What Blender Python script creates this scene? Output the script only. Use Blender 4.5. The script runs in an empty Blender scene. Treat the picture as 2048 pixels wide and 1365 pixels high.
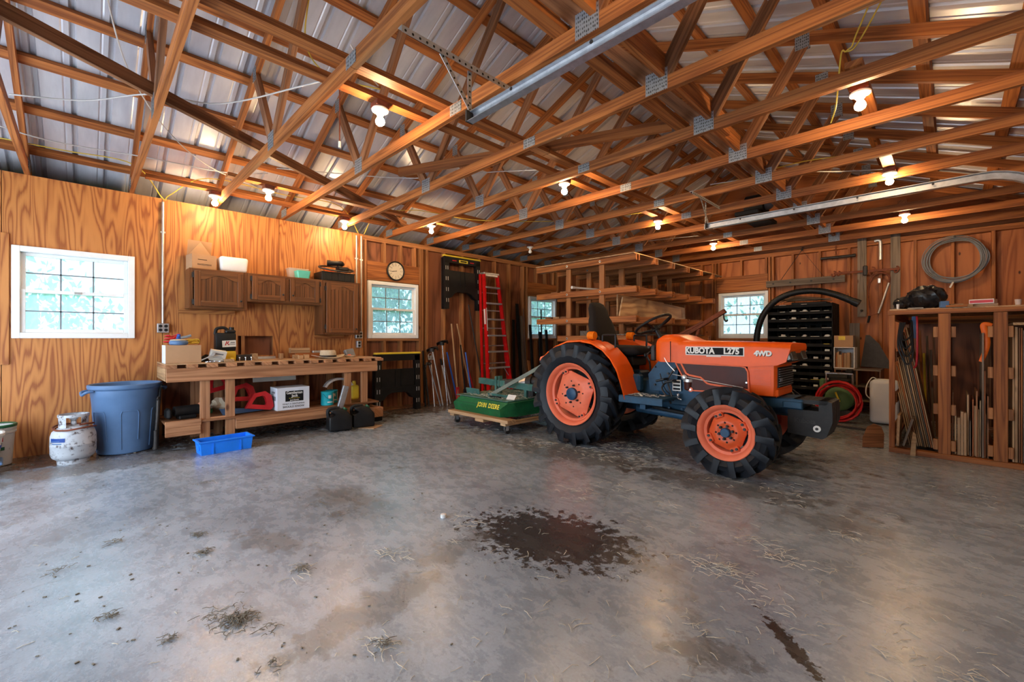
EXPO, SKY, SUN, DOORX0, DOORX1 = 1.25, 3.0, 9, -5.9, -.7
import bpy, bmesh, math, random
from mathutils import Vector as V, Matrix, Euler
random.seed(7)
SC = bpy.context.scene
COL = SC.collection
pi = math.pi
def R(d): return math.radians(d)

# ------------------------------------------------------------------ camera maths (photo pixel -> point on a known plane)
FPX, HOR, CH = 865.0, 677.0, 1.15
CA, SA = 0.7026, 0.7116
def ray(u, v):
    r = (u-1024)/FPX
    return V((r*CA-SA, r*SA+CA, (HOR-v)/FPX))
def atx(u, v, x): d = ray(u, v); return V((0, 0, CH))+d*(x/d.x)
def aty(u, v, y): d = ray(u, v); return V((0, 0, CH))+d*(y/d.y)
def atz(u, v, z): d = ray(u, v); return V((0, 0, CH))+d*((z-CH)/d.z)

# ------------------------------------------------------------------ mesh builder
def basis(x, up=(0, 0, 1)):
    x = V(x).normalized(); up = V(up)
    if abs(x.dot(up.normalized())) > .999: up = V((0, 1, 0)) if abs(x.y) < .9 else V((1, 0, 0))
    y = up.cross(x).normalized(); z = x.cross(y)
    m = Matrix((x, y, z)).transposed().to_4x4()
    return m

class MB:
    def __init__(s):
        s.bm = bmesh.new(); s.uv = s.bm.loops.layers.uv.new('grain'); s.mi = 0
    def face(s, vs, uvs=None):
        try: f = s.bm.faces.new(vs)
        except ValueError: return None
        f.material_index = s.mi
        if uvs:
            for l, q in zip(f.loops, uvs): l[s.uv].uv = q
        return f
    def box(s, c, d, rot=None, M=None, ax=None, off=None, bev=0, seg=1):
        """box centred at c with dimensions d; grain runs along its longest side"""
        m = Matrix.Translation(V(c))
        if rot: m = m @ Euler(rot).to_matrix().to_4x4()
        if M is not None: m = M @ m
        a = ax if ax is not None else max(range(3), key=lambda i: d[i])
        b, e = [(1, 2), (0, 2), (0, 1)][a]
        o = off if off is not None else (random.uniform(0, 40), random.uniform(0, 40))
        P = {}
        for i in (0, 1):
            for j in (0, 1):
                for k in (0, 1):
                    p = V(((i-.5)*d[0], (j-.5)*d[1], (k-.5)*d[2]))
                    P[i, j, k] = (s.bm.verts.new(m @ p), p)
        F = [((0,0,0),(0,0,1),(0,1,1),(0,1,0)), ((1,0,0),(1,1,0),(1,1,1),(1,0,1)),
             ((0,0,0),(1,0,0),(1,0,1),(0,0,1)), ((0,1,0),(0,1,1),(1,1,1),(1,1,0)),
             ((0,0,0),(0,1,0),(1,1,0),(1,0,0)), ((0,0,1),(1,0,1),(1,1,1),(0,1,1))]
        fs = []
        for q in F:
            vs = [P[t][0] for t in q]
            fs.append(s.face(vs, [(P[t][1][a]+o[0], P[t][1][b]+P[t][1][e]*1.01+o[1]) for t in q]))
        if bev:
            es = {ed for f in fs for ed in f.edges}
            bmesh.ops.bevel(s.bm, geom=list(es), offset=bev, segments=seg, affect='EDGES', profile=.5)
        return s
    def beam(s, p0, p1, w, t, up=(0, 0, 1), off=None, bev=0):
        """bar from p0 to p1: w across, t along up"""
        p0, p1 = V(p0), V(p1)
        m = basis(p1-p0, up); m.translation = (p0+p1)/2
        return s.box((0, 0, 0), ((p1-p0).length, w, t), M=m, ax=0, off=off, bev=bev)
    def ring(s, pts): return [s.bm.verts.new(p) for p in pts]
    def skin(s, rings, closed=True, caps=True, loop=False):
        n = len(rings[0])
        idx = list(range(len(rings)))
        prs = list(zip(idx[:-1], idx[1:]))+([(idx[-1], 0)] if loop else [])
        o = random.uniform(0, 30)
        for a, b in prs:
            for j in range(n if closed else n-1):
                k = (j+1) % n
                s.face([rings[a][j], rings[a][k], rings[b][k], rings[b][j]],
                       [(a*.1+o, j*.02), (a*.1+o, (j+1)*.02), (a*.1+.1+o, (j+1)*.02), (a*.1+.1+o, j*.02)])
        if caps and closed and not loop:
            s.face(rings[0][::-1]); s.face(rings[-1])
        return s
    def cyl(s, p0, p1, r0, r1=None, seg=14, caps=True):
        r1 = r0 if r1 is None else r1
        p0, p1 = V(p0), V(p1); m = basis(p1-p0).to_3x3()
        L = (p1-p0).length; o = random.uniform(0, 30)
        rg = []
        for p, r in ((p0, r0), (p1, r1)):
            rg.append(s.ring([p+m @ V((0, r*math.cos(2*pi*i/seg), r*math.sin(2*pi*i/seg))) for i in range(seg)]))
        for j in range(seg):
            k = (j+1) % seg; w = 2*pi*r0/seg
            s.face([rg[0][j], rg[0][k], rg[1][k], rg[1][j]], [(o, j*w), (o, (j+1)*w), (o+L, (j+1)*w), (o+L, j*w)])
        if caps: s.face(rg[0][::-1]); s.face(rg[1])
        return s
    def lathe(s, prof, M=None, seg=32, a0=0, a1=2*pi, caps=False):
        """profile of (radius, height) turned about local z"""
        M = M or Matrix.Identity(4)
        full = abs(a1-a0-2*pi) < 1e-6
        n = seg if full else seg+1
        rings = []
        for r, z in prof:
            rings.append(s.ring([M @ V((r*math.cos(a0+(a1-a0)*i/seg), r*math.sin(a0+(a1-a0)*i/seg), z)) for i in range(n)]))
        s.skin(rings, closed=full, caps=caps)
        return s
    def tube(s, pts, r, seg=8, closed=False, sm=0):
        pts = [V(p) for p in pts]
        if sm: pts = spline(pts, sm, closed)
        rings = []; n = len(pts); nrm = None
        for i, p in enumerate(pts):
            a = pts[i-1] if (i > 0 or closed) else p
            b = pts[(i+1) % n] if (i < n-1 or closed) else p
            t = (b-a).normalized() if (b-a).length > 1e-9 else V((0, 0, 1))
            if nrm is None:
                nrm = t.cross(V((0, 0, 1)));
                if nrm.length < .1: nrm = t.cross(V((1, 0, 0)))
            nrm = (nrm-t*nrm.dot(t)).normalized(); bn = t.cross(nrm)
            rr = r(i/(n-1)) if callable(r) else r
            rings.append(s.ring([p+nrm*rr*math.cos(2*pi*j/seg)+bn*rr*math.sin(2*pi*j/seg) for j in range(seg)]))
        return s.skin(rings, loop=closed)
    def sphere(s, c, r, sc=(1, 1, 1), seg=16, rot=None):
        m = Matrix.Translation(V(c))
        if rot: m = m @ Euler(rot).to_matrix().to_4x4()
        m = m @ Matrix.Diagonal((r*sc[0], r*sc[1], r*sc[2], 1))
        q = bmesh.ops.create_uvsphere(s.bm, u_segments=seg, v_segments=max(6, seg//2), radius=1, matrix=m)
        for v in q['verts']:
            for f in v.link_faces: f.material_index = s.mi
        return s
    def prism(s, poly, h, M=None, uvs=1):
        """polygon in local xy extruded from z=0 to z=h"""
        M = M or Matrix.Identity(4)
        a = s.ring([M @ V((x, y, 0)) for x, y in poly]); b = s.ring([M @ V((x, y, h)) for x, y in poly])
        o = random.uniform(0, 30); n = len(poly)
        q = [(x+o, y+o) for x, y in poly]
        f = s.face(a[::-1], q[::-1]); s.face(b, q)
        for j in range(n):
            k = (j+1) % n
            s.face([a[j], a[k], b[k], b[j]], [q[j], q[k], (q[k][0], q[k][1]+h), (q[j][0], q[j][1]+h)])
        return s
    def quad(s, pts, uvs=None):
        s.face([s.bm.verts.new(V(p)) for p in pts], uvs or [(0, 0), (1, 0), (1, 1), (0, 1)]); return s
    def disp(s, fn):
        for v in s.bm.verts: v.co = fn(v.co.copy())
        return s
    def build(s, name, mat, parent=None, W=False, sharp=35, fix=True):
        if fix: bmesh.ops.recalc_face_normals(s.bm, faces=s.bm.faces)
        me = bpy.data.meshes.new(name)
        if W and parent is not None:
            s.bm.transform(world(parent).inverted())
        s.bm.to_mesh(me); s.bm.free()
        for m in (mat if isinstance(mat, (list, tuple)) else [mat]): me.materials.append(m)
        me.polygons.foreach_set('use_smooth', [True]*len(me.polygons))
        me.set_sharp_from_angle(angle=R(sharp))
        o = bpy.data.objects.new(name, me); COL.objects.link(o)
        if parent is not None: o.parent = parent
        return o

def world(o):
    m = Matrix.LocRotScale(o.location, o.rotation_euler, o.scale)
    return world(o.parent) @ m if o.parent else m
def spline(pts, n=6, closed=False):
    out = []; k = len(pts)
    rng = range(k if closed else k-1)
    for i in rng:
        p0 = pts[i-1] if (i > 0 or closed) else pts[i]
        p1 = pts[i]; p2 = pts[(i+1) % k]
        p3 = pts[(i+2) % k] if (i+2 < k or closed) else p2
        for j in range(n):
            t = j/n
            out.append(.5*((2*p1)+(p2-p0)*t+(2*p0-5*p1+4*p2-p3)*t*t+(3*p1-p0-3*p2+p3)*t**3))
    if not closed: out.append(pts[-1])
    return out

def tag(o, label, cat, group=None):
    o['label'] = label; o['category'] = cat
    if group: o['group'] = group
    return o
def thing(name, label, cat, loc=(0, 0, 0), rz=0, group=None, rot=None):
    o = bpy.data.objects.new(name, None); COL.objects.link(o)
    o.empty_display_size = .1
    o.location = loc; o.rotation_euler = rot if rot else (0, 0, rz)
    return tag(o, label, cat, group)
def struct(o): o['kind'] = 'structure'; return o
def sempty(name, loc=(0, 0, 0), rz=0):
    o = bpy.data.objects.new(name, None); COL.objects.link(o); o.location = loc; o.rotation_euler = (0, 0, rz)
    return struct(o)
def dup(root, loc, rz=None, label=None):
    """copy of a thing with copies of its parts and sub-parts"""
    r = root.copy(); COL.objects.link(r); r.location = loc
    if rz is not None: r.rotation_euler = (0, 0, rz)
    if label: r['label'] = label
    def kids(a, b):
        for ch in list(a.children):
            c = ch.copy(); COL.objects.link(c); c.parent = b; kids(ch, c)
    kids(root, r)
    return r
def solo(mb, name, mat, label, cat, loc=(0, 0, 0), rz=0, group=None, W=False, rot=None):
    """a thing that is a single mesh"""
    if W:
        for v in mb.bm.verts: v.co -= V(loc)
    o = mb.build(name, mat)
    o.location = loc; o.rotation_euler = rot if rot else (0, 0, rz)
    return tag(o, label, cat, group)
def text(body, size, mat, name, parent, loc, rot, ext=.001, bold=0, sx=1, align='CENTER', sp=1, shear=0):
    cu = bpy.data.curves.new(name, 'FONT'); cu.body = body; cu.size = size; cu.extrude = ext
    cu.offset = bold; cu.align_x = align; cu.align_y = 'CENTER'; cu.space_character = sp; cu.shear = shear
    cu.resolution_u = 3
    t = bpy.data.objects.new(name, cu); COL.objects.link(t)
    dg = bpy.context.evaluated_depsgraph_get(); dg.update()
    me = bpy.data.meshes.new_from_object(t.evaluated_get(dg))
    bpy.data.objects.remove(t); bpy.data.curves.remove(cu)
    me.materials.clear(); me.materials.append(mat)
    o = bpy.data.objects.new(name, me); COL.objects.link(o)
    o.location = loc; o.rotation_euler = rot; o.scale = (sx, 1, 1); o.parent = parent
    return o

# ------------------------------------------------------------------ materials
def newmat(name):
    m = bpy.data.materials.new(name); m.use_nodes = True
    nt = m.node_tree; b = nt.nodes['Principled BSDF']
    return m, nt, b
def nd(nt, t, **kw):
    n = nt.nodes.new(t)
    for k, v in kw.items():
        if k[0] == 'i' and k[1:].isdigit(): n.inputs[int(k[1:])].default_value = v
        elif k in n.inputs.keys() if False else False: pass
        else: setattr(n, k, v)
    return n
def ramp(nt, fac, stops):
    r = nt.nodes.new('ShaderNodeValToRGB'); e = r.color_ramp.elements
    while len(e) < len(stops): e.new(.5)
    for el, (p, c) in zip(e, stops):
        el.position = p; el.color = (*c, 1) if len(c) == 3 else c
    nt.links.new(fac, r.inputs[0]); return r.outputs[0]
def mathn(nt, op, a, b=None, clamp=False):
    n = nt.nodes.new('ShaderNodeMath'); n.operation = op; n.use_clamp = clamp
    for i, q in enumerate((a, b)):
        if q is None: continue
        if isinstance(q, (int, float)): n.inputs[i].default_value = q
        else: nt.links.new(q, n.inputs[i])
    return n.outputs[0]
def mixc(nt, fac, a, b, mode='MIX'):
    n = nt.nodes.new('ShaderNodeMix'); n.data_type = 'RGBA'; n.blend_type = mode
    for i, q in ((0, fac), (6, a), (7, b)):
        if isinstance(q, (int, float)): n.inputs[i].default_value = q
        elif isinstance(q, tuple): n.inputs[i].default_value = (*q, 1)
        else: nt.links.new(q, n.inputs[i])
    return n.outputs[2]
def noise(nt, vec, scale, detail=3, rough=.55, dist=0):
    n = nt.nodes.new('ShaderNodeTexNoise')
    n.inputs['Scale'].default_value = scale; n.inputs['Detail'].default_value = detail
    n.inputs['Roughness'].default_value = rough; n.inputs['Distortion'].default_value = dist
    if vec is not None: nt.links.new(vec, n.inputs['Vector'])
    return n.outputs[0]
def mapping(nt, vec, scale=(1, 1, 1), loc=(0, 0, 0), rot=(0, 0, 0)):
    n = nt.nodes.new('ShaderNodeMapping'); nt.links.new(vec, n.inputs[0])
    n.inputs['Scale'].default_value = scale; n.inputs['Location'].default_value = loc; n.inputs['Rotation'].default_value = rot
    return n.outputs[0]
def bump(nt, b, h, strength=.2, dist=.01):
    n = nt.nodes.new('ShaderNodeBump'); n.inputs['Strength'].default_value = strength; n.inputs['Distance'].default_value = dist
    nt.links.new(h, n.inputs['Height']); nt.links.new(n.outputs[0], b.inputs['Normal'])
def coordsys(nt, which='Object'):
    return nt.nodes.new('ShaderNodeTexCoord').outputs[which]

def paint(name, col, rough=.5, metal=0, var=.12, scale=9, bmp=0, dirt=None, dirt_amt=.5, spec=.3, coat=0):
    m, nt, b = newmat(name)
    co = coordsys(nt)
    n = noise(nt, co, scale, 4, .6)
    c0 = tuple(max(0, c*(1-var)) for c in col); c1 = tuple(min(1, c*(1+var)) for c in col)
    c = ramp(nt, n, [(.3, c0), (.7, c1)])
    if dirt:
        n2 = noise(nt, co, scale*2.3, 6, .7)
        f = ramp(nt, n2, [(dirt_amt, (0, 0, 0)), (min(1, dirt_amt+.12), (1, 1, 1))])
        c = mixc(nt, f, c, dirt)
    nt.links.new(c, b.inputs['Base Color'])
    rr = ramp(nt, n, [(.2, (rough*.85,)*3), (.8, (min(1, rough*1.15),)*3)])
    nt.links.new(rr, b.inputs['Roughness'])
    b.inputs['Metallic'].default_value = metal
    b.inputs['Specular IOR Level'].default_value = spec
    b.inputs['Coat Weight'].default_value = coat
    if bmp: bump(nt, b, noise(nt, co, scale*5, 4), bmp, .004)
    return m

def wood(name, dark, light, knot=True, rough=.6, ring=5, gray=0, kn=(.10, .035, .015)):
    m, nt, b = newmat(name)
    uv = nt.nodes.new('ShaderNodeUVMap'); uv.uv_map = 'grain'; uv = uv.outputs[0]
    warp = noise(nt, mapping(nt, uv, (1.3, 9, 1)), 1, 2, .5)
    big = noise(nt, mapping(nt, uv, (.55, 15, 1)), 1, 2, .5, .4)
    rings = mathn(nt, 'PINGPONG', mathn(nt, 'MULTIPLY', big, ring), .5)
    fine = noise(nt, mapping(nt, uv, (3, 160, 1)), 1, 3, .6)
    f = mathn(nt, 'ADD', mathn(nt, 'MULTIPLY', rings, 1.15), mathn(nt, 'MULTIPLY', fine, .62))
    c = ramp(nt, f, [(.15, light), (.62, tuple((a+d)/2 for a, d in zip(light, dark))), (.9, dark)])
    tone = ramp(nt, warp, [(.3, (.80, .78, .76)), (.7, (1.08, 1.06, 1.04))])
    c = mixc(nt, 1, c, tone, 'MULTIPLY')
    if knot:
        vo = nt.nodes.new('ShaderNodeTexVoronoi'); vo.feature = 'F1'
        vo.inputs['Scale'].default_value = 1
        nt.links.new(mapping(nt, uv, (2.0, 4.6, 1)), vo.inputs['Vector'])
        k = ramp(nt, vo.outputs['Distance'], [(.045, (1, 1, 1)), (.10, (0, 0, 0))])
        c = mixc(nt, k, c, kn)
    oi = nt.nodes.new('ShaderNodeObjectInfo')
    hs = nt.nodes.new('ShaderNodeHueSaturation')
    nt.links.new(ramp(nt, oi.outputs['Random'], [(0, (.82,)*3), (1, (1.12,)*3)]), hs.inputs['Value'])
    nt.links.new(c, hs.inputs['Color'])
    nt.links.new(hs.outputs[0], b.inputs['Base Color'])
    b.inputs['Roughness'].default_value = rough
    b.inputs['Specular IOR Level'].default_value = .3
    bump(nt, b, fine, .15, .003)
    return m

def plywood(name, dark, light, sc=(.55, 2.6), n=15, rough=.5, knots=False):
    m, nt, b = newmat(name)
    uv = nt.nodes.new('ShaderNodeUVMap'); uv.uv_map = 'grain'; uv = uv.outputs[0]
    big = noise(nt, mapping(nt, uv, (*sc, 1)), 1, 2.2, .42, .5)
    rings = mathn(nt, 'PINGPONG', mathn(nt, 'MULTIPLY', big, n), .5)
    fine = noise(nt, mapping(nt, uv, (2.5, 120, 1)), 1, 3, .6)
    f = mathn(nt, 'ADD', rings, mathn(nt, 'MULTIPLY', mathn(nt, 'SUBTRACT', fine, .5), .55))
    mid = tuple(a*.6+d*.4 for a, d in zip(light, dark))
    c = ramp(nt, f, [(.06, dark), (.2, mid), (.42, light)])
    tone = ramp(nt, noise(nt, mapping(nt, uv, (.8, 1.1, 1)), 1, 2), [(.3, (.84, .82, .80)), (.7, (1.1, 1.1, 1.1))])
    c = mixc(nt, 1, c, tone, 'MULTIPLY')
    if knots:
        vo = nt.nodes.new('ShaderNodeTexVoronoi'); vo.inputs['Scale'].default_value = 1
        nt.links.new(mapping(nt, uv, (3.2, 6.5, 1)), vo.inputs['Vector'])
        c = mixc(nt, ramp(nt, vo.outputs['Distance'], [(.05, (1, 1, 1)), (.1, (0, 0, 0))]), c, (.07, .025, .012))
    nt.links.new(c, b.inputs['Base Color'])
    b.inputs['Roughness'].default_value = rough
    b.inputs['Specular IOR Level'].default_value = .35
    bump(nt, b, fine, .12, .003)
    return m

def emit(name, col, st):
    m, nt, b = newmat(name)
    b.inputs['Emission Color'].default_value = (*col, 1); b.inputs['Emission Strength'].default_value = st
    b.inputs['Base Color'].default_value = (1, 1, 1, 1)
    return m

M = {}
M['lumber'] = wood('fir lumber', (.20, .058, .015), (.47, .170, .046))
M['lumber_old'] = wood('aged fir lumber', (.15, .058, .024), (.36, .165, .075))
M['stud'] = wood('stud lumber', (.25, .095, .035), (.48, .215, .080))
M['bench'] = wood('bench lumber', (.27, .115, .052), (.50, .25, .125))
M['pale'] = wood('pale lumber', (.32, .18, .09), (.58, .37, .2), ring=4)
M['graywood'] = wood('weathered board', (.10, .075, .055), (.24, .18, .135))
M['ply'] = plywood('wall plywood', (.28, .088, .026), (.50, .205, .060), (.44, 4.0), 19)
M['sheath'] = plywood('wall sheathing', (.15, .050, .024), (.27, .098, .046), (.5, 4), 7, .6)
M['sheath_b'] = plywood('knotty sheathing', (.30, .088, .026), (.46, .155, .05), (.5, 4), 6, .6, True)
M['plysheet'] = plywood('shop plywood', (.34, .19, .10), (.55, .36, .2), (.5, 3), 9, .6)
M['cab'] = wood('stained cabinet wood', (.105, .038, .013), (.215, .080, .028), rough=.38, kn=(.02, .008, .004))
M['cab_d'] = wood('dark cabinet groove', (.015, .006, .003), (.03, .012, .006), knot=False)
M['galv'] = paint('galvanised steel', (.42, .43, .46), .38, .75, .18, 25)
M['alu'] = paint('aluminium', (.62, .62, .63), .35, .7, .1, 20)
M['chrome'] = paint('bright metal', (.7, .7, .72), .22, .9, .08, 12)
M['conduit'] = paint('conduit metal', (.55, .52, .50), .35, .6, .1, 20)
M['white'] = paint('white vinyl', (.78, .79, .80), .4, 0, .05, 6)
M['porcelain'] = paint('porcelain', (.85, .84, .80), .25, 0, .03, 6)
M['black'] = paint('black plastic', (.007, .007, .008), .45, 0, .3, 12)
M['blackm'] = paint('black matte', (.005, .005, .0055), .75, 0, .3, 12)
M['grayp'] = paint('grey plastic', (.20, .21, .23), .5, 0, .15, 10)
M['yellow'] = paint('yellow plastic', (.72, .52, .04), .45, 0, .1, 10)
M['cordy'] = paint('yellow cord', (.62, .44, .06), .5, 0, .1, 10)
M['cordw'] = paint('grey cable', (.52, .50, .48), .5, 0, .1, 10)
M['red'] = paint('red plastic', (.45, .012, .018), .38, 0, .15, 10)
M['ladder'] = paint('red fibreglass', (.46, .006, .006), .4, 0, .18, 14, dirt=(.55, .4, .35), dirt_amt=.72)
M['rust'] = paint('rusty steel', (.17, .05, .025), .75, .1, .4, 22, bmp=.2)
M['weight'] = paint('cast weight', (.022, .021, .021), .62, .1, .4, 14, bmp=.3)
M['iron'] = paint('dark iron', (.045, .04, .038), .55, .5, .3, 18)
M['gunk'] = paint('greasy black', (.010, .0095, .010), .6, .1, .5, 18, bmp=.2)
M['blue'] = paint('blue bin plastic', (.012, .20, .85), .4, 0, .1, 8)
M['slate'] = paint('slate blue plastic', (.085, .16, .30), .48, 0, .1, 5, bmp=.05)
M['teal'] = paint('teal plastic', (.13, .55, .42), .4, 0, .1, 8)
M['canteal'] = paint('teal can paint', (.015, .34, .40), .35, 0, .12, 10)
M['card'] = paint('cardboard', (.43, .25, .135), .8, 0, .08, 6)
M['cardw'] = paint('white carton', (.62, .64, .70), .6, 0, .05, 5)
M['paper'] = paint('paper', (.66, .63, .57), .7, 0, .08, 8)
M['ink'] = paint('black ink', (.008, .008, .009), .6, 0, .1, 8, spec=.12)
M['orange'] = paint('tractor orange paint', (.74, .095, .006), .33, 0, .10, 5, dirt=(.45, .09, .02), dirt_amt=.66, coat=0, spec=.22)
M['salmon'] = paint('faded orange wheel paint', (.76, .17, .085), .45, 0, .10, 9, dirt=(.42, .10, .05), dirt_amt=.68)
M['wheelorange'] = paint('orange wheel paint', (.68, .10, .028), .42, 0, .14, 9, dirt=(.30, .06, .03), dirt_amt=.68)
M['tblue'] = paint('tractor blue paint', (.014, .052, .10), .5, .05, .3, 14, bmp=.1, dirt=(.06, .05, .045), dirt_amt=.62)
M['hubblue'] = paint('hub blue paint', (.014, .055, .12), .42, 0, .25, 14)
M['tire'] = paint('tyre rubber', (.0095, .0115, .016), .50, 0, .35, 14, bmp=.12, dirt=(.015, .016, .019), dirt_amt=.6, spec=.3)
M['amber'] = paint('amber lens', (.75, .20, .01), .2, 0, .1, 8)
M['seat'] = paint('black seat cloth', (.008, .006, .006), .9, 0, .25, 60, bmp=.15)
M['jdgreen'] = paint('green deck paint', (.010, .105, .035), .4, 0, .3, 7, dirt=(.045, .05, .05), dirt_amt=.60)
M['jdtop'] = paint('worn green deck', (.055, .15, .13), .45, .1, .25, 9, dirt=(.22, .18, .13), dirt_amt=.56)
M['jddark'] = paint('worn dark deck side', (.03, .035, .036), .5, .2, .4, 9)
M['hoseRed'] = paint('red hose rubber', (.42, .004, .008), .35, 0, .1, 8)
M['straw'] = paint('hay straw', (.58, .53, .43), .8, 0, .25, 30)
M['strawd'] = paint('dark hay', (.17, .145, .11), .85, 0, .3, 30)
M['hat'] = paint('straw hat weave', (.52, .42, .30), .75, 0, .12, 60, bmp=.2)
M['tankw'] = paint('chipped white tank paint', (.46, .48, .52), .5, 0, .08, 8, dirt=(.07, .045, .04), dirt_amt=.52, spec=.2)
M['bucket'] = paint('white bucket plastic', (.52, .51, .48), .45, 0, .08, 8, dirt=(.2, .17, .13), dirt_amt=.6)
M['green'] = paint('green plastic', (.02, .10, .045), .4, 0, .15, 8)
M['gcomp'] = paint('green tank paint', (.10, .20, .09), .45, 0, .2, 10)
M['beltsand'] = paint('sanding disc', (.55, .20, .10), .8, 0, .1, 20)
M['bluepole'] = paint('blue pole paint', (.02, .10, .42), .35, 0, .1, 8)
M['orangeh'] = paint('orange handle', (.80, .14, .012), .5, 0, .06, 8)
M['ivory'] = paint('ivory letters', (.72, .70, .66), .5, 0, .05, 8)
M['goldl'] = paint('yellow letters', (.75, .60, .06), .5, 0, .1, 30, dirt=(.02, .10, .04), dirt_amt=.60)
M['smoke'] = paint('smoked brown panel', (.055, .014, .010), .4, 0, .25, 6, spec=.15)
M['clearbin'] = paint('cloudy plastic tub', (.52, .40, .34), .3, 0, .1, 6)
M['bag'] = paint('black bag', (.010, .010, .012), .28, 0, .3, 10)
M['boomtan'] = paint('greenish pole paint', (.16, .17, .13), .55, .1, .2, 14)
M['leaf'] = paint('leaf green', (.09, .24, .10), .6, 0, .4, 3)
M['bark'] = paint('bark', (.10, .07, .05), .9, 0, .3, 10)
M['label_b'] = paint('blue label', (.01, .05, .25), .5, 0, .1, 8)
M['clockface'] = paint('clock face', (.62, .55, .44), .5, 0, .05, 5)
M['headlamp'] = paint('headlamp glass', (.09, .085, .08), .12, .4, .2, 10)
M['bulb'] = emit('lit bulb', (1.0, .68, .36), 260)
M['bulboff'] = paint('unlit bulb glass', (.8, .8, .78), .15, 0, .02, 5)

def gusset():
    m, nt, b = newmat('toothed nail plate')
    vo = nt.nodes.new('ShaderNodeTexVoronoi'); vo.inputs['Scale'].default_value = 1; vo.inputs['Randomness'].default_value = .25
    nt.links.new(mapping(nt, coordsys(nt), (75, 1, 42)), vo.inputs['Vector'])
    c = ramp(nt, vo.outputs['Distance'], [(.22, (.05, .048, .045)), (.4, (.32, .33, .35))])
    nt.links.new(c, b.inputs['Base Color']); b.inputs['Roughness'].default_value = .45; b.inputs['Metallic'].default_value = .5
    return m
M['gusset'] = gusset()
# window glass: grimy pane that scatters part of the daylight
def glass(name, dirt, t):
    m, nt, b = newmat(name); nt.nodes.remove(b)
    out = nt.nodes['Material Output']
    tr = nd(nt, 'ShaderNodeBsdfTransparent'); tr.inputs[0].default_value = (.86*t, .95*t, .98*t, 1)
    tl = nd(nt, 'ShaderNodeBsdfTranslucent'); tl.inputs[0].default_value = (.60*t, .82*t, .95*t, 1)
    gl = nd(nt, 'ShaderNodeBsdfGlossy'); gl.inputs['Roughness'].default_value = .1
    mx = nd(nt, 'ShaderNodeMixShader'); m2 = nd(nt, 'ShaderNodeMixShader')
    n = noise(nt, mapping(nt, coordsys(nt), (9, 9, 5)), 2.5, 6, .72)
    f = ramp(nt, n, [(.25, (dirt*.7,)*3), (.75, (min(1, dirt*1.35),)*3)])
    nt.links.new(f, mx.inputs[0]); nt.links.new(tr.outputs[0], mx.inputs[1]); nt.links.new(tl.outputs[0], mx.inputs[2])
    m2.inputs[0].default_value = .05
    nt.links.new(mx.outputs[0], m2.inputs[1]); nt.links.new(gl.outputs[0], m2.inputs[2])
    nt.links.new(m2.outputs[0], out.inputs[0])
    return m
M['glass'] = glass('grimy window glass', .30, .62)
M['glassw'] = glass('hazy window glass', .42, .85)

# ribbed roof sheet seen from below
def roofmat():
    m, nt, b = newmat('painted roof sheet')
    co = coordsys(nt)
    n = noise(nt, mapping(nt, co, (1.2, 5, 1.2)), 1.3, 4, .6)
    c = ramp(nt, n, [(.3, (.46, .46, .51)), (.7, (.64, .64, .68))])
    nt.links.new(c, b.inputs['Base Color'])
    b.inputs['Roughness'].default_value = .34; b.inputs['Metallic'].default_value = .25
    return m
M['roof'] = roofmat()

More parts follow.
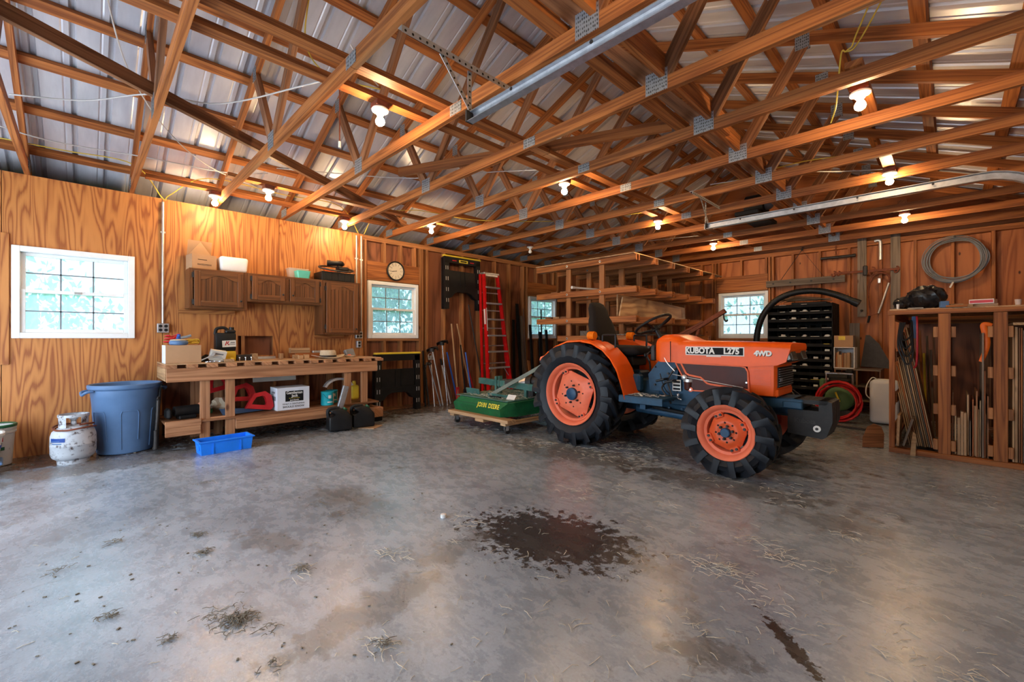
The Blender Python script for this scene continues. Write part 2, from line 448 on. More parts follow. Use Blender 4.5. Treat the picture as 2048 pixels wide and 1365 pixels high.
# concrete slab with oil stains, dirt along the walls, hairline cracks
def concrete():
    m, nt, b = newmat('sealed concrete floor')
    geo = nt.nodes.new('ShaderNodeNewGeometry').outputs['Position']
    big = noise(nt, geo, .9, 6, .62, .4)
    mid = noise(nt, mapping(nt, geo, (7, 11, 7), rot=(0, 0, .5)), 1, 8, .74, .4)
    fine = noise(nt, geo, 90, 3, .65)
    c = ramp(nt, big, [(.28, (.150, .176, .210)), (.5, (.268, .310, .366)), (.72, (.405, .458, .525))])
    t = ramp(nt, mid, [(.3, (.72, .72, .73)), (.5, (1, 1, 1)), (.72, (1.18, 1.17, 1.15))])
    c = mixc(nt, 1, c, t, 'MULTIPLY')
    t = ramp(nt, fine, [(.3, (.80, .80, .80)), (.7, (1.16, 1.16, 1.16))])
    c = mixc(nt, 1, c, t, 'MULTIPLY')
    # stains: (x, y, rx, ry, rot, colour, noise scale, hardness)
    st = [(-1.62, 1.93, .44, .30, .3, (.016, .017, .019), 18, .96), (-1.72, .84, .11, .42, .12, (.075, .072, .070), 9, .5),
          (-1.05, 2.02, .14, .10, 0, (.10, .098, .09), 5, .4), (-.42, 1.88, .03, .17, .75, (.012, .012, .013), 30, .96),
          (-.62, 1.62, .16, .09, .5, (.07, .07, .07), 22, .6), (-.55, 3.3, .32, .16, .2, (.10, .09, .085), 7, .5),
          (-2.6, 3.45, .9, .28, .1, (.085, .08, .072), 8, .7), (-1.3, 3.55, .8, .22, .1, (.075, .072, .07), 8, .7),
          (-5.4, .5, .30, 2.2, 0, (.12, .10, .085), 4, .7), (-6.1, -.3, .42, 1.5, 0, (.085, .05, .033), 6, .9),
          (-6.1, 4.5, .45, 1.6, 0, (.085, .06, .045), 5, .9), (-5.8, 1.9, .30, 1.5, 0, (.045, .04, .037), 5, .8),
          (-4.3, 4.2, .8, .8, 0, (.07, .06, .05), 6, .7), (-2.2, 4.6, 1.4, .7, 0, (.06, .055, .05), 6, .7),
          (-2.7, .75, .26, .10, .4, (.115, .112, .11), 9, .6), (-3.1, 1.35, .3, .14, .4, (.12, .118, .115), 9, .6),
          (-1.9, 1.45, .1, .3, .2, (.10, .10, .10), 10, .5), (-.9, 7.2, 1.3, 1.2, 0, (.085, .08, .075), 6, .6)]
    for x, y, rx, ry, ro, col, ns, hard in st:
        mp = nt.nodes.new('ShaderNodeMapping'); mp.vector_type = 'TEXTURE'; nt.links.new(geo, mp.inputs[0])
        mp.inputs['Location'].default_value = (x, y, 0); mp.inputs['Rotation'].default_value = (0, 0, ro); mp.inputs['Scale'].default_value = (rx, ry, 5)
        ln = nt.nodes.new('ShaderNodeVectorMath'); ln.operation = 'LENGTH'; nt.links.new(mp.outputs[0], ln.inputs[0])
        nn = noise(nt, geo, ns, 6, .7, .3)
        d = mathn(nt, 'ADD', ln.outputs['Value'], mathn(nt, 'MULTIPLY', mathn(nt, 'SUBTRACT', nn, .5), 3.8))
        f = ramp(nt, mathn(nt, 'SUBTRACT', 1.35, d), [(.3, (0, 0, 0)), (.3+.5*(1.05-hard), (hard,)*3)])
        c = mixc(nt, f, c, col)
    # hairline cracks
    vo = nt.nodes.new('ShaderNodeTexVoronoi'); vo.feature = 'DISTANCE_TO_EDGE'; vo.inputs['Scale'].default_value = .42
    wv = nt.nodes.new('ShaderNodeVectorMath'); wv.operation = 'ADD'; nt.links.new(geo, wv.inputs[0])
    nv = nt.nodes.new('ShaderNodeTexNoise'); nv.inputs['Scale'].default_value = 1.7; nv.inputs['Detail'].default_value = 6
    nt.links.new(geo, nv.inputs[0]); nt.links.new(nv.outputs['Color'], wv.inputs[1]); nt.links.new(wv.outputs[0], vo.inputs['Vector'])
    ck = ramp(nt, vo.outputs['Distance'], [(.0015, (.55, .55, .55)), (.004, (0, 0, 0))])
    c = mixc(nt, ck, c, (.06, .06, .06))
    nt.links.new(c, b.inputs['Base Color'])
    rg = ramp(nt, mid, [(.25, (.17, .17, .17)), (.75, (.38, .38, .38))])
    nt.links.new(rg, b.inputs['Roughness'])
    b.inputs['Specular IOR Level'].default_value = .85
    bump(nt, b, mathn(nt, 'ADD', mid, mathn(nt, 'MULTIPLY', fine, .3)), .10, .010)
    return m
M['concrete'] = concrete()
# ================================================================== camera
cam = bpy.data.cameras.new('camera'); cam.sensor_width = 36; cam.lens = FPX/2048*36; cam.shift_y = -5.5/2048
cam.clip_start = .02
co = bpy.data.objects.new('camera', cam); COL.objects.link(co); SC.camera = co
co.location = (0, 0, CH); co.rotation_euler = (pi/2, 0, math.atan2(SA, CA))
SC.view_settings.view_transform = 'Standard'; SC.view_settings.look = 'None'
SC.view_settings.gamma = 1; SC.view_settings.use_curve_mapping = False
SC.view_settings.exposure = EXPO
SC.cycles.use_denoising = True
SC.cycles.max_bounces = 8; SC.cycles.diffuse_bounces = 5; SC.cycles.transparent_max_bounces = 12
SC.cycles.sample_clamp_indirect = 8; SC.cycles.caustics_reflective = False; SC.cycles.caustics_refractive = False

# ================================================================== sky
w = bpy.data.worlds.new('sky'); SC.world = w; w.use_nodes = True
bg = w.node_tree.nodes['Background']; bg.inputs[0].default_value = (.74, .87, 1, 1); bg.inputs[1].default_value = SKY

# sun on the driveway added outside the doorway to throw light in
su = bpy.data.lights.new('sun', 'SUN'); su.energy = SUN; su.angle = R(1.5); su.color = (1, .96, .90)
so = bpy.data.objects.new('sun', su); COL.objects.link(so); so.rotation_euler = (R(22), 0, R(-6))
XL, YB, XR, YF = -6.30, 9.10, .95, -1.80
PLT = 2.74
# ================================================================== floor + ground
mb = MB(); mb.box(((XL+XR)/2, (YB+YF)/2, -.06), (XR-XL+.4, YB-YF+.4, .12)); struct(mb.build('floor', M['concrete']))
gm = paint('lawn', (.10, .17, .06), .9, 0, .4, 2)
mb = MB(); mb.box((-3, 4, -.27), (70, 70, .1)); struct(mb.build('ground', gm))
mb = MB(); mb.box((-2.6, -9.0, -.13), (11, 14, .2)); struct(mb.build('bounce_apron', paint('pale driveway', (.50, .55, .62), .8, 0, .1, 1.5)))  # unseen slab, added to bounce cool light in through the doorway

# ================================================================== walls
WIN = [('l', -.50, .39), ('l', 3.10, 3.99), ('l', 6.73, 7.62), ('b', -3.28, -2.39)]
WZ0, WZ1 = 1.15, 2.045
HL = [(a, b, WZ0, WZ1) for s, a, b in WIN if s == 'l']
HB = [(a, b, WZ0, WZ1) for s, a, b in WIN if s == 'b']
def cells(a0, a1, z0, z1, holes):
    aa = sorted({a0, a1, *[q for h in holes for q in h[:2] if a0 < q < a1]})
    zz = sorted({z0, z1, *[q for h in holes for q in h[2:] if z0 < q < z1]})
    for p, q in zip(aa[:-1], aa[1:]):
        for r, s in zip(zz[:-1], zz[1:]):
            ca, cz = (p+q)/2, (r+s)/2
            if not any(h[0] < ca < h[1] and h[2] < cz < h[3] for h in holes): yield p, q, r, s
def panel(mb, side, pos, th, a0, a1, z0, z1, holes, off):
    for p, q, r, s in cells(a0, a1, z0, z1, holes):
        c = (pos, (p+q)/2, (r+s)/2) if side == 'x' else ((p+q)/2, pos, (r+s)/2)
        d = (th, q-p, s-r) if side == 'x' else (q-p, th, s-r)
        cc = c[1] if side == 'x' else c[0]
        mb.box(c, d, ax=2, off=(c[2]+off[0], cc*1.01 if side == 'x' else cc, )[0:1]+((cc*1.01 if side == 'x' else cc)+off[1],))
# left wall: outer sheathing, plywood lining over the front part, open studs beyond
mb = MB()
for i in range(10):
    a0 = YF-.1+i*1.22; a1 = min(a0+1.22, YB+.1)
    if a0 >= a1: break
    panel(mb, 'x', -6.41, .02, a0, a1, 0, PLT, HL, (i*3.1, i*5.3))
wl = struct(mb.build('wall_left', M['sheath']))
seams = [(YF, -.565, 0), (-.56, .625, 0), (.63, 1.845, .78), (1.85, 3.03, .78)]
mb = MB()
for i, (a0, a1, z0) in enumerate(seams):
    hs = HL+[(1.37, 1.77, .93, 1.18)]
    panel(mb, 'x', -6.306, .012, a0, a1, z0, PLT, hs, (i*7.7+2, i*4.1+1))
mb.build('plywood_lining', M['ply'], wl)
def lboard(name, y0, y1, z0, z1, x0=-6.40, x1=-6.312, mat='stud', par=wl):
    b = MB(); b.box(((x0+x1)/2, (y0+y1)/2, (z0+z1)/2), (x1-x0, y1-y0, z1-z0)); return b.build(name, M[mat], par)
lboard('top_plate', 3.03, YB, 2.665, 2.702); lboard('top_plate', 3.03, YB, 2.703, PLT)
lboard('bottom_plate', .62, YB, 0, .04, mat='lumber_old')
ST = .038
for y in (3.05, 4.02, 4.065, 4.165, 4.53, 4.94, 5.34, 5.75, 6.15, 6.56, 6.66, 7.64, 7.69, 8.1, 8.5, 8.95):
    lboard('stud', y, y+ST, .041, 2.664)
for y in (1.0, 1.41, 1.78, 2.2, 2.6): lboard('stud', y, y+ST, .041, 1.6)
for a, b in ((3.095, 4.015), (6.70, 7.635)):
    lboard('window_header', a, b, 2.06, 2.35, x1=-6.308, mat='lumber')
    lboard('window_sill_plate', a, b, 1.106, 1.143)
    for t in (.30, .62):
        y = a+(b-a)*t; lboard('cripple_stud', y, y+ST, 2.352, 2.664); lboard('cripple_stud', y, y+ST, .041, 1.105)
    lboard('cripple_stud', b-.09, b-.05, 2.352, 2.664)
lboard('trim_board', -.565, -.515, 0.9, 2.15, x0=-6.299, x1=-6.283, mat='ply')

# back wall
mb = MB(); xs = XL-.12; i = 0
while xs < XR+.1:
    x1 = min(xs+1.22, XR+.12); panel(mb, 'y', 9.21, .02, xs, x1, 0, PLT+.02, HB, (i*4.3, i*2.9)); xs = x1; i += 1
wb = struct(mb.build('wall_back', M['sheath_b']))
def bboard(name, x0, x1, z0, z1, y0=9.102, y1=9.2, mat='stud', par=wb):
    b = MB(); b.box(((x0+x1)/2, (y0+y1)/2, (z0+z1)/2), (x1-x0, y1-y0, z1-z0)); return b.build(name, M[mat], par)
bboard('top_plate', -6.30, XR, 2.665, 2.702, mat='lumber'); bboard('top_plate', -6.30, XR, 2.703, PLT, mat='lumber')
bboard('bottom_plate', -6.30, XR, 0, .04, mat='lumber_old')
x = .43
while x > -6.25:
    if not (-3.42 < x < -2.25): bboard('stud', x-ST/2, x+ST/2, .041, 2.664, mat='lumber')
    x -= .405
bboard('stud', .86, .90, .041, 2.664, mat='lumber')
for x in (-3.40, -3.345, -2.375, -2.32): bboard('stud', x-ST/2, x+ST/2, .041, 2.664, mat='lumber')
bboard('window_header', -3.32, -2.40, 2.06, 2.33, y0=9.098, mat='lumber')
bboard('header_plate', -3.32, -2.40, 2.331, 2.368, mat='lumber')
bboard('window_sill_plate', -3.32, -2.40, 1.106, 1.143, mat='lumber')
for x in (-3.28, -2.86, -2.43):
    bboard('cripple_stud', x-ST/2, x+ST/2, 2.369, 2.664, mat='lumber'); bboard('cripple_stud', x-ST/2, x+ST/2, .041, 1.105, mat='lumber')
# right wall with the closed overhead door, front wall with the open doorway behind the viewer
mb = MB(); panel(mb, 'x', XR+.02, .04, YF, YB, 0, PLT, [(1.75, 4.98, -1, 2.2)], (3, 3)); wr = struct(mb.build('wall_right', M['sheath']))
mb = MB()
for i in range(4): mb.box((XR+.03, 3.365, .275+i*.55), (.04, 3.22, .54), bev=.006)
struct(mb.build('door_1', M['white']))
mb = MB(); panel(mb, 'y', YF-.02, .04, XL-.1, XR, 0, PLT, [(DOORX0, DOORX1, -1, 2.45)], (6, 1)); struct(mb.build('wall_front', M['sheath']))  # unseen opening, placed and widened for the daylight it lets in

# ================================================================== windows
def window(n, loc, rz, glass, W=.89, H=.895):
    e = sempty('window_%d' % n, loc, rz)
    b = MB()
    t = .055
    for cx, cz, dx, dz in ((t/2, H/2, t, H), (W-t/2, H/2, t, H), (W/2, t/2, W-2*t, t), (W/2, H-t/2, W-2*t, t)):
        b.box((cx, .045, cz), (dx, .11, dz), bev=.004)
    b.build('window_frame', M['white'], e)
    for nm, z0, z1, y in (('lower_sash', t, H*.535, .03), ('upper_sash', H*.495, H-t, .062)):
        s = .034; b = MB(); x0, x1 = t, W-t
        for cx, cz, dx, dz in ((x0+s/2, (z0+z1)/2, s, z1-z0), (x1-s/2, (z0+z1)/2, s, z1-z0), ((x0+x1)/2, z0+s/2, x1-x0-2*s, s), ((x0+x1)/2, z1-s/2, x1-x0-2*s, s)):
            b.box((cx, y, cz), (dx, .028, dz), bev=.003)
        sa = b.build(nm, M['white'], e)
        b = MB(); b.box(((x0+x1)/2, y+.004, (z0+z1)/2), (x1-x0-2*s+.004, .003, z1-z0-2*s+.004)); b.build('glass_pane', M[glass], sa)
        b = MB(); gx0, gx1, gz0, gz1 = x0+s, x1-s, z0+s, z1-s
        for k in (1, 2): xx = gx0+(gx1-gx0)*k/3; b.box((xx, y-.002, (gz0+gz1)/2), (.013, .005, gz1-gz0))
        b.box(((gx0+gx1)/2, y-.002, (gz0+gz1)/2), (gx1-gx0, .005, .013))
        b.build('window_grid', M['grayp'], sa)  # grey colour stands in for the backlit silhouette of a white grid
    b = MB(); b.box((W/2, .008, H*.515), (.05, .02, .022), bev=.004); b.build('sash_lock', M['alu'], e)
    # daylight portal in the opening
    for_light = bpy.data.lights.new('window_portal', 'AREA'); for_light.shape = 'RECTANGLE'; for_light.size = W; for_light.size_y = H
    for_light.cycles.is_portal = True
    lo = bpy.data.objects.new('window_portal', for_light); COL.objects.link(lo); lo.parent = e
    lo.location = (W/2, .12, H/2); lo.rotation_euler = (pi/2*-1, 0, 0)
    return e
# local x runs along the wall, local +y points outdoors
for i, (s, a, b_) in enumerate(WIN):
    if s == 'l': window(i+1, (XL+.01, a, WZ0), pi/2, 'glassw' if i == 0 else 'glass')
    else: window(i+1, (a, YB-.005, WZ0), 0, 'glass')
pl = bpy.data.lights.new('door_portal', 'AREA'); pl.shape = 'RECTANGLE'; pl.size = DOORX1-DOORX0; pl.size_y = 2.45; pl.cycles.is_portal = True
po = bpy.data.objects.new('door_portal', pl); COL.objects.link(po); po.location = ((DOORX0+DOORX1)/2, YF-.05, 1.225); po.rotation_euler = (pi/2, 0, 0)

# ================================================================== roof
PX, SL = -2.675, .4167
def topz(x): return 2.80+SL*(min(x, 2*PX-x)+6.45)            # centre line of the top chord
ceil = sempty('ceiling')
def slope(sgn):
    b = MB(); prof = []; y = -2.1
    while y < 9.5:
        prof += [(y, 0), (y+.13, 0), (y+.14, .006), (y+.15, 0), (y+.180, 0), (y+.190, .032), (y+.214, .032), (y+.224, 0)]
        y += .2286
    x0, x1 = (-6.86, PX) if sgn < 0 else (1.51, PX)
    za, zb = topz(x0)+.095, topz(x1)+.095
    A = b.ring([(x0, q, za+h) for q, h in prof]); B = b.ring([(x1, q, zb+h) for q, h in prof])
    for j in range(len(prof)-1): b.face([A[j], A[j+1], B[j+1], B[j]])
    A2 = b.ring([(x0, q, za+.03) for q in (-2.1, 9.6)]); B2 = b.ring([(x1, q, zb+.03) for q in (-2.1, 9.6)])
    b.face([A2[0], A2[1], B2[1], B2[0]])
    return b.build('roof_sheet', M['roof'], ceil, sharp=10, fix=False)
slope(-1); slope(1)
for sgn in (-1, 1):
    for k, x in enumerate([-6.22+.51*k for k in range(7)]+[-2.80]):
        xx = x if sgn < 0 else 2*PX-x
        a = math.atan(SL)*(-1 if sgn < 0 else 1)
        b = MB(); b.box((xx, 3.65, topz(x)+.049+.020), (.089, 11.1, .038), rot=(0, a, 0)); b.build('purlin', M['lumber'], ceil)
b = MB(); b.box((-6.85, 3.7, 2.66), (.03, 11.4, .16)); b.box((-6.64, 3.7, 2.575), (.42, 11.4, .012)); b.build('eave_soffit', M['roof'], ceil)
b = MB(); b.box((1.5, 3.7, 2.66), (.03, 11.4, .16)); b.box((1.25, 3.7, 2.575), (.5, 11.4, .012)); b.build('eave_soffit', M['roof'], ceil)
def gable(y, mat, par):
    b = MB(); m = Matrix(((1, 0, 0, 0), (0, 0, 1, y), (0, 1, 0, 0), (0, 0, 0, 1)))
    b.prism([(-6.86, PLT+.025), (1.51, PLT+.025), (1.51, topz(1.51)+.1), (PX, topz(PX)+.1), (-6.86, topz(-6.86)+.1)], .02, m); return b.build('gable_panel', M[mat], par)
gable(9.2, 'sheath_b', wb); gable(YF-.04, 'sheath', ceil)

# ---- trusses, each a thing lifted in whole
TY = [-.40+.765*k for k in range(13)]
ordn = ['first', 'second', 'third', 'fourth', 'fifth', 'sixth', 'seventh', 'eighth', 'ninth', 'tenth', 'eleventh', 'twelfth', 'thirteenth']
def make_truss(y, label):
    t = thing('roof_truss', label, 'roof truss', (PX, y, PLT), 0, 'wooden roof trusses')
    def bar(nm, x0, z0, x1, z1, h=.089, mat='lumber', dy=0):
        b = MB(); b.beam((x0-PX, dy, z0-PLT), (x1-PX, dy, z1-PLT), .038, h, up=(0, 0, 1)); return b.build(nm, M[mat], t)
    bar('bottom_chord', -6.38, PLT+.046, -2.472, PLT+.046); bar('bottom_chord', -2.468, PLT+.046, 1.03, PLT+.046)
    bar('top_chord', -6.80, topz(-6.80), PX-.01, topz(PX-.01)); bar('top_chord', 1.45, topz(1.45), PX+.01, topz(PX+.01))
    for s in (-1, 1):
        f = lambda x: x if s < 0 else 2*PX-x
        bar('web', f(-4.04), PLT+.09, f(-4.50), topz(-4.50)-.05, mat='lumber_old')
        bar('web', f(-3.98), PLT+.09, f(PX-.05), topz(PX)-.08, mat='lumber_old')
    pl = MB()
    def plate(x, z, w, h):
        for d in (-.0205, .0205):
            b = MB(); b.box((x-PX, d, z-PLT), (w, .002, h)); 
            for i in range(6): b.box((x-PX-w/2+w*(i+.5)/6, d*1.06, z-PLT), (w/16, .002, h*.94))
            b.build('gusset_plate', M['gusset'], t)
    for x in (-4.01, 2*PX+4.01): plate(x, PLT+.075, .15, .14)
    plate(-2.47, PLT+.046, .13, .075)
    for x in (-4.50, 2*PX+4.50): plate(x, topz(-4.50)-.03, .10, .13)
    plate(PX, topz(PX)-.05, .16, .16)
    for x in (-6.2, 2*PX+6.2): plate(x, PLT+.07, .2, .1)
    return t
tr0 = None
for i, y in enumerate(TY):
    n = len(TY)-1-i
    lb = 'rough fir roof truss with nail plates, %s truss counted from the back wall' % ordn[n]
    if n == 0: lb = 'rough fir roof truss standing right against the back wall'
    if i == 0: lb = 'rough fir roof truss above the left edge of the near window'
    tr0 = make_truss(y, lb) if tr0 is None else tr0
    if i: dup(tr0, (PX, y, PLT), None, lb)

# ---- boards lying along the trusses
def board(name, p0, p1, w, t, mat, label, cat='board', group=None, up=(0, 0, 1)):
    p0, p1 = V(p0), V(p1); c = (p0+p1)/2; b = MB(); b.beam(p0-c, p1-c, w, t, up)
    return solo(b, name, M[mat], label, cat, c, group=group)
CT = PLT+.0915
G = 'bracing boards on the truss chords'
board('brace_board', (-2.60, -1.7, CT+.02), (-2.60, 3.0, CT+.02), .089, .038, 'lumber', 'flat brace board over the chords beside the bright bare bulb, front length', 'brace', G)
board('brace_board', (-2.60, 3.01, CT+.02), (-2.60, 9.05, CT+.02), .089, .038, 'lumber', 'flat brace board along the middle row of bulbs, length reaching the back wall', 'brace', G)
board('brace_board', (-2.86, -1.7, CT+.02), (-2.86, 9.05, CT+.02), .089, .038, 'lumber', 'flat lamp board the middle row of bulbs hangs from', 'brace', G)
board('brace_board', (-1.30, -1.7, CT+.07), (-1.30, 3.8, CT+.07), .038, .14, 'lumber', 'tall board on edge above the big nail plates, nearer length', 'brace', G)
board('brace_board', (-1.34, 3.6, CT+.07), (-1.34, 9.05, CT+.07), .038, .14, 'lumber', 'tall board on edge above the big nail plates, farther length', 'brace', G)
board('brace_board', (-1.52, -1.7, CT+.02), (-1.52, 9.05, CT+.02), .089, .038, 'lumber', 'flat board beside the tall board on the big nail plates', 'brace', G)
board('brace_board', (-5.28, 1.05, CT+.02), (-5.28, 9.05, CT+.02), .089, .038, 'lumber', 'flat lamp board the bulbs nearest the left windows hang from', 'brace', G)
for y, q in ((3.78, 'the large bulb at upper right'), (5.42, 'the bulb over the long door track'), (7.63, 'the bulb near the wire coil')):
    board('lamp_block', (-.42, y-.40, CT+.02), (-.42, y+.40, CT+.02), .089, .038, 'lumber', 'short flat block across two chords holding '+q, 'board', 'lamp blocks on the right')
board('diagonal_brace', (-2.95, -1.35, CT+.086), (-5.95, 3.55, CT+.086), .038, .089, 'lumber_old', 'weathered diagonal brace board running across the chords to the left wall', 'brace', G)
board('diagonal_brace', (-4.12, 2.38, CT+.086), (-1.62, 3.46, CT+.086), .038, .089, 'lumber', 'short diagonal brace board lying over two chords in mid room', 'brace', G)
board('lamp_block', (-5.92, .45, CT+.02), (-5.92, 3.2, CT+.02), .089, .038, 'lumber', 'short board over the chords carrying the two bulbs above the workbench', 'board')
board('blocking_board', (-5.6, 8.1, CT+.06), (-3.3, 8.45, CT+.06), .09, .038, 'lumber', 'loose board lying over the chords above the lumber rack', 'board')

# ================================================================== bare bulb lamps
def make_lamp(label, lit=True):
    t = thing('bulb_lamp', label, 'lamp', (0, 0, 0), 0, 'bare bulb ceiling lamps')
    b = MB(); b.box((0, 0, -.022), (.10, .10, .042), bev=.004); b.build('junction_box', M['rust'], t)
    b = MB(); b.lathe([(.0, -.044), (.056, -.044), (.060, -.052), (.056, -.060), (.034, -.066), (.026, -.084), (.0, -.084)], seg=24); b.build('lampholder', M['porcelain'], t)
    b = MB(); b.lathe([(0, -.084), (.014, -.086), (.015, -.096), (.022, -.108), (.030, -.124), (.032, -.136), (.028, -.150), (.016, -.161), (0, -.164)], seg=18)
    b.build('bulb', M['bulb'] if lit else M['bulboff'], t)
    return t
lp = [(-2.86, 1.50, 'bright bare bulb on the middle lamp board nearest the viewer'),
      (-2.86, 3.60, 'bare bulb in the middle row, second from the viewer'), (-2.86, 5.68, 'bare bulb in the middle row over the lumber rack front'),
      (-2.86, 7.69, 'bare bulb in the middle row nearest the back wall'),
      (-.42, 3.67, 'large bright bare bulb high over the tractor nose'), (-.42, 5.66, 'bare bulb just above the long door track'),
      (-.42, 7.67, 'bare bulb nearest the coil of wire on the back wall'), (-5.28, 1.44, 'bare bulb over the workbench standing off from the wall'),
      (-5.28, 3.57, 'bare bulb in front of the hanging black sawhorse'), (-5.92, 1.06, 'bare bulb above the brown wall cabinets nearest the left window'),
      (-5.92, 2.57, 'bare bulb above the conduit pipes by the wall clock')]
L0 = make_lamp(lp[0][2]); L0.location = (lp[0][0], lp[0][1], CT)
for x, y, lb in lp[1:]: dup(L0, (x, y, CT), None, lb)
dup(L0, (-.42, 1.55, CT), None, 'bare bulb overhead to the right of the viewer')
u = make_lamp('unlit white lampholder over the hanging sawhorse and ladder', False); u.location = (-5.28, 5.67, CT)
u = make_lamp('unlit lampholder above the lumber rack corner', False); u.location = (-5.28, 7.68, CT)

# ================================================================== door tracks and hangers
def track(y, label, gl):
    t = thing('door_track', label, 'door track', (-1.97, y, 2.44), 0, 'overhead door tracks')
    path = [V((0, 0, 0)), V((2.14, 0, 0))]+[V((2.14+.42*math.sin(a), 0, -.42+.42*math.cos(a))) for a in [R(9*k) for k in range(1, 11)]]+[V((2.56, 0, -2.2))]
    prof = [(-.028, -.034), (.018, -.034), (.026, -.026), (.026, .026), (.018, .034), (-.006, .034), (-.006, .030), (.014, .030), (.021, .023), (.021, -.023), (.014, -.030), (-.028, -.030)]
    b = MB(); rings = []
    for i, p in enumerate(path):
        d = ((path[min(i+1, len(path)-1)]-path[max(i-1, 0)])).normalized(); n = V((-d.z, 0, d.x))
        rings.append(b.ring([p+V((0, q, 0))+n*h for q, h in prof]))
    b.skin(rings); b.build('rail', M['galv'], t)
    b = MB()
    for k in range(4): b.cyl((.02+.5*k+.35, -.03, .005), (.02+.5*k+.35, -.026, .005), .009, seg=8)
    b.box((.0, -.005, 0), (.012, .05, .068)); b.build('bolt_heads', M['iron'], t)
    h = thing('track_hanger', gl, 'hanger bracket', (-1.95, y, 2.735), 0, 'perforated steel hangers')
    def angle(nm, p0, p1, n):
        b = MB(); p0, p1 = V(p0), V(p1); b.beam(p0, p1, .036, .003); b.beam(p0+V((.018, 0, -.015)), p1+V((.018, 0, -.015)), .003, .034)
        b.mi = 1
        for k in range(n):
            q = p0.lerp(p1, (k+.5)/n); b.cyl(q+V((-.002, 0, -.004)), q+V((-.002, 0, .004)), .008, seg=8)
            q = q+V((.0165, 0, -.018)); b.cyl(q+V((-.004, 0, 0)), q+V((.004, 0, 0)), .007, seg=8)
        b.build(nm, [M['galv'], M['blackm']], h)
    angle('top_angle', (0, -.47, -.012), (0, .30, -.012), 18)
    def strap(nm, p0, p1, n):
        b = MB(); b.beam(p0, p1, .03, .003, up=(1, 0, .01)); b.mi = 1
        for k in range(n):
            q = V(p0).lerp(V(p1), (k+.5)/n); b.cyl(q+V((-.003, 0, 0)), q+V((.003, 0, 0)), .006, seg=8)
        b.build(nm, [M['galv'], M['blackm']], h)
    strap('strap', (-.03, .005, -.02), (-.03, .005, -.325), 9); strap('brace_strap', (.004, -.22, -.03), (.004, -.02, -.26), 8)
    return t
track(1.60, 'bluish galvanised overhead door track nearest the viewer', 'perforated steel hanger holding the nearer door track')
track(5.09, 'pale overhead door track below the far chords, bent down at its far end', 'perforated steel hanger holding the farther door track')
# ================================================================== tractor (local: x forward, -y towards the viewer, origin on the floor under the rear axle)
TR = thing('tractor', 'orange compact tractor with large ribbed tyres parked in mid room', 'tractor', (-2.88, 4.35, 0), R(-.5))
RX = lambda y: Matrix.Translation((0, y, 0)) @ Matrix.Rotation(pi/2, 4, 'X')       # lathe axis along -y

def lathe_y(b, prof, c, seg=40, **k):      # profile (radius, offset along -y)
    m = Matrix.Translation(V(c)) @ Matrix.Rotation(pi/2, 4, 'X'); b.lathe(prof, m, seg, **k)

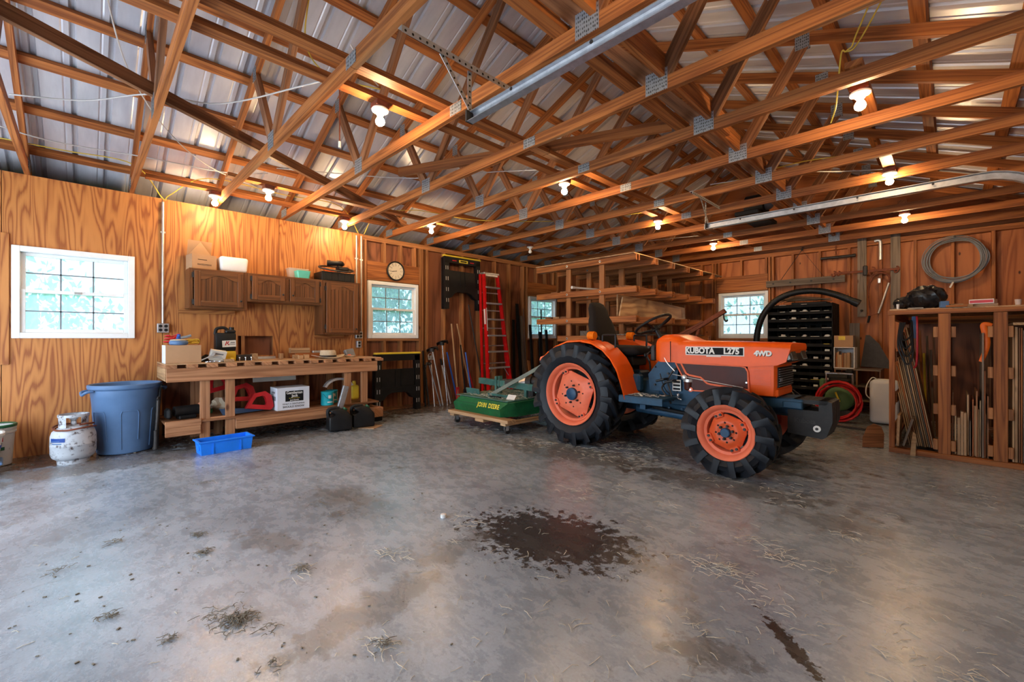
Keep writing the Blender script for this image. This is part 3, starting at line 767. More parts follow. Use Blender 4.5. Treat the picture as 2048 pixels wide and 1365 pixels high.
def wheel(nm, c, Rt, Rr, W, nl, side, discmat, hubmat, lug, lw):
    """side -1: outer face towards -y"""
    e = bpy.data.objects.new(nm, None); COL.objects.link(e); e.parent = TR; e.location = c
    if side > 0: e.rotation_euler = (0, 0, pi)
    h = W/2; sh = Rt-lug                                        # tread base radius
    b = MB()
    prof = [(Rr-.01, -h*.62), (Rr+.012, -h*.74), (Rr+.04, -h*.90), ((Rr+sh)/2, -h*1.04), (sh-.055, -h*1.0), (sh-.02, -h*.88), (sh-.004, -h*.6), (sh, 0),
            (sh-.004, h*.6), (sh-.02, h*.88), (sh-.055, h*1.0), ((Rr+sh)/2, h*1.04), (Rr+.04, h*.90), (Rr+.012, h*.74), (Rr-.01, h*.62)]
    lathe_y(b, prof, (0, 0, 0), 64)
    def base(w):                                                # radius of the carcass at offset w
        a = abs(w)/h
        return sh-.004*min(1, a/.6) if a < .6 else sh-.004-.055*((a-.6)/.42)**1.7
    for sd in (-1, 1):
        for i in range(nl):
            th0 = 2*pi*(i+(.5 if sd > 0 else 0))/nl
            rings = []
            for t in (0, .2, .45, .7, .9, 1.0, 1.08):
                w = sd*h*(.02+1.0*t) if t <= 1 else sd*h*1.05
                th = th0+(2*pi/nl)*.95*min(t, 1.02)*1.0
                rb = base(w)-.012 if t <= 1 else sh-.10
                top = base(w*.0)+lug*(1 if t < .95 else .72) if t <= 1 else sh-.045
                if t == .9: top -= .006
                wd = lw*(1.05 if t < .95 else 1.25); wt = wd*.62
                q = []
                for rr, dw in ((rb, -wd/2), (top, -wt/2), (top, wt/2), (rb, wd/2)):
                    a = th+dw/Rt
                    q.append((rr*math.cos(a), w, rr*math.sin(a)))
                rings.append(b.ring(q))
            b.skin(rings)
    tb = b.build('tyre', M['tire'], e, sharp=28)
    b = MB()
    lathe_y(b, [(Rr-.012, h*.66), (Rr+.006, h*.80), (Rr+.016, h*.86), (Rr+.010, h*.90), (Rr-.004, h*.84), (Rr-.020, h*.70), (Rr-.030, h*.50), (Rr-.052, h*.42),
                (Rr-.060, h*.10), (Rr-.060, -h*.5), (Rr-.02, -h*.8), (Rr+.01, -h*.86)], (0, 0, 0), 48)
    rm = b.build('rim', M['salmon'], e)
    # pressed disc with flats cut at its rim, bolted to four lugs
    b = MB(); n = 64; d0 = -h*.30; ro = Rr-.066
    def rad(a, f):
        a4 = (a-.45) % (pi/2)-pi/4
        return min(ro, ro*f/math.cos(a4)) if abs(a4) < 1.2 else ro
    fl = .85 if Rr > .28 else .93
    ring_r = [(1.0, d0), (.93, d0-.006), (.66, d0-.030), (.60, d0-.034), (.44, d0-.034), (.40, d0-.030), (.26, d0-.030)]
    rings = []
    for k, (s_, y) in enumerate(ring_r):
        rr = [(rad(2*pi*i/n, fl) if k == 0 else min(rad(2*pi*i/n, fl)*(.97 if k == 1 else 9), ro*s_)) for i in range(n)]
        rings.append(b.ring([(r*math.cos(2*pi*i/n), y, r*math.sin(2*pi*i/n)) for i, r in enumerate(rr)]))
    back = b.ring([(rad(2*pi*i/n, fl)*math.cos(2*pi*i/n), d0+.008, rad(2*pi*i/n, fl)*math.sin(2*pi*i/n)) for i in range(n)])
    b.skin([back]+rings, caps=False)
    dk = b.build('wheel_disc', M[discmat], e)
    b = MB(); lathe_y(b, [(0, .046), (ro*.22, .046), (ro*.26, .040), (ro*.27, 0), (ro*.27, -.03)], (0, d0-.02, 0), 28); b.build('hub_cap', M[hubmat], e)
    for i in range(6):
        a = 2*pi*i/6+.3; b = MB(); p = V((ro*.37*math.cos(a), d0-.03, ro*.37*math.sin(a)))
        b.cyl(p, p+V((0, -.022, 0)), .0115, seg=6); b.cyl(p+V((0, -.022, 0)), p+V((0, -.032, 0)), .007, seg=8); b.build('wheel_nut', M['iron'], e)
    b = MB()
    for i in range(8):
        a = 2*pi*i/8+.1; p = V((ro*.54*math.cos(a), d0-.0345, ro*.54*math.sin(a))); b.box(p, (.014, .003, .014), rot=(0, .5, 0))
    b.build('bolt_holes', M['blackm'], dk)
    for i in range(4):
        a = .45+pi/2*i; b = MB(); m = Matrix.Rotation(-a, 4, 'Y')
        b.box((ro*.985, d0-.012, 0), (.045, .035, .075), M=m, bev=.006); b.build('rim_clamp', M[discmat], e)
        b = MB()
        for dz in (-.02, .02): b.cyl(m @ V((ro*.985, d0-.03, dz)), m @ V((ro*.985, d0-.042, dz)), .011, seg=6)
        b.build('clamp_bolts', M['iron'], e)
    return e
wheel('rear_wheel', (0, -.50, .546), .552, .322, .29, 18, -1, 'salmon', 'hubblue', .046, .060)
wheel('rear_wheel', (0, .50, .546), .552, .322, .29, 18, 1, 'salmon', 'hubblue', .046, .060)
wheel('front_wheel', (1.58, -.49, .368), .374, .216, .215, 14, -1, 'wheelorange', 'hubblue', .040, .064)
wheel('front_wheel', (1.58, .49, .368), .374, .216, .215, 14, 1, 'wheelorange', 'hubblue', .040, .064)

# ---- chassis
b = MB(); b.box((-.02, 0, .56), (.46, .34, .40), bev=.03, seg=2); b.box((.48, 0, .55), (.62, .26, .34), bev=.03, seg=2); b.box((.30, 0, .74), (.5, .22, .12), bev=.02)
for s in (-1, 1): b.cyl((0, s*.12, .53), (0, s*.37, .53), .085, .075, 20); b.cyl((0, s*.30, .53), (0, s*.36, .53), .11, seg=20)
b.cyl((.05, -.19, .62), (.05, -.13, .62), .09, seg=16)
b.build('gearbox', M['tblue'], TR)
b = MB(); b.box((1.05, 0, .62), (.55, .32, .42), bev=.025, seg=2); b.box((1.10, -.175, .62), (.34, .05, .26), bev=.012); b.box((1.42, 0, .58), (.3, .30, .34), bev=.02)
for i in range(6): b.box((.86+.07*i, -.165, .80), (.03, .03, .05), bev=.006)
for x, z in ((.92, .46), (1.05, .46), (1.18, .46), (1.24, .60), (1.24, .74), (.9, .72)): b.cyl((x, -.20, z), (x, -.215, z), .012, seg=6)
b.box((1.02, 0, .395), (.7, .26, .09), bev=.03)
b.build('engine_block', M['tblue'], TR)
b = MB()
m = Matrix(((1, 0, 0, 0), (0, 0, 1, -.22), (0, 1, 0, 0), (0, 0, 0, 1)))
b.prism([(.72, .62), (1.0, .62), (1.02, .93), (.82, .93), (.70, .78)], .44, m); b.build('clutch_housing', M['tblue'], TR)
b = MB(); b.cyl((.92, -.225, .80), (.92, -.24, .80), .012, seg=6); b.cyl((.78, -.225, .86), (.78, -.24, .86), .010, seg=6); b.cyl((.78, -.225, .68), (.78, -.24, .68), .010, seg=6); b.build('housing_bolts', M['iron'], TR)
b = MB(); b.box((1.62, 0, .56), (.72, .20, .14), bev=.02); b.box((1.86, 0, .60), (.24, .26, .10), bev=.015)
for s in (-1, 1): b.box((1.75, s*.16, .605), (.58, .035, .085), bev=.008)
b.build('front_frame', M['tblue'], TR)
b = MB(); b.cyl((1.58, -.36, .37), (1.58, .36, .37), .055, seg=16)
for s in (-1, 1): b.cyl((1.58, s*.34, .30), (1.58, s*.34, .47), .075, .06, 18); b.sphere((1.58, s*.33, .37), .10)
b.box((1.58, 0, .43), (.16, .16, .16), bev=.02); b.build('front_axle', M['tblue'], TR)
b = MB(); b.cyl((1.30, -.10, .40), (.45, -.06, .46), .035, seg=12); b.cyl((1.2, -.16, .385), (.55, -.16, .41), .042, seg=14); b.build('drive_shaft_cover', M['tblue'], TR)
b = MB(); b.tube([(.55, -.20, .47), (.85, -.22, .44), (1.15, -.22, .42), (1.4, -.34, .42), (1.5, -.36, .40)], .018, sm=4); b.build('steering_link', M['gunk'], TR)

# ---- footplates with dried chaff, pedals and levers
for s in (-1, 1):
    b = MB(); b.box((.80, s*.40, .575), (.46, .34, .03), bev=.006); b.box((.80, s*.565, .55), (.46, .015, .06), bev=.004); b.box((.72, s*.30, .50), (.06, .14, .12)); fp = b.build('footplate', M['tblue'], TR)
    b = MB()
    for i in range(70):
        x, y = .62+.34*random.random(), s*(.30+.22*random.random()); a = random.uniform(0, 3.1)
        b.box((x, y, .593), (.03, .004, .003), rot=(0, .1, a))
    o = b.build('dried_chaff', M['straw'], fp); o['kind'] = 'stuff'
b = MB(); b.box((.50, -.22, .68), (.10, .16, .16), bev=.01); b.box((.52, -.26, .69), (.26, .10, .18), bev=.02); b.build('lever_bracket', M['tblue'], TR)
def lever(nm, pts, r, mat='iron', knob=None):
    b = MB(); b.tube(pts, r, sm=4); o = b.build(nm, M[mat], TR)
    if knob: b = MB(); b.sphere(pts[-1], knob, (1, 1, 1.2), 12); b.build('lever_knob', M['black'], o)
    return o
lever('brake_pedal', [(.92, -.26, .72), (.90, -.32, .66), (.98, -.34, .56), (1.00, -.34, .52)], .009)
b = MB(); b.box((.91, -.34, .745), (.09, .10, .02), rot=(0, -.3, 0), bev=.005); b.build('pedal_pad', M['black'], TR)
b = MB(); b.box((.99, -.33, .735), (.09, .09, .02), rot=(0, -.3, 0), bev=.005); b.build('pedal_pad', M['black'], TR)
lever('clutch_pedal', [(1.0, -.25, .86), (.94, -.28, .74), (.98, -.31, .64), (1.02, -.33, .55)], .008)
lever('gear_lever', [(.66, -.10, .82), (.66, -.12, .90), (.62, -.13, .97)], .009, 'gunk', .02)
lever('gear_lever', [(.74, .06, .82), (.74, .08, .95), (.70, .08, 1.04)], .009, 'gunk', .02)
lever('throttle_rod', [(.86, -.25, 1.03), (.92, -.27, .92), (1.0, -.26, .83)], .004, 'alu')
lever('hood_stay_rod', [(.96, -.25, .80), (1.2, -.265, .77), (1.62, -.27, .72)], .0035, 'alu')
b = MB(); b.box((.58, 0, .98), (.02, .02, .02)); b.cyl((.80, 0, .95), (.76, 0, 1.10), .05, .04); b.build('dash_post', M['iron'], TR)
# fuel filter, nameplate, tap
b = MB(); b.cyl((1.13, -.235, .665), (1.13, -.235, .735), .042, .046, 20); b.sphere((1.13, -.235, .665), .042, (1, 1, .4), 16); fb = b.build('filter_bowl', M['smoke'], TR)
b = MB(); b.cyl((1.13, -.235, .735), (1.13, -.235, .76), .05, seg=20); b.sphere((1.10, -.27, .775), .028, (1, .6, 1), 12); b.build('filter_cap', M['alu'], fb)
b = MB(); b.box((1.005, -.226, .69), (.085, .004, .11)); npl = b.build('data_plate', M['ivory'], TR)
b = MB()
for i in range(3): b.box((1.005, -.2285, .655+.034*i), (.07, .001, .018))
b.build('plate_print', M['ink'], npl)
b = MB(); b.cyl((1.03, -.22, .58), (1.03, -.27, .58), .010); b.cyl((1.0, -.26, .575), (1.07, -.26, .56), .006); b.sphere((1.03, -.25, .60), .016, seg=10); b.build('drain_tap', M['chrome'], TR)
b = MB(); b.tube([(.86, -.28, .80), (.88, -.29, .74), (.9, -.3, .70), (.92, -.28, .64), (.95, -.25, .60)], .005, sm=3); b.tube([(1.1, -.24, .80), (1.16, -.25, .83), (1.22, -.2, .86)], .006, sm=3); b.tube([(1.0, -.24, .92), (1.02, -.26, .88), (1.0, -.25, .84)], .005, sm=3); b.build('fuel_lines', M['iron'], TR)

# ---- bonnet and cowl
def sect(x, yw, z0, z1, r):
    P = []
    for cx, cz, a0 in ((yw-r, z1-r*.8, 0), (-(yw-r), z1-r*.8, 90)):
        for k in range(5):
            a = R(a0+90*k/4); P.append((x, cx+r*math.cos(a), cz+r*.8*math.sin(a)))
    return [(x, yw, z0)]+P+[(x, -yw, z0)]
b = MB(); rings = [b.ring(sect(x, yw, z0, z1, .055)) for x, yw, z0, z1 in ((.965, .268, .915, 1.128), (1.4, .268, .915, 1.124), (1.66, .27, .905, 1.118), (1.72, .272, .912, 1.116), (1.88, .274, .925, 1.112), (1.945, .276, .955, 1.108), (1.975, .272, 1.06, 1.106))]
b.skin(rings); b.build('bonnet', M['orange'], TR, sharp=50)
b = MB(); rings = [b.ring(sect(x, yw, z0, z1, r)) for x, yw, z0, z1, r in ((.795, .235, .95, 1.10, .05), (.81, .26, .93, 1.15, .08), (.86, .268, .915, 1.185, .10), (.95, .268, .915, 1.19, .10), (1.03, .268, .915, 1.17, .09), (1.11, .26, .95, 1.135, .08), (1.17, .24, 1.05, 1.118, .05))]
for rg in rings[5:]:
    for v in rg: v.co.y *= .92
b.skin(rings); b.build('dash_cowl', M['orange'], TR, sharp=50)
b = MB(); b.box((.962, -.269, 1.02), (.006, .004, .20)); b.box((.962, 0, 1.128), (.006, .48, .006)); b.build('bonnet_seam', M['ink'], TR)
# nose: lower block, louvres, grille, headlamps, lip
b = MB(); rings = [b.ring([(x0, -y, z), (x1, -y, z), (x1+.02, -y+.03, z), (x1+.02, y-.03, z), (x1, y, z), (x0, y, z)]) for x0, x1, y, z in ((1.67, 1.83, .225, .655), (1.665, 1.845, .245, .665), (1.655, 1.85, .25, .75), (1.65, 1.85, .252, .93))]
b.skin(rings); b.build('nose_panel', M['orange'], TR, sharp=50)
b = MB(); b.box((1.86, 0, .69), (.03, .46, .075), bev=.015); b.build('nose_lip', M['orange'], TR)
b = MB()
for s in (-1, 1):
    for k in range(11): b.box((1.75, s*.2525, .755+.0125*k), (.16-.0*k, .006, .0055))
b.build('side_louvres', M['wheelorange'], TR)
b = MB(); b.box((1.872, 0, .82), (.012, .44, .17)); gr = b.build('grille', M['blackm'], TR)
b = MB()
for k in range(8): b.box((1.88, 0, .75+.02*k), (.012, .43, .004))
b.box((1.886, -.17, .80), (.004, .06, .03)); b.build('grille_bars', M['grayp'], gr)
b = MB(); b.box((1.945, 0, 1.005), (.05, .50, .105), rot=(0, -.30, 0), bev=.012); hl = b.build('headlamp_panel', M['black'], TR)
for s in (-1, 1):
    b = MB(); b.box((1.97, s*.165, 1.008), (.018, .15, .085), rot=(0, -.30, 0), bev=.006); b.box((1.94, s*.258, 1.008), (.06, .018, .085), rot=(0, -.3, 0), bev=.006); b.build('headlamp', M['headlamp'], hl)
    b = MB()
    for k in range(4): b.box((1.978-.006*k, s*.165, .985+.016*k), (.012, .13, .003)); b.box((1.945-.005*k, s*.268, .985+.016*k), (.04, .003, .003))
    b.build('headlamp_guard', M['iron'], hl)
for s in (-1, 1):
    y0 = s*.256
    mm = Matrix(((1, 0, 0, 0), (0, 0, 1, y0-.004), (0, 1, 0, 0), (0, 0, 0, 1)))
    b = MB(); b.prism([(1.01, .912), (1.61, .905), (1.655, .87), (1.665, .62), (1.30, .665), (1.14, .66)], .008, mm); sp = b.build('side_panel', M['smoke'], TR)
    yo = y0+s*.006
    def edge(pts, w=.014): 
        b = MB(); b.tube([(x, yo, z) for x, z in pts], w/2, 6); return b.build('panel_rim', M['salmon'], sp)
    edge([(1.01, .912), (1.60, .905), (1.635, .895), (1.655, .86), (1.668, .62)]); edge([(1.01, .912), (1.08, .785), (1.14, .655), (1.30, .660), (1.40, .652), (1.668, .62)])
    edge([(1.065, .910), (1.115, .815), (1.145, .800), (1.25, .785), (1.275, .765), (1.31, .735), (1.34, .728), (1.665, .700)], .018)
    b = MB(); b.cyl((1.16, y0, .665), (1.16, y0+s*.014, .665), .022, seg=12); b.build('panel_boss', M['salmon'], sp)
    b = MB(); b.cyl((1.16, y0, .665), (1.16, y0+s*.02, .665), .010, seg=6); b.cyl((1.645, y0, .765), (1.645, y0+s*.012, .765), .008, seg=8); b.build('panel_bolt', M['alu'], sp)
# badges
b = MB(); b.box((1.372, -.2705, 1.032), (.515, .004, .080)); bd = b.build('badge', M['ivory'], TR)
b = MB(); b.box((1.372, -.2730, 1.032), (.498, .002, .064)); b.build('badge_field', M['ink'], bd)
text('KUBOTA', .074, M['ivory'], 'badge_lettering', TR, (1.245, -.2745, 1.033), (pi/2, 0, 0), .001, .0034, .90)
text('L275', .074, M['ivory'], 'badge_lettering', TR, (1.525, -.2745, 1.033), (pi/2, 0, 0), .001, .0034, .90)
text('4WD', .058, M['ivory'], 'drive_lettering', TR, (1.775, -.2745, 1.02), (pi/2, 0, 0), .003, .0034, 1.0)
text('4WD', .058, M['ink'], 'lettering_shade', TR, (1.779, -.2738, 1.016), (pi/2, 0, 0), .001, .003, 1.0)
b = MB(); b.box((1.372, -.2705, .985), (.13, .002, .008)); b.build('scratch_mark', M['ivory'], TR)

# ---- fenders
arc = [(-.44, .93), (-.36, 1.0), (-.24, 1.07), (-.08, 1.125), (.10, 1.135), (.25, 1.11), (.38, 1.045), (.48, .95), (.55, .84), (.60, .70), (.64, .57)]
for s in (-1, 1):
    b = MB(); A = []
    for x, z in arc: A.append([(x, s*.28, z), (x, s*.55, z), (x, s*.575, z-.006), (x, s*.58, z-.022), (x, s*.572, z-.022), (x, s*.55, z-.010), (x, s*.28, z-.010)])
    b.skin([b.ring(q) for q in A])
    mm = Matrix(((1, 0, 0, 0), (0, 0, 1, s*.285), (0, 1, 0, 0), (0, 0, 0, 1)))
    b.prism([(x, z-.002) for x, z in arc]+[(.40, .57), (.35, .75), (.1, .98), (-.2, .98)], .012, mm)
    f = b.build('fender', M['orange'], TR, sharp=50)
    b = MB(); b.cyl((.13, s*.40, 1.118), (.13, s*.40, 1.15), .012); b.build('lamp_stalk', M['black'], TR)
    b = MB(); b.cyl((.09, s*.40, 1.178), (.17, s*.40, 1.178), .044, .044, 20)
    for k in range(3): b.cyl((.105+.022*k, s*.40, 1.178), (.112+.022*k, s*.40, 1.178), .048, seg=20)
    b.build('signal_lamp', M['amber'], TR)
    b = MB(); b.tube([(.22, s*.33, 1.11), (.22, s*.33, 1.17), (.24, s*.33, 1.185), (.36, s*.33, 1.185), (.38, s*.33, 1.17), (.38, s*.33, 1.05)], .011, sm=3); b.build('grab_rail', M['black'], TR)
    b = MB(); b.sphere((-.42, s*.56, .90), .055, (1, .8, .9), 14); b.cyl((-.46, s*.56, .90), (-.36, s*.56, .90), .04); b.build('tail_lamp', M['salmon'], TR)

# ---- seat
b = MB()
rings = []
for x, w_, z0, z1 in ((.06, .17, .985, 1.05), (.10, .21, .965, 1.075), (.25, .225, .955, 1.075), (.42, .225, .955, 1.07), (.52, .20, .965, 1.06), (.555, .15, .985, 1.035)):
    P = []
    for k in range(16):
        a = 2*pi*k/16; cx, cz = math.cos(a), math.sin(a)
        P.append((x, w_*math.copysign(abs(cx)**.5, cx), (z0+z1)/2+(z1-z0)/2*math.copysign(abs(cz)**.6, cz)))
    rings.append(b.ring(P))
b.skin(rings); b.build('seat_cushion', M['seat'], TR, sharp=60)
b = MB(); rings = []
for z, x, w_, t in ((1.02, .06, .19, .05), (1.06, .05, .225, .065), (1.18, .01, .235, .07), (1.30, -.02, .225, .065), (1.36, -.035, .20, .06), (1.40, -.045, .175, .055), (1.50, -.075, .155, .05), (1.555, -.09, .125, .035), (1.575, -.095, .08, .015)):
    P = []
    for k in range(18):
        a = 2*pi*k/18; cx, cy = math.cos(a), math.sin(a)
        P.append((x+t*math.copysign(abs(cx)**.7, cx), w_*math.copysign(abs(cy)**.6, cy), z))
    rings.append(b.ring(P))
b.skin(rings); b.build('backrest', M['seat'], TR, sharp=60)
b = MB(); b.tube([(-.02, -.24, 1.17), (.10, -.25, 1.17), (.12, -.25, 1.15), (.12, -.25, 1.06)], .009, sm=3); b.build('armrest_bar', M['iron'], TR)
b = MB(); b.box((.28, 0, .90), (.40, .30, .10), bev=.01); b.box((.28, 0, .82), (.26, .24, .12)); b.box((.06, 0, .95), (.06, .34, .12)); b.build('seat_base', M['gunk'], TR)
# ---- steering wheel
st = Matrix.Translation((.64, 0, 1.30)) @ Matrix.Rotation(R(-30), 4, 'Y')
b = MB(); b.tube([st @ V((.195*math.cos(2*pi*k/40), .195*math.sin(2*pi*k/40), 0)) for k in range(40)], .014, 10, True)
sw = b.build('steering_wheel', M['black'], TR)
b = MB()
for k in range(3):
    a = 2*pi*k/3+.6; b.tube([st @ V((.03*math.cos(a), .03*math.sin(a), -.06)), st @ V((.12*math.cos(a), .12*math.sin(a), -.025)), st @ V((.19*math.cos(a), .19*math.sin(a), 0))], .012, 8, sm=3)
b.cyl(st @ V((0, 0, -.075)), st @ V((0, 0, -.03)), .045, .035, 18); b.build('wheel_spokes', M['black'], sw)
b = MB(); b.cyl(st @ V((0, 0, -.07)), st @ V((0, 0, -.32)), .022, .03, 14); b.build('steering_column', M['black'], TR)
b = MB(); b.box((.74, -.18, 1.0), (.05, .05, .16), bev=.01); b.cyl((.71, -.19, 1.05), (.71, -.23, 1.06), .015); b.tube([(.72, -.2, 1.02), (.70, -.24, .98), (.74, -.26, .92)], .006, sm=3); b.build('switch_cluster', M['iron'], TR)

# ---- front weights
b = MB(); b.box((1.97, 0, .60), (.14, .40, .06), bev=.008); b.build('weight_bracket', M['tblue'], TR)
def weight(y):
    b = MB(); mm = Matrix(((1, 0, 0, 1.93), (0, 0, 1, y), (0, 1, 0, .365), (0, 0, 0, 1)))
    b.prism([(.0, .0), (.24, -.02), (.265, .0), (.305, .12), (.305, .20), (0, .20)], .074, mm)
    b.prism([(0, .20), (.075, .20), (.075, .285), (.04, .285), (0, .255)], .074, mm); b.prism([(.215, .20), (.305, .20), (.30, .275), (.27, .285), (.215, .285)], .074, mm)
    b.prism([(.04, .252), (.075, .252), (.215, .252), (.27, .252), (.28, .285), (.04, .285)], .060, mm)
    return b.build('suitcase_weight', M['weight'], TR, sharp=25)
for k in range(4): weight(-.165+.0805*k)
b = MB(); b.cyl((2.135, -.167, .425), (2.135, -.175, .425), .026, seg=18); wn = b.build('weight_washer', M['ivory'], TR)
b = MB(); b.cyl((2.135, -.175, .425), (2.135, -.182, .425), .011, seg=12); b.build('washer_bolt', M['iron'], wn)
text('Kubota', .05, M['iron'], 'cast_lettering', TR, (2.05, -.166, .475), (pi/2, 0, 0), .002, .001, 1)
# rear linkage
b = MB(); b.box((-.30, 0, .72), (.12, .20, .22), bev=.015); b.cyl((-.26, -.34, .62), (-.62, -.34, .40), .022); b.cyl((-.26, .34, .62), (-.62, .34, .40), .022); b.cyl((-.30, -.33, .86), (-.55, -.34, .48), .014); b.build('lift_arms', M['iron'], TR)

# ================================================================== rotary mower on its wheeled dolly
DX, DY = -4.78, 3.55
D = thing('dolly', 'low timber dolly on casters under the green mower deck', 'dolly', (-4.25, 3.55, 0))
b = MB(); b.box((.05, .02, .165), (1.16, .14, .038), bev=.003); b.build('front_plank', M['pale'], D)
b = MB(); b.box((.02, 1.0, .165), (1.12, .14, .038)); b.build('rear_plank', M['pale'], D)
for x in (-.48, .52):
    b = MB(); b.box((x, .53, .126), (.09, 1.1, .038)); b.build('side_rail', M['pale'], D)
b = MB(); b.box((.12, .0, .127), (.16, .10, .036)); b.build('block', M['pale'], D)
for x, y in ((-.48, .06), (.52, .04), (-.48, .98), (.52, .98)):
    b = MB(); b.box((x, y, .104), (.07, .07, .005)); b.box((x-.022, y, .075), (.004, .04, .06)); b.box((x+.022, y, .075), (.004, .04, .06)); cs = b.build('caster_fork', M['alu'], D)
    b = MB(); b.cyl((x-.016, y+.012, .040), (x+.016, y+.012, .040), .039, seg=20); b.build('caster_wheel', M['iron'], cs)
MW = thing('rotary_mower', 'green rotary mower deck with yellow lettering and chaff on top', 'mower', (-4.25, 3.60, .185))
b = MB()
# deck shell: front face leaning, chamfered right side
P0 = [(-.53, 0), (.44, 0), (.54, .14), (.54, 1.05), (-.53, 1.05)]
b.mi = 0
zt = .185
mm = Matrix.Identity(4)
lo = b.ring([(-.50, .0, 0), (.40, .0, 0), (.52, .20, 0), (.52, 1.0, 0), (-.52, 1.0, 0), (-.56, .10, 0)])
md = b.ring([(-.50, -.03, .10), (.42, -.03, .10), (.54, .16, .10), (.54, 1.0, .10), (-.54, 1.0, .10), (-.58, .10, .10)])
tp = b.ring([(-.42, .03, zt), (.54, .0, zt), (.56, .06, zt), (.55, 1.0, zt), (-.52, 1.0, zt), (-.54, .14, zt)])
b.skin([lo, md, tp], caps=True)
for f in b.bm.faces:
    f.normal_update()
dk = b.build('deck_shell', M['jdgreen'], MW)
b = MB(); b.box((-.01, .50, zt+.008), (1.02, .94, .012), bev=.004); b.build('deck_top', M['jdtop'], MW)
b = MB()
for i in range(420):
    x, y = random.uniform(-.45, .5), random.gauss(.38, .22)
    if not .04 < y < .95: continue
    b.box((x, y, zt+.018+random.random()*.012), (random.uniform(.02, .07), .003, .002), rot=(0, random.uniform(-.3, .3), random.uniform(0, 3.1)))
o = b.build('chaff', M['straw'], MW); o['kind'] = 'stuff'
b = MB(); b.box((-.36, .20, zt+.05), (.28, .012, .09), rot=(.25, 0, 0)); b.box((.18, .22, zt+.03), (.5, .012, .05), rot=(.25, 0, 0)); b.build('deck_rib', M['jdtop'], MW)
b = MB(); b.beam((-.62, .55, zt+.16), (.55, .45, zt+.15), .06, .085, bev=.004); b.box((-.20, .50, zt+.13), (.035, .06, .24)); b.box((-.13, .50, zt+.13), (.012, .06, .26)); b.box((.40, .47, zt+.09), (.04, .06, .18)); b.build('hitch_beam', M['jdtop'], MW)
b = MB(); b.cyl((.02, .48, zt+.17), (.72, .60, zt+.24), .055, .06, 20); b.cyl((.36, .54, zt+.20), (.44, .555, zt+.21), .085, seg=20); b.box((.40, .55, zt+.10), (.16, .16, .2), bev=.03); b.build('gearbox', M['iron'], MW)
b = MB(); b.cyl((.26, .52, zt+.19), (.37, .54, zt+.205), .075, seg=20); b.build('gearbox_cap', M['alu'], MW)
b = MB(); b.cyl((.52, .57, zt+.22), (.62, .585, zt+.23), .075, .085, 18); b.cyl((.66, .59, zt+.235), (.76, .61, zt+.245), .085, .06, 18); b.build('drive_coupling', M['gunk'], MW)
b = MB(); b.beam((-.02, .22, zt+.03), (.95, .62, zt+.62), .035, .045); b.build('top_link', M['boomtan'], MW)
b = MB(); b.beam((.55, .46, zt+.10), (.92, .62, zt+.50), .025, .05); b.build('lift_brace', M['jdtop'], MW)
b = MB(); b.box((.42, .17, zt+.045), (.13, .07, .004), rot=(.9, 0, .1)); b.build('paper_tag', M['paper'], MW)
b = MB(); b.tube([(.05, .14, zt+.03), (.12, .12, zt+.032), (.2, .15, zt+.03), (.27, .13, zt+.03)], .008, sm=3); b.build('cable_scrap', M['ink'], MW)
text('JOHN', .080, M['goldl'], 'deck_lettering', MW, (.09, -.026, .122), (R(72), 0, 0), .002, .002, .80, sp=1.1)
text('DEERE', .080, M['goldl'], 'deck_lettering', MW, (.31, -.026, .122), (R(72), 0, 0), .002, .002, .80, sp=1.1)
b = MB(); b.box((-.12, -.028, .125), (.90, .002, .004), rot=(R(72)-pi/2, 0, 0)); b.build('deck_pinstripe', M['jddark'], MW)
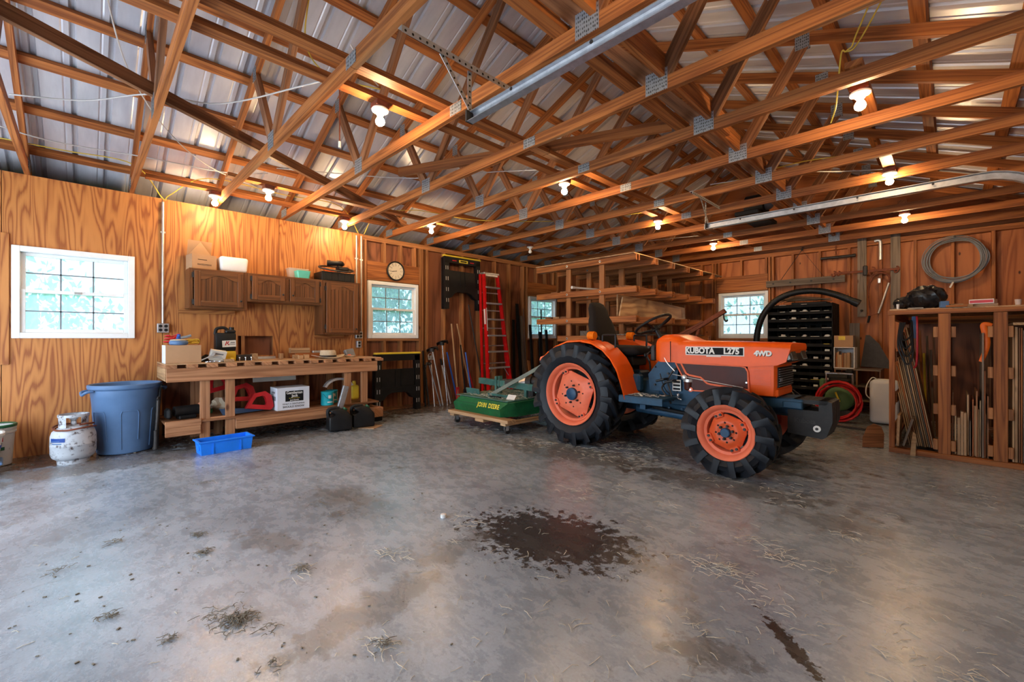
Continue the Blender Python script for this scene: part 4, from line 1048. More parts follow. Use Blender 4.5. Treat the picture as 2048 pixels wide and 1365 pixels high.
# ================================================================== left wall: cabinets, bench and what stands there
def cabinet(label, y0, y1, z0, doors):
    """wall cabinet; local x along the wall (world +y), local -y into the room"""
    z1, dp = 1.945, .30
    t = thing('wall_cabinet', label, 'cabinet', (XL, y0, z0), pi/2, 'brown wall cabinets')
    W, H = y1-y0, z1-z0
    b = MB(); b.box((W/2, -.144, H/2), (W-.002, .284, H), bev=.002); b.build('body', M['cab'], t)
    b = MB(); f = .035
    for cx, cz, dx, dz in ((f/2, H/2, f, H), (W-f/2, H/2, f, H), (W/2, f/2, W-2*f, f), (W/2, H-f/2, W-2*f, f)): b.box((cx, -.295, cz), (dx-.001, .016, dz-.001))
    if len(doors) == 2: b.box((W/2, -.295, H/2), (.05, .016, H-2*f))
    b.build('face_frame', M['cab'], t)
    for (a, c, hinge) in doors:
        d0, d1, e0, e1 = a, c, .025, H-.028
        dw, dh = d1-d0, e1-e0; s = min(.062, dw*.17)
        mm = Matrix(((1, 0, 0, d0), (0, 0, -1, -.305), (0, 1, 0, e0), (0, 0, 0, 1)))
        b = MB(); b.box((s/2, dh/2, .010), (s, dh, .02), M=mm, bev=.003); b.box((dw-s/2, dh/2, .010), (s, dh, .02), M=mm, bev=.003); b.box((dw/2, s/2, .010), (dw-2*s, s, .02), M=mm, bev=.003)
        x0, x1 = s, dw-s; pts = [(x0, dh), (x0, dh-s*1.55)]
        for k in range(17):
            u = k/16; pts.append((x0+(x1-x0)*u, dh-s*1.55+s*.85*max(0, math.sin(pi*(u-.06)/.88))**1.4))
        pts += [(x1, dh-s*1.55), (x1, dh)]
        b.prism(pts[::-1], .02, mm); b.box((dw/2, dh/2, .004), (dw-1.6*s, dh-1.6*s, .008), M=mm, ax=1)
        d = b.build('door', M['cab'], t)
        b = MB(); n = max(4, round((x1-x0)/.055))
        for k in range(n+1): b.box((x0+(x1-x0)*k/n, dh*.47, .0085), (.004, dh-2.4*s, .002), M=mm)
        b.build('panel_grooves', M['cab_d'], d)
        kx = dw-s*.5 if hinge == 'l' else s*.5
        b = MB(); p = mm @ V((kx, s*1.25 if H < .6 else s*.9, .02)); b.cyl(p, p+V((0, -.014, 0)), .006, seg=10); b.sphere(p+V((0, -.020, 0)), .013, (1, .7, 1), 12); b.build('knob', M['iron'], d)
        hx = -.012 if hinge == 'l' else dw+.012
        for q in (.12, .88): b = MB(); b.box((hx, dh*q, .004), (.018, .055, .012), M=mm); b.cyl(mm @ V((hx+.006, dh*q-.03, .012)), mm @ V((hx+.006, dh*q+.03, .012)), .005, seg=8); b.build('hinge', M['iron'], d)
    return t
cabinet('brown wall cabinet with one wide arched door under the cardboard box', .83, 1.40, 1.49, [(.045, .53, 'l')])
cabinet('brown wall cabinet with two small arched doors', 1.402, 2.298, 1.60, [(.05, .425, 'l'), (.48, .85, 'r')])
cabinet('tall brown wall cabinet with one arched door beside the conduit', 2.30, 2.83, 1.20, [(.045, .49, 'l')])
b = MB(); b.box((XL+.02, 1.05, 1.465), (.036, .56, .045)); solo(b, 'cleat_board', M['ply'], 'plywood strip fixed under the wide-door wall cabinet', 'board', (XL+.02, 1.05, 1.465), W=True)
b = MB(); b.box((XL+.02, 2.5, 1.17), (.036, .42, .05)); solo(b, 'cleat_board', M['ply'], 'short plywood strip fixed under the tall wall cabinet', 'board', (XL+.02, 2.5, 1.17), W=True)

# things on top of the cabinets (z = 1.945)
ZT = 1.946
t = thing('cardboard_box', 'open cardboard box with a raised flap on top of the wide cabinet', 'box', (-6.16, .97, ZT), R(8))
b = MB()
for c, d in (((0, 0, .004), (.20, .24, .004)), ((.10, 0, .085), (.004, .24, .17)), ((-.10, 0, .085), (.004, .24, .17)), ((0, .12, .085), (.20, .004, .17)), ((0, -.12, .085), (.20, .004, .17))): b.box(c, d)
b.build('body', M['card'], t)
b = MB(); b.box((-.06, -.0, .25), (.004, .24, .20), rot=(0, .25, 0)); b.build('flap', M['card'], t)
b = MB(); m = Matrix.Translation((-.02, -.118, .17)) @ Matrix.Rotation(pi/2, 4, 'Z') @ Matrix.Rotation(pi/2, 4, 'X'); 
m = Matrix(((0, 0, 1, -.03), (1, 0, 0, -.12), (0, 1, 0, .168), (0, 0, 0, 1)))
b.prism([(0, 0), (.24, 0), (.12, .17)], .004, m); b.build('side_flap', M['card'], t)
b = MB(); b.box((.1025, -.02, .11), (.001, .09, .006)); b.box((.1025, 0, .06), (.001, .14, .004)); b.box((.1025, 0, .05), (.001, .14, .004)); b.build('printing', M['ink'], t)
b = MB()
pf = [(.0, 0), (.095, 0), (.11, .17), (.115, .175), (.115, .18), (.0, .18)]
b.box((0, 0, .09), (.22, .30, .18), bev=.03, seg=3)
for v in b.bm.verts:
    f = .90+.10*v.co.z/.18; v.co.x *= f; v.co.y *= f
solo(b, 'plastic_tub', M['white'], 'upturned white plastic tub on top of the wide cabinet', 'tub', (-6.15, 1.28, ZT))
def tub(name, label, loc, dx, dy, h, mat, lid, cat='container', rz=0):
    t = thing(name, label, cat, loc, rz)
    b = MB(); rings = []
    for f, z in ((.84, 0), (.97, h), (.93, h), (.81, .006)): 
        rings.append(b.ring([(f*dx/2*sx*a, f*dy/2*sy*c, z) for sx, sy, a, c in ((-1, -1, .85, 1), (1, -1, .85, 1), (1, -1, 1, .85), (1, 1, 1, .85), (1, 1, .85, 1), (-1, 1, .85, 1), (-1, 1, 1, .85), (-1, -1, 1, .85))]))
    b.skin(rings, caps=True); b.build('body', M[mat], t)
    b = MB(); b.box((0, 0, h+.006), (dx, dy, .016), bev=.006, seg=2); b.build('lid', M[lid], t)
    return t
tub('food_tub', 'teal plastic tub with its lid on the two-door cabinet', (-6.065, 2.06, ZT), .14, .17, .085, 'teal', 'teal')
t = tub('food_tub', 'cloudy lidded tub leaning behind the teal one', (-6.215, 2.05, ZT), .13, .26, .13, 'clearbin', 'clearbin')
CR = thing('crate', 'black plastic crate on the tall cabinet holding pipe bends', 'crate', (-6.14, 2.52, ZT))
b = MB()
for c, d in (((0, 0, .006), (.28, .44, .012)), ((.14, 0, .06), (.012, .46, .12)), ((-.14, 0, .06), (.012, .46, .12)), ((0, .224, .06), (.28, .012, .12)), ((0, -.224, .06), (.28, .012, .12))): b.box(c, d, bev=.003)
for k in range(5): b.box((.147, -.18+.09*k, .06), (.006, .012, .11))
b.box((.148, 0, .115), (.012, .47, .012)); b.build('body', M['black'], CR)
b = MB(); c0 = V((-6.10, 2.53, ZT+.185)); b.tube([c0+V((.145*math.cos(a), .235*math.sin(a), .05*math.cos(a)*-1)) for a in [2*pi*k/36 for k in range(36)]], .012, 8, True)
solo(b, 'hoop', M['iron'], 'large dark hoop resting on the black crate', 'ring', c0, W=True)
def elbow(label, loc, rz, s=1):
    t = thing('pipe_elbow', label, 'pipe fitting', loc, rz)
    b = MB(); b.tube([(-.09*s, 0, .048), (0, 0, .05), (.06*s, .01, .055), (.09*s, .05*s, .06), (.10*s, .11*s, .062)], .036, 16, sm=4); b.build('bend', M['black'], t)
    b = MB(); b.cyl((-.10*s, 0, .048), (-.055*s, 0, .048), .044, seg=18); b.cyl((-.1015*s, 0, .048), (-.10*s, 0, .048), .034, seg=18); b.build('socket', M['black'], t)
elbow('black pipe elbow lying uppermost inside the dark hoop', (-6.13, 2.52, ZT+.215), R(70))
elbow('black pipe elbow lying lower at the front of the crate', (-6.03, 2.60, ZT+.125), R(100), .9)
b = MB(); b.box((0, 0, .02), (.05, .16, .04), bev=.008); b.cyl((0, -.06, .03), (.01, -.13, .05), .012); solo(b, 'pistol_grip', M['orangeh'], 'small orange-black tool grip inside the crate hoop', 'tool', (-6.16, 2.45, ZT+.125), R(20))

# ---- workbench
BX0, BX1, BY0, BY1, BZ = -6.26, -5.55, .575, 2.95, .875
WBN = thing('workbench', 'long timber workbench with open lattice top and lower shelf', 'workbench', ((BX0+BX1)/2, (BY0+BY1)/2, 0))
def wb(nm, x0, x1, y0, y1, z0, z1, mat='bench', ax=None):
    b = MB(); b.box(((x0+x1)/2, (y0+y1)/2, (z0+z1)/2), (x1-x0, y1-y0, z1-z0), ax=ax, bev=.002); return b.build(nm, M[mat], WBN, W=True)
n = 14; pit = (BY1-BY0-.09)/(n-1)
for k in range(n): wb('top_slat', BX0, BX1+.01, BY0+pit*k, BY0+pit*k+.095, BZ-.036, BZ)
for k in range(2): wb('top_board', BX0, BX0+.30, BY0, BY1, BZ-.0355+.036*0+.0365, BZ-.036+.056) if 0 else None
b = MB(); b.box(((BX0+BX1)/2-.02, (BY0+BY1)/2, BZ+.006), (BX1-BX0-.04, BY1-BY0, .012)); b.build('top_sheet', M['plysheet'], WBN, W=True)
wb('front_beam', BX1-.038, BX1, BY0+.01, BY1-.08, .70, BZ-.037); wb('back_beam', BX0, BX0+.038, BY0+.01, BY1-.08, .70, BZ-.037)
wb('side_board', BX0, BX1-.04, BY0-.0, BY0+.022, .71, BZ-.037, 'pale')
for y in (.87, 1.10, 2.43, 2.66):
    wb('leg', BX1-.075, BX1-.039, y, y+.088, 0, .835); wb('leg', BX0+.04, BX0+.078, y, y+.088, 0, .835)
wb('leg_block', BX1-.074, BX1-.04, .96, 1.098, .26, .30); 
wb('shelf_beam', BX1-.038, BX1, BY0, BY0+.295, .145, .235); wb('shelf_beam', BX1-.038, BX1, 1.19, 2.58, .145, .235)
wb('shelf_beam', BX1-.036, BX1-.002, BY0, BY0+.30, .237, .30, 'bench'); wb('shelf_beam', BX1-.036, BX1-.002, 1.19, 2.42, .237, .262, 'bench')
for k in range(4): wb('shelf_board', BX0+.04+.165*k, BX0+.20+.165*k, BY0, 2.9, .262, .285, 'lumber_old')

SB = BZ+.0125; SS = .286
# ---- on the bench
t = thing('cardboard_box', 'brown carton with a white end at the left end of the bench', 'box', (-5.76, .735, SB), 0)
b = MB(); b.box((0, 0, .095), (.28, .30, .19), bev=.002); b.build('body', M['card'], t)
b = MB(); b.box((0, -.1515, .095), (.27, .002, .188)); b.build('end_panel', M['cardw'], t)
b = MB(); b.box((0, 0, .1905), (.27, .29, .001)); b.build('top_panel', M['card'], t)
CB = SB+.192
b = MB(); b.tube([(.10*math.cos(a)*(1+.08*math.sin(3*a)), .12*math.sin(a), .055+.05*math.sin(a*.9)+.006*k) for k, a in enumerate([2*pi*i/14 for i in range(48)])] if 0 else [V((.055*math.cos(a), .066*math.sin(a)*(1+.1*math.sin(a*1.7)), .010+.0022*i+.04*max(0, math.sin(a)))) for i, a in enumerate([2*pi*i/14 for i in range(42)])], .0075, 7)
solo(b, 'extension_cord', M['red'], 'coiled red extension cord on the brown carton', 'cord', (-5.832, .665, CB))
t = thing('buffing_pad', 'round blue and tan buffing pad on the brown carton', 'tool', (-5.685, .70, CB+.0), R(10))
t.scale = (.82, .82, 1)
b = MB(); b.lathe([(0, 0), (.085, 0), (.098, .012), (.10, .03), (.09, .045), (0, .05)], seg=28); b.build('pad', M['slate'], t)
b = MB(); b.lathe([(0, .05), (.088, .047), (.09, .055), (.05, .062), (0, .062)], seg=24); b.build('backing', M['hat'], t)
b = MB(); b.cyl((0, 0, .06), (0, 0, .10), .03, .018, 14); b.box((0, .0, .10), (.07, .025, .03), bev=.008); b.build('motor_cap', M['label_b'], t)
b = MB(); b.tube([(0, 0, .075), (.03, .07, .085), (.04, .12, .10)], .014, 8, sm=3); b.build('handle', M['grayp'], t)
b = MB(); pts = []
for i in range(60):
    a = i*.9; r = .025+.03*random.random(); pts.append(V((r*math.cos(a)*.9, 1.5*r*math.sin(a), .012+.045*random.random())))
b.tube(pts, .0075, 6, sm=3); solo(b, 'extension_cord', M['cordy'], 'heaped yellow extension cord on the brown carton', 'cord', (-5.79, .815, CB))
def jug(name, label, loc, rz, s, mat, capm, lab=False):
    t = thing(name, label, 'jug', loc, rz)
    b = MB(); rings = []
    for z, wx, wy in ((0, .46, .46), (.03, .5, .5), (.55, .5, .5), (.66, .48, .46), (.80, .34, .30)):
        P = []
        for k in range(20):
            a = 2*pi*k/20; cx, cy = math.cos(a), math.sin(a)
            P.append((s*wx*.75*math.copysign(abs(cx)**.45, cx)+(s*.02 if z > .6 else 0), s*wy*.55*math.copysign(abs(cy)**.45, cy), s*z))
        rings.append(b.ring(P))
    b.skin(rings); b.build('body', M[mat], t, sharp=60)
    b = MB(); b.tube([(-s*.34, 0, s*.50), (-s*.33, 0, s*.74), (-s*.24, 0, s*.88), (-s*.02, 0, s*.90), (s*.14, 0, s*.80)], s*.055, 10, sm=4); b.build('handle', M[mat], t)
    b = MB(); b.cyl((s*.20, 0, s*.76), (s*.20, 0, s*.93), s*.10, s*.10, 16); b.build('cap', M[capm], t)
    return t
b = None
t = thing('oil_jug', 'black oil jug with a white label standing on the bench', 'jug', (-5.88, 1.15, SB+.115), pi/2)
b = MB(); b.box((0, 0, .105), (.205, .11, .21), bev=.02, seg=2); b.box((.05, 0, .225), (.10, .09, .04), bev=.012); b.build('body', M['black'], t)
b = MB(); b.tube([(-.095, 0, .19), (-.08, 0, .255), (-.01, 0, .268), (.03, 0, .235)], .018, 10, sm=4); b.build('handle', M['black'], t)
b = MB(); b.cyl((.065, 0, .24), (.065, 0, .275), .026, seg=14); b.build('cap', M['black'], t)
b = MB(); b.box((.03, -.0562, .085), (.135, .001, .075), rot=(0, -.05, 0)); lb = b.build('label_panel', M['paper'], t)
b = MB(); b.box((-.0, -.057, .09), (.010, .001, .05), rot=(0, .3, 0)); b.box((.02, -.057, .1), (.010, .001, .03), rot=(0, .7, 0)); b.box((.02, -.057, .08), (.010, .001, .03), rot=(0, -.7, 0)); b.build('label_mark', M['red'], lb)
b = MB(); b.box((.065, -.057, .10), (.045, .001, .008)); b.box((.06, -.057, .08), (.06, .001, .006)); b.build('label_print', M['ink'], lb)
b = MB(); b.box((0, 0, .057), (.15, .18, .114), bev=.015, seg=2); solo(b, 'plastic_case', M['yellow'], 'yellow plastic case under the black oil jug', 'case', (-5.89, 1.16, SB))
b = MB()
for k in range(9): b.tube([V((random.uniform(-.05, .05), -.065+.010*k, .02+.05*random.random())), V((random.uniform(-.05, .05), -.04+.010*k, .03+.05*random.random())), V((random.uniform(-.05, .05), -.015+.010*k, .02))], .012, 7, sm=3)
b.box((0, 0, .03), (.12, .14, .06), bev=.015); solo(b, 'tool_bag', M['black'], 'black tool bag slumped between carton and tan box on the bench', 'bag', (-5.88, .977, SB))
t = thing('small_box', 'small tan box with grey printing leaning on the bench', 'box', (-5.70, 1.03, SB+.012), R(-3), rot=(R(-10), R(14), R(6)))
b = MB(); b.box((0, 0, .065), (.055, .15, .115), bev=.002); b.build('body', M['paper'], t)
b = MB(); b.box((.028, .0, .085), (.001, .09, .016)); b.box((.028, 0, .06), (.001, .07, .005)); b.box((.028, 0, .045), (.001, .1, .005)); b.build('printing', M['grayp'], t)
for k in range(12):
    b = MB(); a = random.uniform(-.5, .5); b.beam((0, -.05, 0), (0, .05, 0), .012, .007); b.cyl((0, .05, -.004), (0, .05, .004), .011, seg=8)
    q = solo(b, 'wrench', M['chrome'], 'bright spanner in the heap before the tan box', 'wrench', (-5.64+.008*random.uniform(-3, 3), .96+.012*k, SB+.006+.004*(k % 3)), a+R(20), 'spanners on the bench')
b = MB(); b.beam((0, -.06, 0), (0, .06, .06), .014, .012); b.beam((0, .05, .05), (0, .075, .085), .03, .02); solo(b, 'ratchet', M['chrome'], 'chrome ratchet propped against the tan box', 'wrench', (-5.63, .93, SB+.02))
b = MB(); b.box((0, 0, .015), (.10, .10, .03), bev=.003); solo(b, 'wood_block', M['pale'], 'small pale wood block by the spanners with a yellow bit beside it', 'wood block', (-5.66, 1.14, SB))
b = MB(); b.box((0, 0, .02), (.05, .03, .04), bev=.004); solo(b, 'glue_bottle', M['yellow'], 'tiny yellow item behind the pale block on the bench', 'item', (-5.71, 1.185, SB))
t = thing('block_tray', 'dark tray with bolts beside the wall opening on the bench', 'tray', (-5.86, 1.33, SB))
b = MB(); b.box((0, 0, .035), (.08, .15, .07), bev=.004); b.build('tray', M['iron'], t)
b = MB(); b.box((.01, .11, .04), (.09, .06, .08), bev=.002); b.build('end_block', M['pale'], t)
for k in range(3): b = MB(); b.cyl((.06, -.05+.06*k, 0), (.06, -.05+.06*k, .035), .006, seg=8); b.cyl((.06, -.05+.06*k, .035), (.06, -.05+.06*k, .042), .012, seg=6); b.build('bolt', M['chrome'], t)
b = MB(); b.box((0, 0, .004), (.03, .32, .008)); b.box((-.013, 0, .016), (.004, .32, .03)); solo(b, 'angle_strip', M['alu'], 'aluminium angle strip lying below the wall opening', 'metal strip', (-6.14, 1.60, SB))
for i, (x, y, dx, dy, dz, lb) in enumerate(((-6.0, 1.78, .05, .045, .07, 'upright small wood block right of the aluminium strip'), (-5.93, 1.93, .06, .06, .05, 'wood block with a round hole beside the long plank'), (-5.80, 1.95, .05, .05, .045, 'low wood block in front of the long plank, nearest its left end'), (-5.80, 2.02, .04, .06, .055, 'low wood block in front of the long plank, nearest the hat'))):
    b = MB(); b.box((0, 0, dz/2), (dx, dy, dz), bev=.002); solo(b, 'wood_block', M['pale'], lb, 'wood block', (x, y, SB), group='wood blocks on the bench')
b = MB(); b.box((0, 0, .033), (.04, .52, .066), bev=.002); solo(b, 'plank', M['lumber'], 'long reddish plank on edge behind the straw hat', 'plank', (-6.03, 2.22, SB))
for k in range(2): b = MB(); b.box((0, 0, .017), (.09, .24, .033), bev=.002); solo(b, 'offcut_board', M['pale'], ('lower' if k == 0 else 'upper')+' of two pale offcuts stacked behind the long plank', 'board', (-6.14, 2.05, SB+.067+.034*k))
b = MB(); b.box((0, 0, .034), (.10, .26, .068), bev=.002); solo(b, 'offcut_board', M['lumber'], 'thick offcut carrying the two pale offcuts', 'board', (-6.14, 2.05, SB-.001))
b = MB(); b.box((0, 0, .014), (.05, .26, .028), bev=.003); solo(b, 'metal_bar', M['alu'], 'grey metal bar lying on the plank beside the hat', 'metal bar', (-6.06, 2.32, SB+.067))
t = thing('straw_hat', 'pale straw hat with a dark patterned band on the bench', 'hat', (-5.76, 2.28, SB))
b = MB()
def hatp(prof, zf):
    rings = []
    for r, z in prof:
        rings.append(b.ring([(r*math.cos(a)*.88, r*math.sin(a), z+zf*(r/.2)**2*math.cos(2*a)*-.018) for a in [2*pi*k/40 for k in range(40)]]))
    b.skin(rings, caps=False)
hatp([(.09, .012), (.12, .010), (.16, .014), (.205, .024), (.208, .029), (.16, .019), (.10, .016)], 1); b.build('brim', M['hat'], t)
b = MB(); hatp([(.105, .012), (.103, .05), (.098, .09), (.088, .105), (.07, .104), (.04, .098), (.001, .098)], 0); b.build('crown', M['hat'], t)
b = MB(); hatp([(.1065, .016), (.106, .040), (.103, .040)], 0); b.build('hat_band', M['iron'], t)
t = thing('paper_packet', 'crumpled grey packet in a dish at the bench end', 'packet', (-5.85, 2.62, SB))
b = MB(); b.lathe([(0, .004), (.05, .004), (.075, .03), (.07, .03), (.045, .01), (0, .01)], seg=20); b.build('dish', M['ivory'], t)
b = MB(); b.box((-.03, 0, .06), (.06, .14, .10), rot=(.15, -.35, .2), bev=.01); b.build('packet', M['grayp'], t)
b = MB(); b.sphere((.035, -.03, .03), .02, (1, 1.4, .7), 10); b.build('pink_tube', M['salmon'], t)

# ---- on the shelf below
t = thing('bench_grinder', 'dark bench grinder with two tan discs on the lower shelf', 'grinder', (-5.80, .78, SS), R(100))
b = MB(); b.box((0, 0, .02), (.16, .12, .04), bev=.01); b.cyl((-.11, 0, .085), (.11, 0, .085), .055, seg=20); b.box((-.16, 0, .07), (.05, .12, .11), bev=.02); b.build('body', M['gunk'], t)
for x in (.13, .17): b = MB(); b.cyl((x-.012, 0, .10), (x+.012, 0, .10), .055, seg=24); b.build('disc', M['beltsand'], t)
b = MB(); b.box((.16, .06, .046), (.22, .05, .05), rot=(0, .1, .1), bev=.01); b.build('guard', M['green'], t)
def saw(label, loc, rot, s=1):
    t = thing('hand_saw', label, 'saw', loc, rot=rot)
    m = Matrix(((0, 0, 1, 0), (1, 0, 0, 0), (0, 1, 0, 0), (0, 0, 0, 1)))
    P = [(0, 0), (.27, -.02), (.30, .02), (.27, .15), (.20, .20), (.08, .17)]; I = [(.06, .045), (.21, .035), (.225, .06), (.205, .125), (.175, .145), (.10, .125)]
    b = MB(); n = len(P)
    for k in range(n):
        j = (k+1) % n; b.prism([P[k], P[j], I[j], I[k]], .05*s, m)
    b.build('frame', M['red'], t)
    return t
saw('red plastic saw frame lying uppermost on the lower shelf', (-5.84, 1.17, SS+.13), (R(0), R(-12), R(12)))
saw('red plastic saw frame beside the white whiskey carton', (-5.69, 1.30, SS+.055), (R(-6), R(-10), R(6)))
saw('red saw frame hidden behind the bench leg', (-5.98, .99, SS+.22), (R(14), R(-14), R(20)))
b = MB(); b.prism([(0, 0), (.5, .03), (.5, .07), (0, .16)], .002, Matrix(((0, 0, 1, 0), (1, 0, 0, 0), (0, 1, 0, 0), (0, 0, 0, 1)))); solo(b, 'saw_blade', M['slate'], 'grey saw blade under the red saw frames', 'saw blade', (-5.66, 1.09, SS+.006), rot=(0, R(-70), R(4)))
b = MB(); b.sphere((0, 0, .10), .1, (1, 1.1, .7), 14); b.disp(lambda c: c+V((.02*math.sin(c.y*60), .015*math.sin(c.z*70), .015*math.sin(c.x*50)))); solo(b, 'rag', M['hat'], 'crumpled grey rag behind the bench legs', 'rag', (-5.98, 1.13, SS))
t = thing('carton', 'white whiskey carton with a black front panel on the lower shelf', 'box', (-5.72, 1.80, SS), 0)
b = MB(); b.box((0, 0, .135), (.26, .37, .27), bev=.003); b.build('body', M['cardw'], t)
b = MB(); b.box((.1308, .01, .165), (.001, .205, .125), bev=.0); b.build('front_label', M['ink'], t)
rt = (pi/2, 0, pi/2)
text('Gentleman', .046, M['ivory'], 'lettering', t, (.1322, .01, .205), rt, .0006, .0008, .9)
text('Jack', .046, M['ivory'], 'lettering', t, (.1322, .012, .168), rt, .0006, .0008, .95)
text('Rare Tennessee Whiskey', .012, M['goldl'], 'lettering', t, (.1322, .01, .141), rt, .0004, 0)
text('Jack Daniel\'s', .020, M['ivory'], 'lettering', t, (.1322, .01, .117), rt, .0004, .0004)
text('WHAT A GENTLEMAN', .026, M['ink'], 'lettering', t, (.1312, .0, .072), rt, .0004, 0, .95)
text('SHOULD KNOW', .031, M['ink'], 'lettering', t, (.1312, .0, .038), rt, .0004, .0004, 1.05)
b = MB(); b.box((.0, -.1858, .14), (.17, .001, .05)); b.box((.0, -.1858, .21), (.12, .001, .02)); b.build('side_print', M['grayp'], t)
b = MB(); b.box((0, 0, .03), (.02, .5, .06), rot=(0, -.2, 0)); b.disp(lambda c: c+V((.03*math.cos(c.y*7), 0, 0))); solo(b, 'paper_sheet', M['paper'], 'curled brown paper hanging behind the whiskey carton', 'paper', (-6.1, 1.74, .60), rot=(0, R(0), 0))
def can(label, loc, s=1):
    t = thing('paint_can', label, 'can', loc, R(30))
    b = MB(); b.lathe([(0, 0), (.075*s, 0), (.078*s, .004), (.078*s, .165*s), (.080*s, .170*s), (.078*s, .174*s), (.070*s, .170*s), (.070*s, .165*s), (0, .165*s)], seg=28); b.build('body', M['canteal'], t)
    b = MB(); b.lathe([(.0788*s, .02), (.0788*s, .15*s)], seg=10, a0=.1, a1=1.1); b.build('paper_label', M['paper'], t)
    b = MB(); b.lathe([(.0788*s, .09*s), (.0788*s, .13*s)], seg=6, a0=-.75, a1=-.25); b.lathe([(.0788*s, .035*s), (.0788*s, .05*s)], seg=10, a0=-.9, a1=0); b.build('label_print', M['ivory'], t)
    b = MB(); b.tube([(.0*s, -.079*s, .15*s), (.05*s, -.075*s, .10*s), (.075*s, 0, .075*s), (.05*s, .075*s, .10*s), (0, .079*s, .15*s)], .002, 6, sm=4); b.build('wire_bail', M['iron'], t)
    return t
can('teal paint can with a white label on the lower shelf', (-5.68, 2.24, SS)); can('teal paint can standing behind the labelled one', (-5.86, 2.37, SS), .95)
b = MB(); pts = [V((0, .19*math.cos(a)*-1, .0+.15*math.sin(a))) for a in [R(20+14*k) for k in range(11)]]
rings = []
for p in pts:
    d = V((0, p.y, p.z)).normalized(); rings.append(b.ring([p+d*a+V((c, 0, 0)) for a, c in ((-.014, -.035), (.014, -.035), (.014, .035), (-.014, .035))]))
b.skin(rings); solo(b, 'curved_trim', M['alu'], 'arched grey trim strip hooked over the teal cans', 'trim strip', (-5.72, 2.40, SS+.175))
b = MB(); b.box((0, 0, .15), (.035, .075, .30), bev=.002); b.box((.012, 0, .15), (.02, .055, .302)); solo(b, 'metal_channel', M['galv'], 'grey steel channel leaning by the right bench leg', 'metal channel', (-5.525, 2.335, .24), rot=(R(-16), 0, 0))
for i, (y, lb) in enumerate(((2.26, 'black fuel jug on the floor, the one in front of the bench leg'), (2.56, 'black fuel jug on the floor beside the sawn wood block'))):
    t = thing('fuel_jug', lb, 'jug', (-5.36, y, .012), R(80))
    b = MB(); mm = Matrix(((1, 0, 0, 0), (0, 0, 1, -.10), (0, 1, 0, 0), (0, 0, 0, 1)))
    b.prism([(-.135, .01), (-.125, 0), (.125, 0), (.135, .01), (.135, .17), (.05, .235), (.03, .265), (-.04, .265), (-.115, .26), (-.115, .225), (-.045, .215), (-.05, .19), (-.135, .17)], .20, mm)
    es = list(b.bm.edges); bmesh.ops.bevel(b.bm, geom=es, offset=.014, segments=2, affect='EDGES', profile=.5)
    b.build('body', M['black'], t, sharp=60)
    b = MB(); b.tube([(-.125, 0, .16), (-.135, 0, .22), (-.12, 0, .26), (-.05, 0, .272), (.0, 0, .262)], .022, 10, sm=3); b.build('handle', M['black'], t)
    b = MB(); b.cyl((.055, 0, .228), (.075, 0, .262), .030, seg=16); b.build('cap', M['green'], t)
b = MB(); b.box((0, 0, .004), (.34, .22, .008)); solo(b, 'plywood_scrap', M['pale'], 'thin pale wood scrap under the right fuel jug', 'board', (-5.33, 2.60, .0), R(35))
b = MB(); b.box((0, 0, .065), (.30, .14, .13), bev=.004); solo(b, 'wood_block', M['bench'], 'thick sawn wood block at the right foot of the bench', 'wood block', (-5.66, 2.86, .07), R(4))
b = MB(); b.box((0, 0, .035), (.26, .20, .07), bev=.01); solo(b, 'toolbox', M['blackm'], 'dark low box carrying the thick sawn block', 'box', (-5.70, 2.86, .0))
b = MB(); b.box((0, 0, .10), (.10, .12, .20), bev=.02); b.cyl((0, 0, .2), (0, 0, .26), .03, .02); solo(b, 'spray_bottle', M['yellow'], 'yellow bottle behind the right bench legs', 'bottle', (-5.95, 2.72, SS))
b = MB(); b.tube([V((random.uniform(-.08, .08), -.3+.06*k, .012+.012*random.random())) for k in range(12)], .008, 6, sm=4); solo(b, 'cable_heap', M['blackm'], 'black cable lying on the floor under the bench', 'cable', (-5.75, 1.75, 0))

# ---- floor in front of the bench
t = thing('bin', 'bright blue plastic storage bin on the floor before the bench', 'bin', (-5.24, 1.02, 0), R(3))
b = MB(); dx, dy, h = .22, .46, .135
o0 = b.ring([(-dx*.46, -dy*.47, 0), (dx*.46, -dy*.47, 0), (dx*.46, dy*.47, 0), (-dx*.46, dy*.47, 0)]); o1 = b.ring([(-dx*.5, -dy*.5, h), (dx*.5, -dy*.5, h), (dx*.5, dy*.5, h), (-dx*.5, dy*.5, h)])
i1 = b.ring([(-dx*.465, -dy*.485, h), (dx*.465, -dy*.485, h), (dx*.465, dy*.485, h), (-dx*.465, dy*.485, h)]); i0 = b.ring([(-dx*.44, -dy*.455, .006), (dx*.44, -dy*.455, .006), (dx*.44, dy*.455, .006), (-dx*.44, dy*.455, .006)])
b.skin([o0, o1, i1, i0]); b.build('body', M['blue'], t)
b = MB()
for s in (-1, 1): b.box((s*(dx*.5+.006), 0, h-.008), (.016, dy+.03, .014), bev=.003); b.box((0, s*(dy*.5+.006), h-.008), (dx+.02, .016, .014), bev=.003)
b.build('rim', M['blue'], t)
for s in (-1, 1):
    for y in (-.12, .12): b = MB(); b.box((s*(dx*.488), y, h*.42), (.010, .010, h*.8)); b.build('rib', M['blue'], t)
b = MB(); b.box((0, -dy*.495, h*.5), (.10, .010, .05), bev=.004); b.build('label_holder', M['blue'], t)

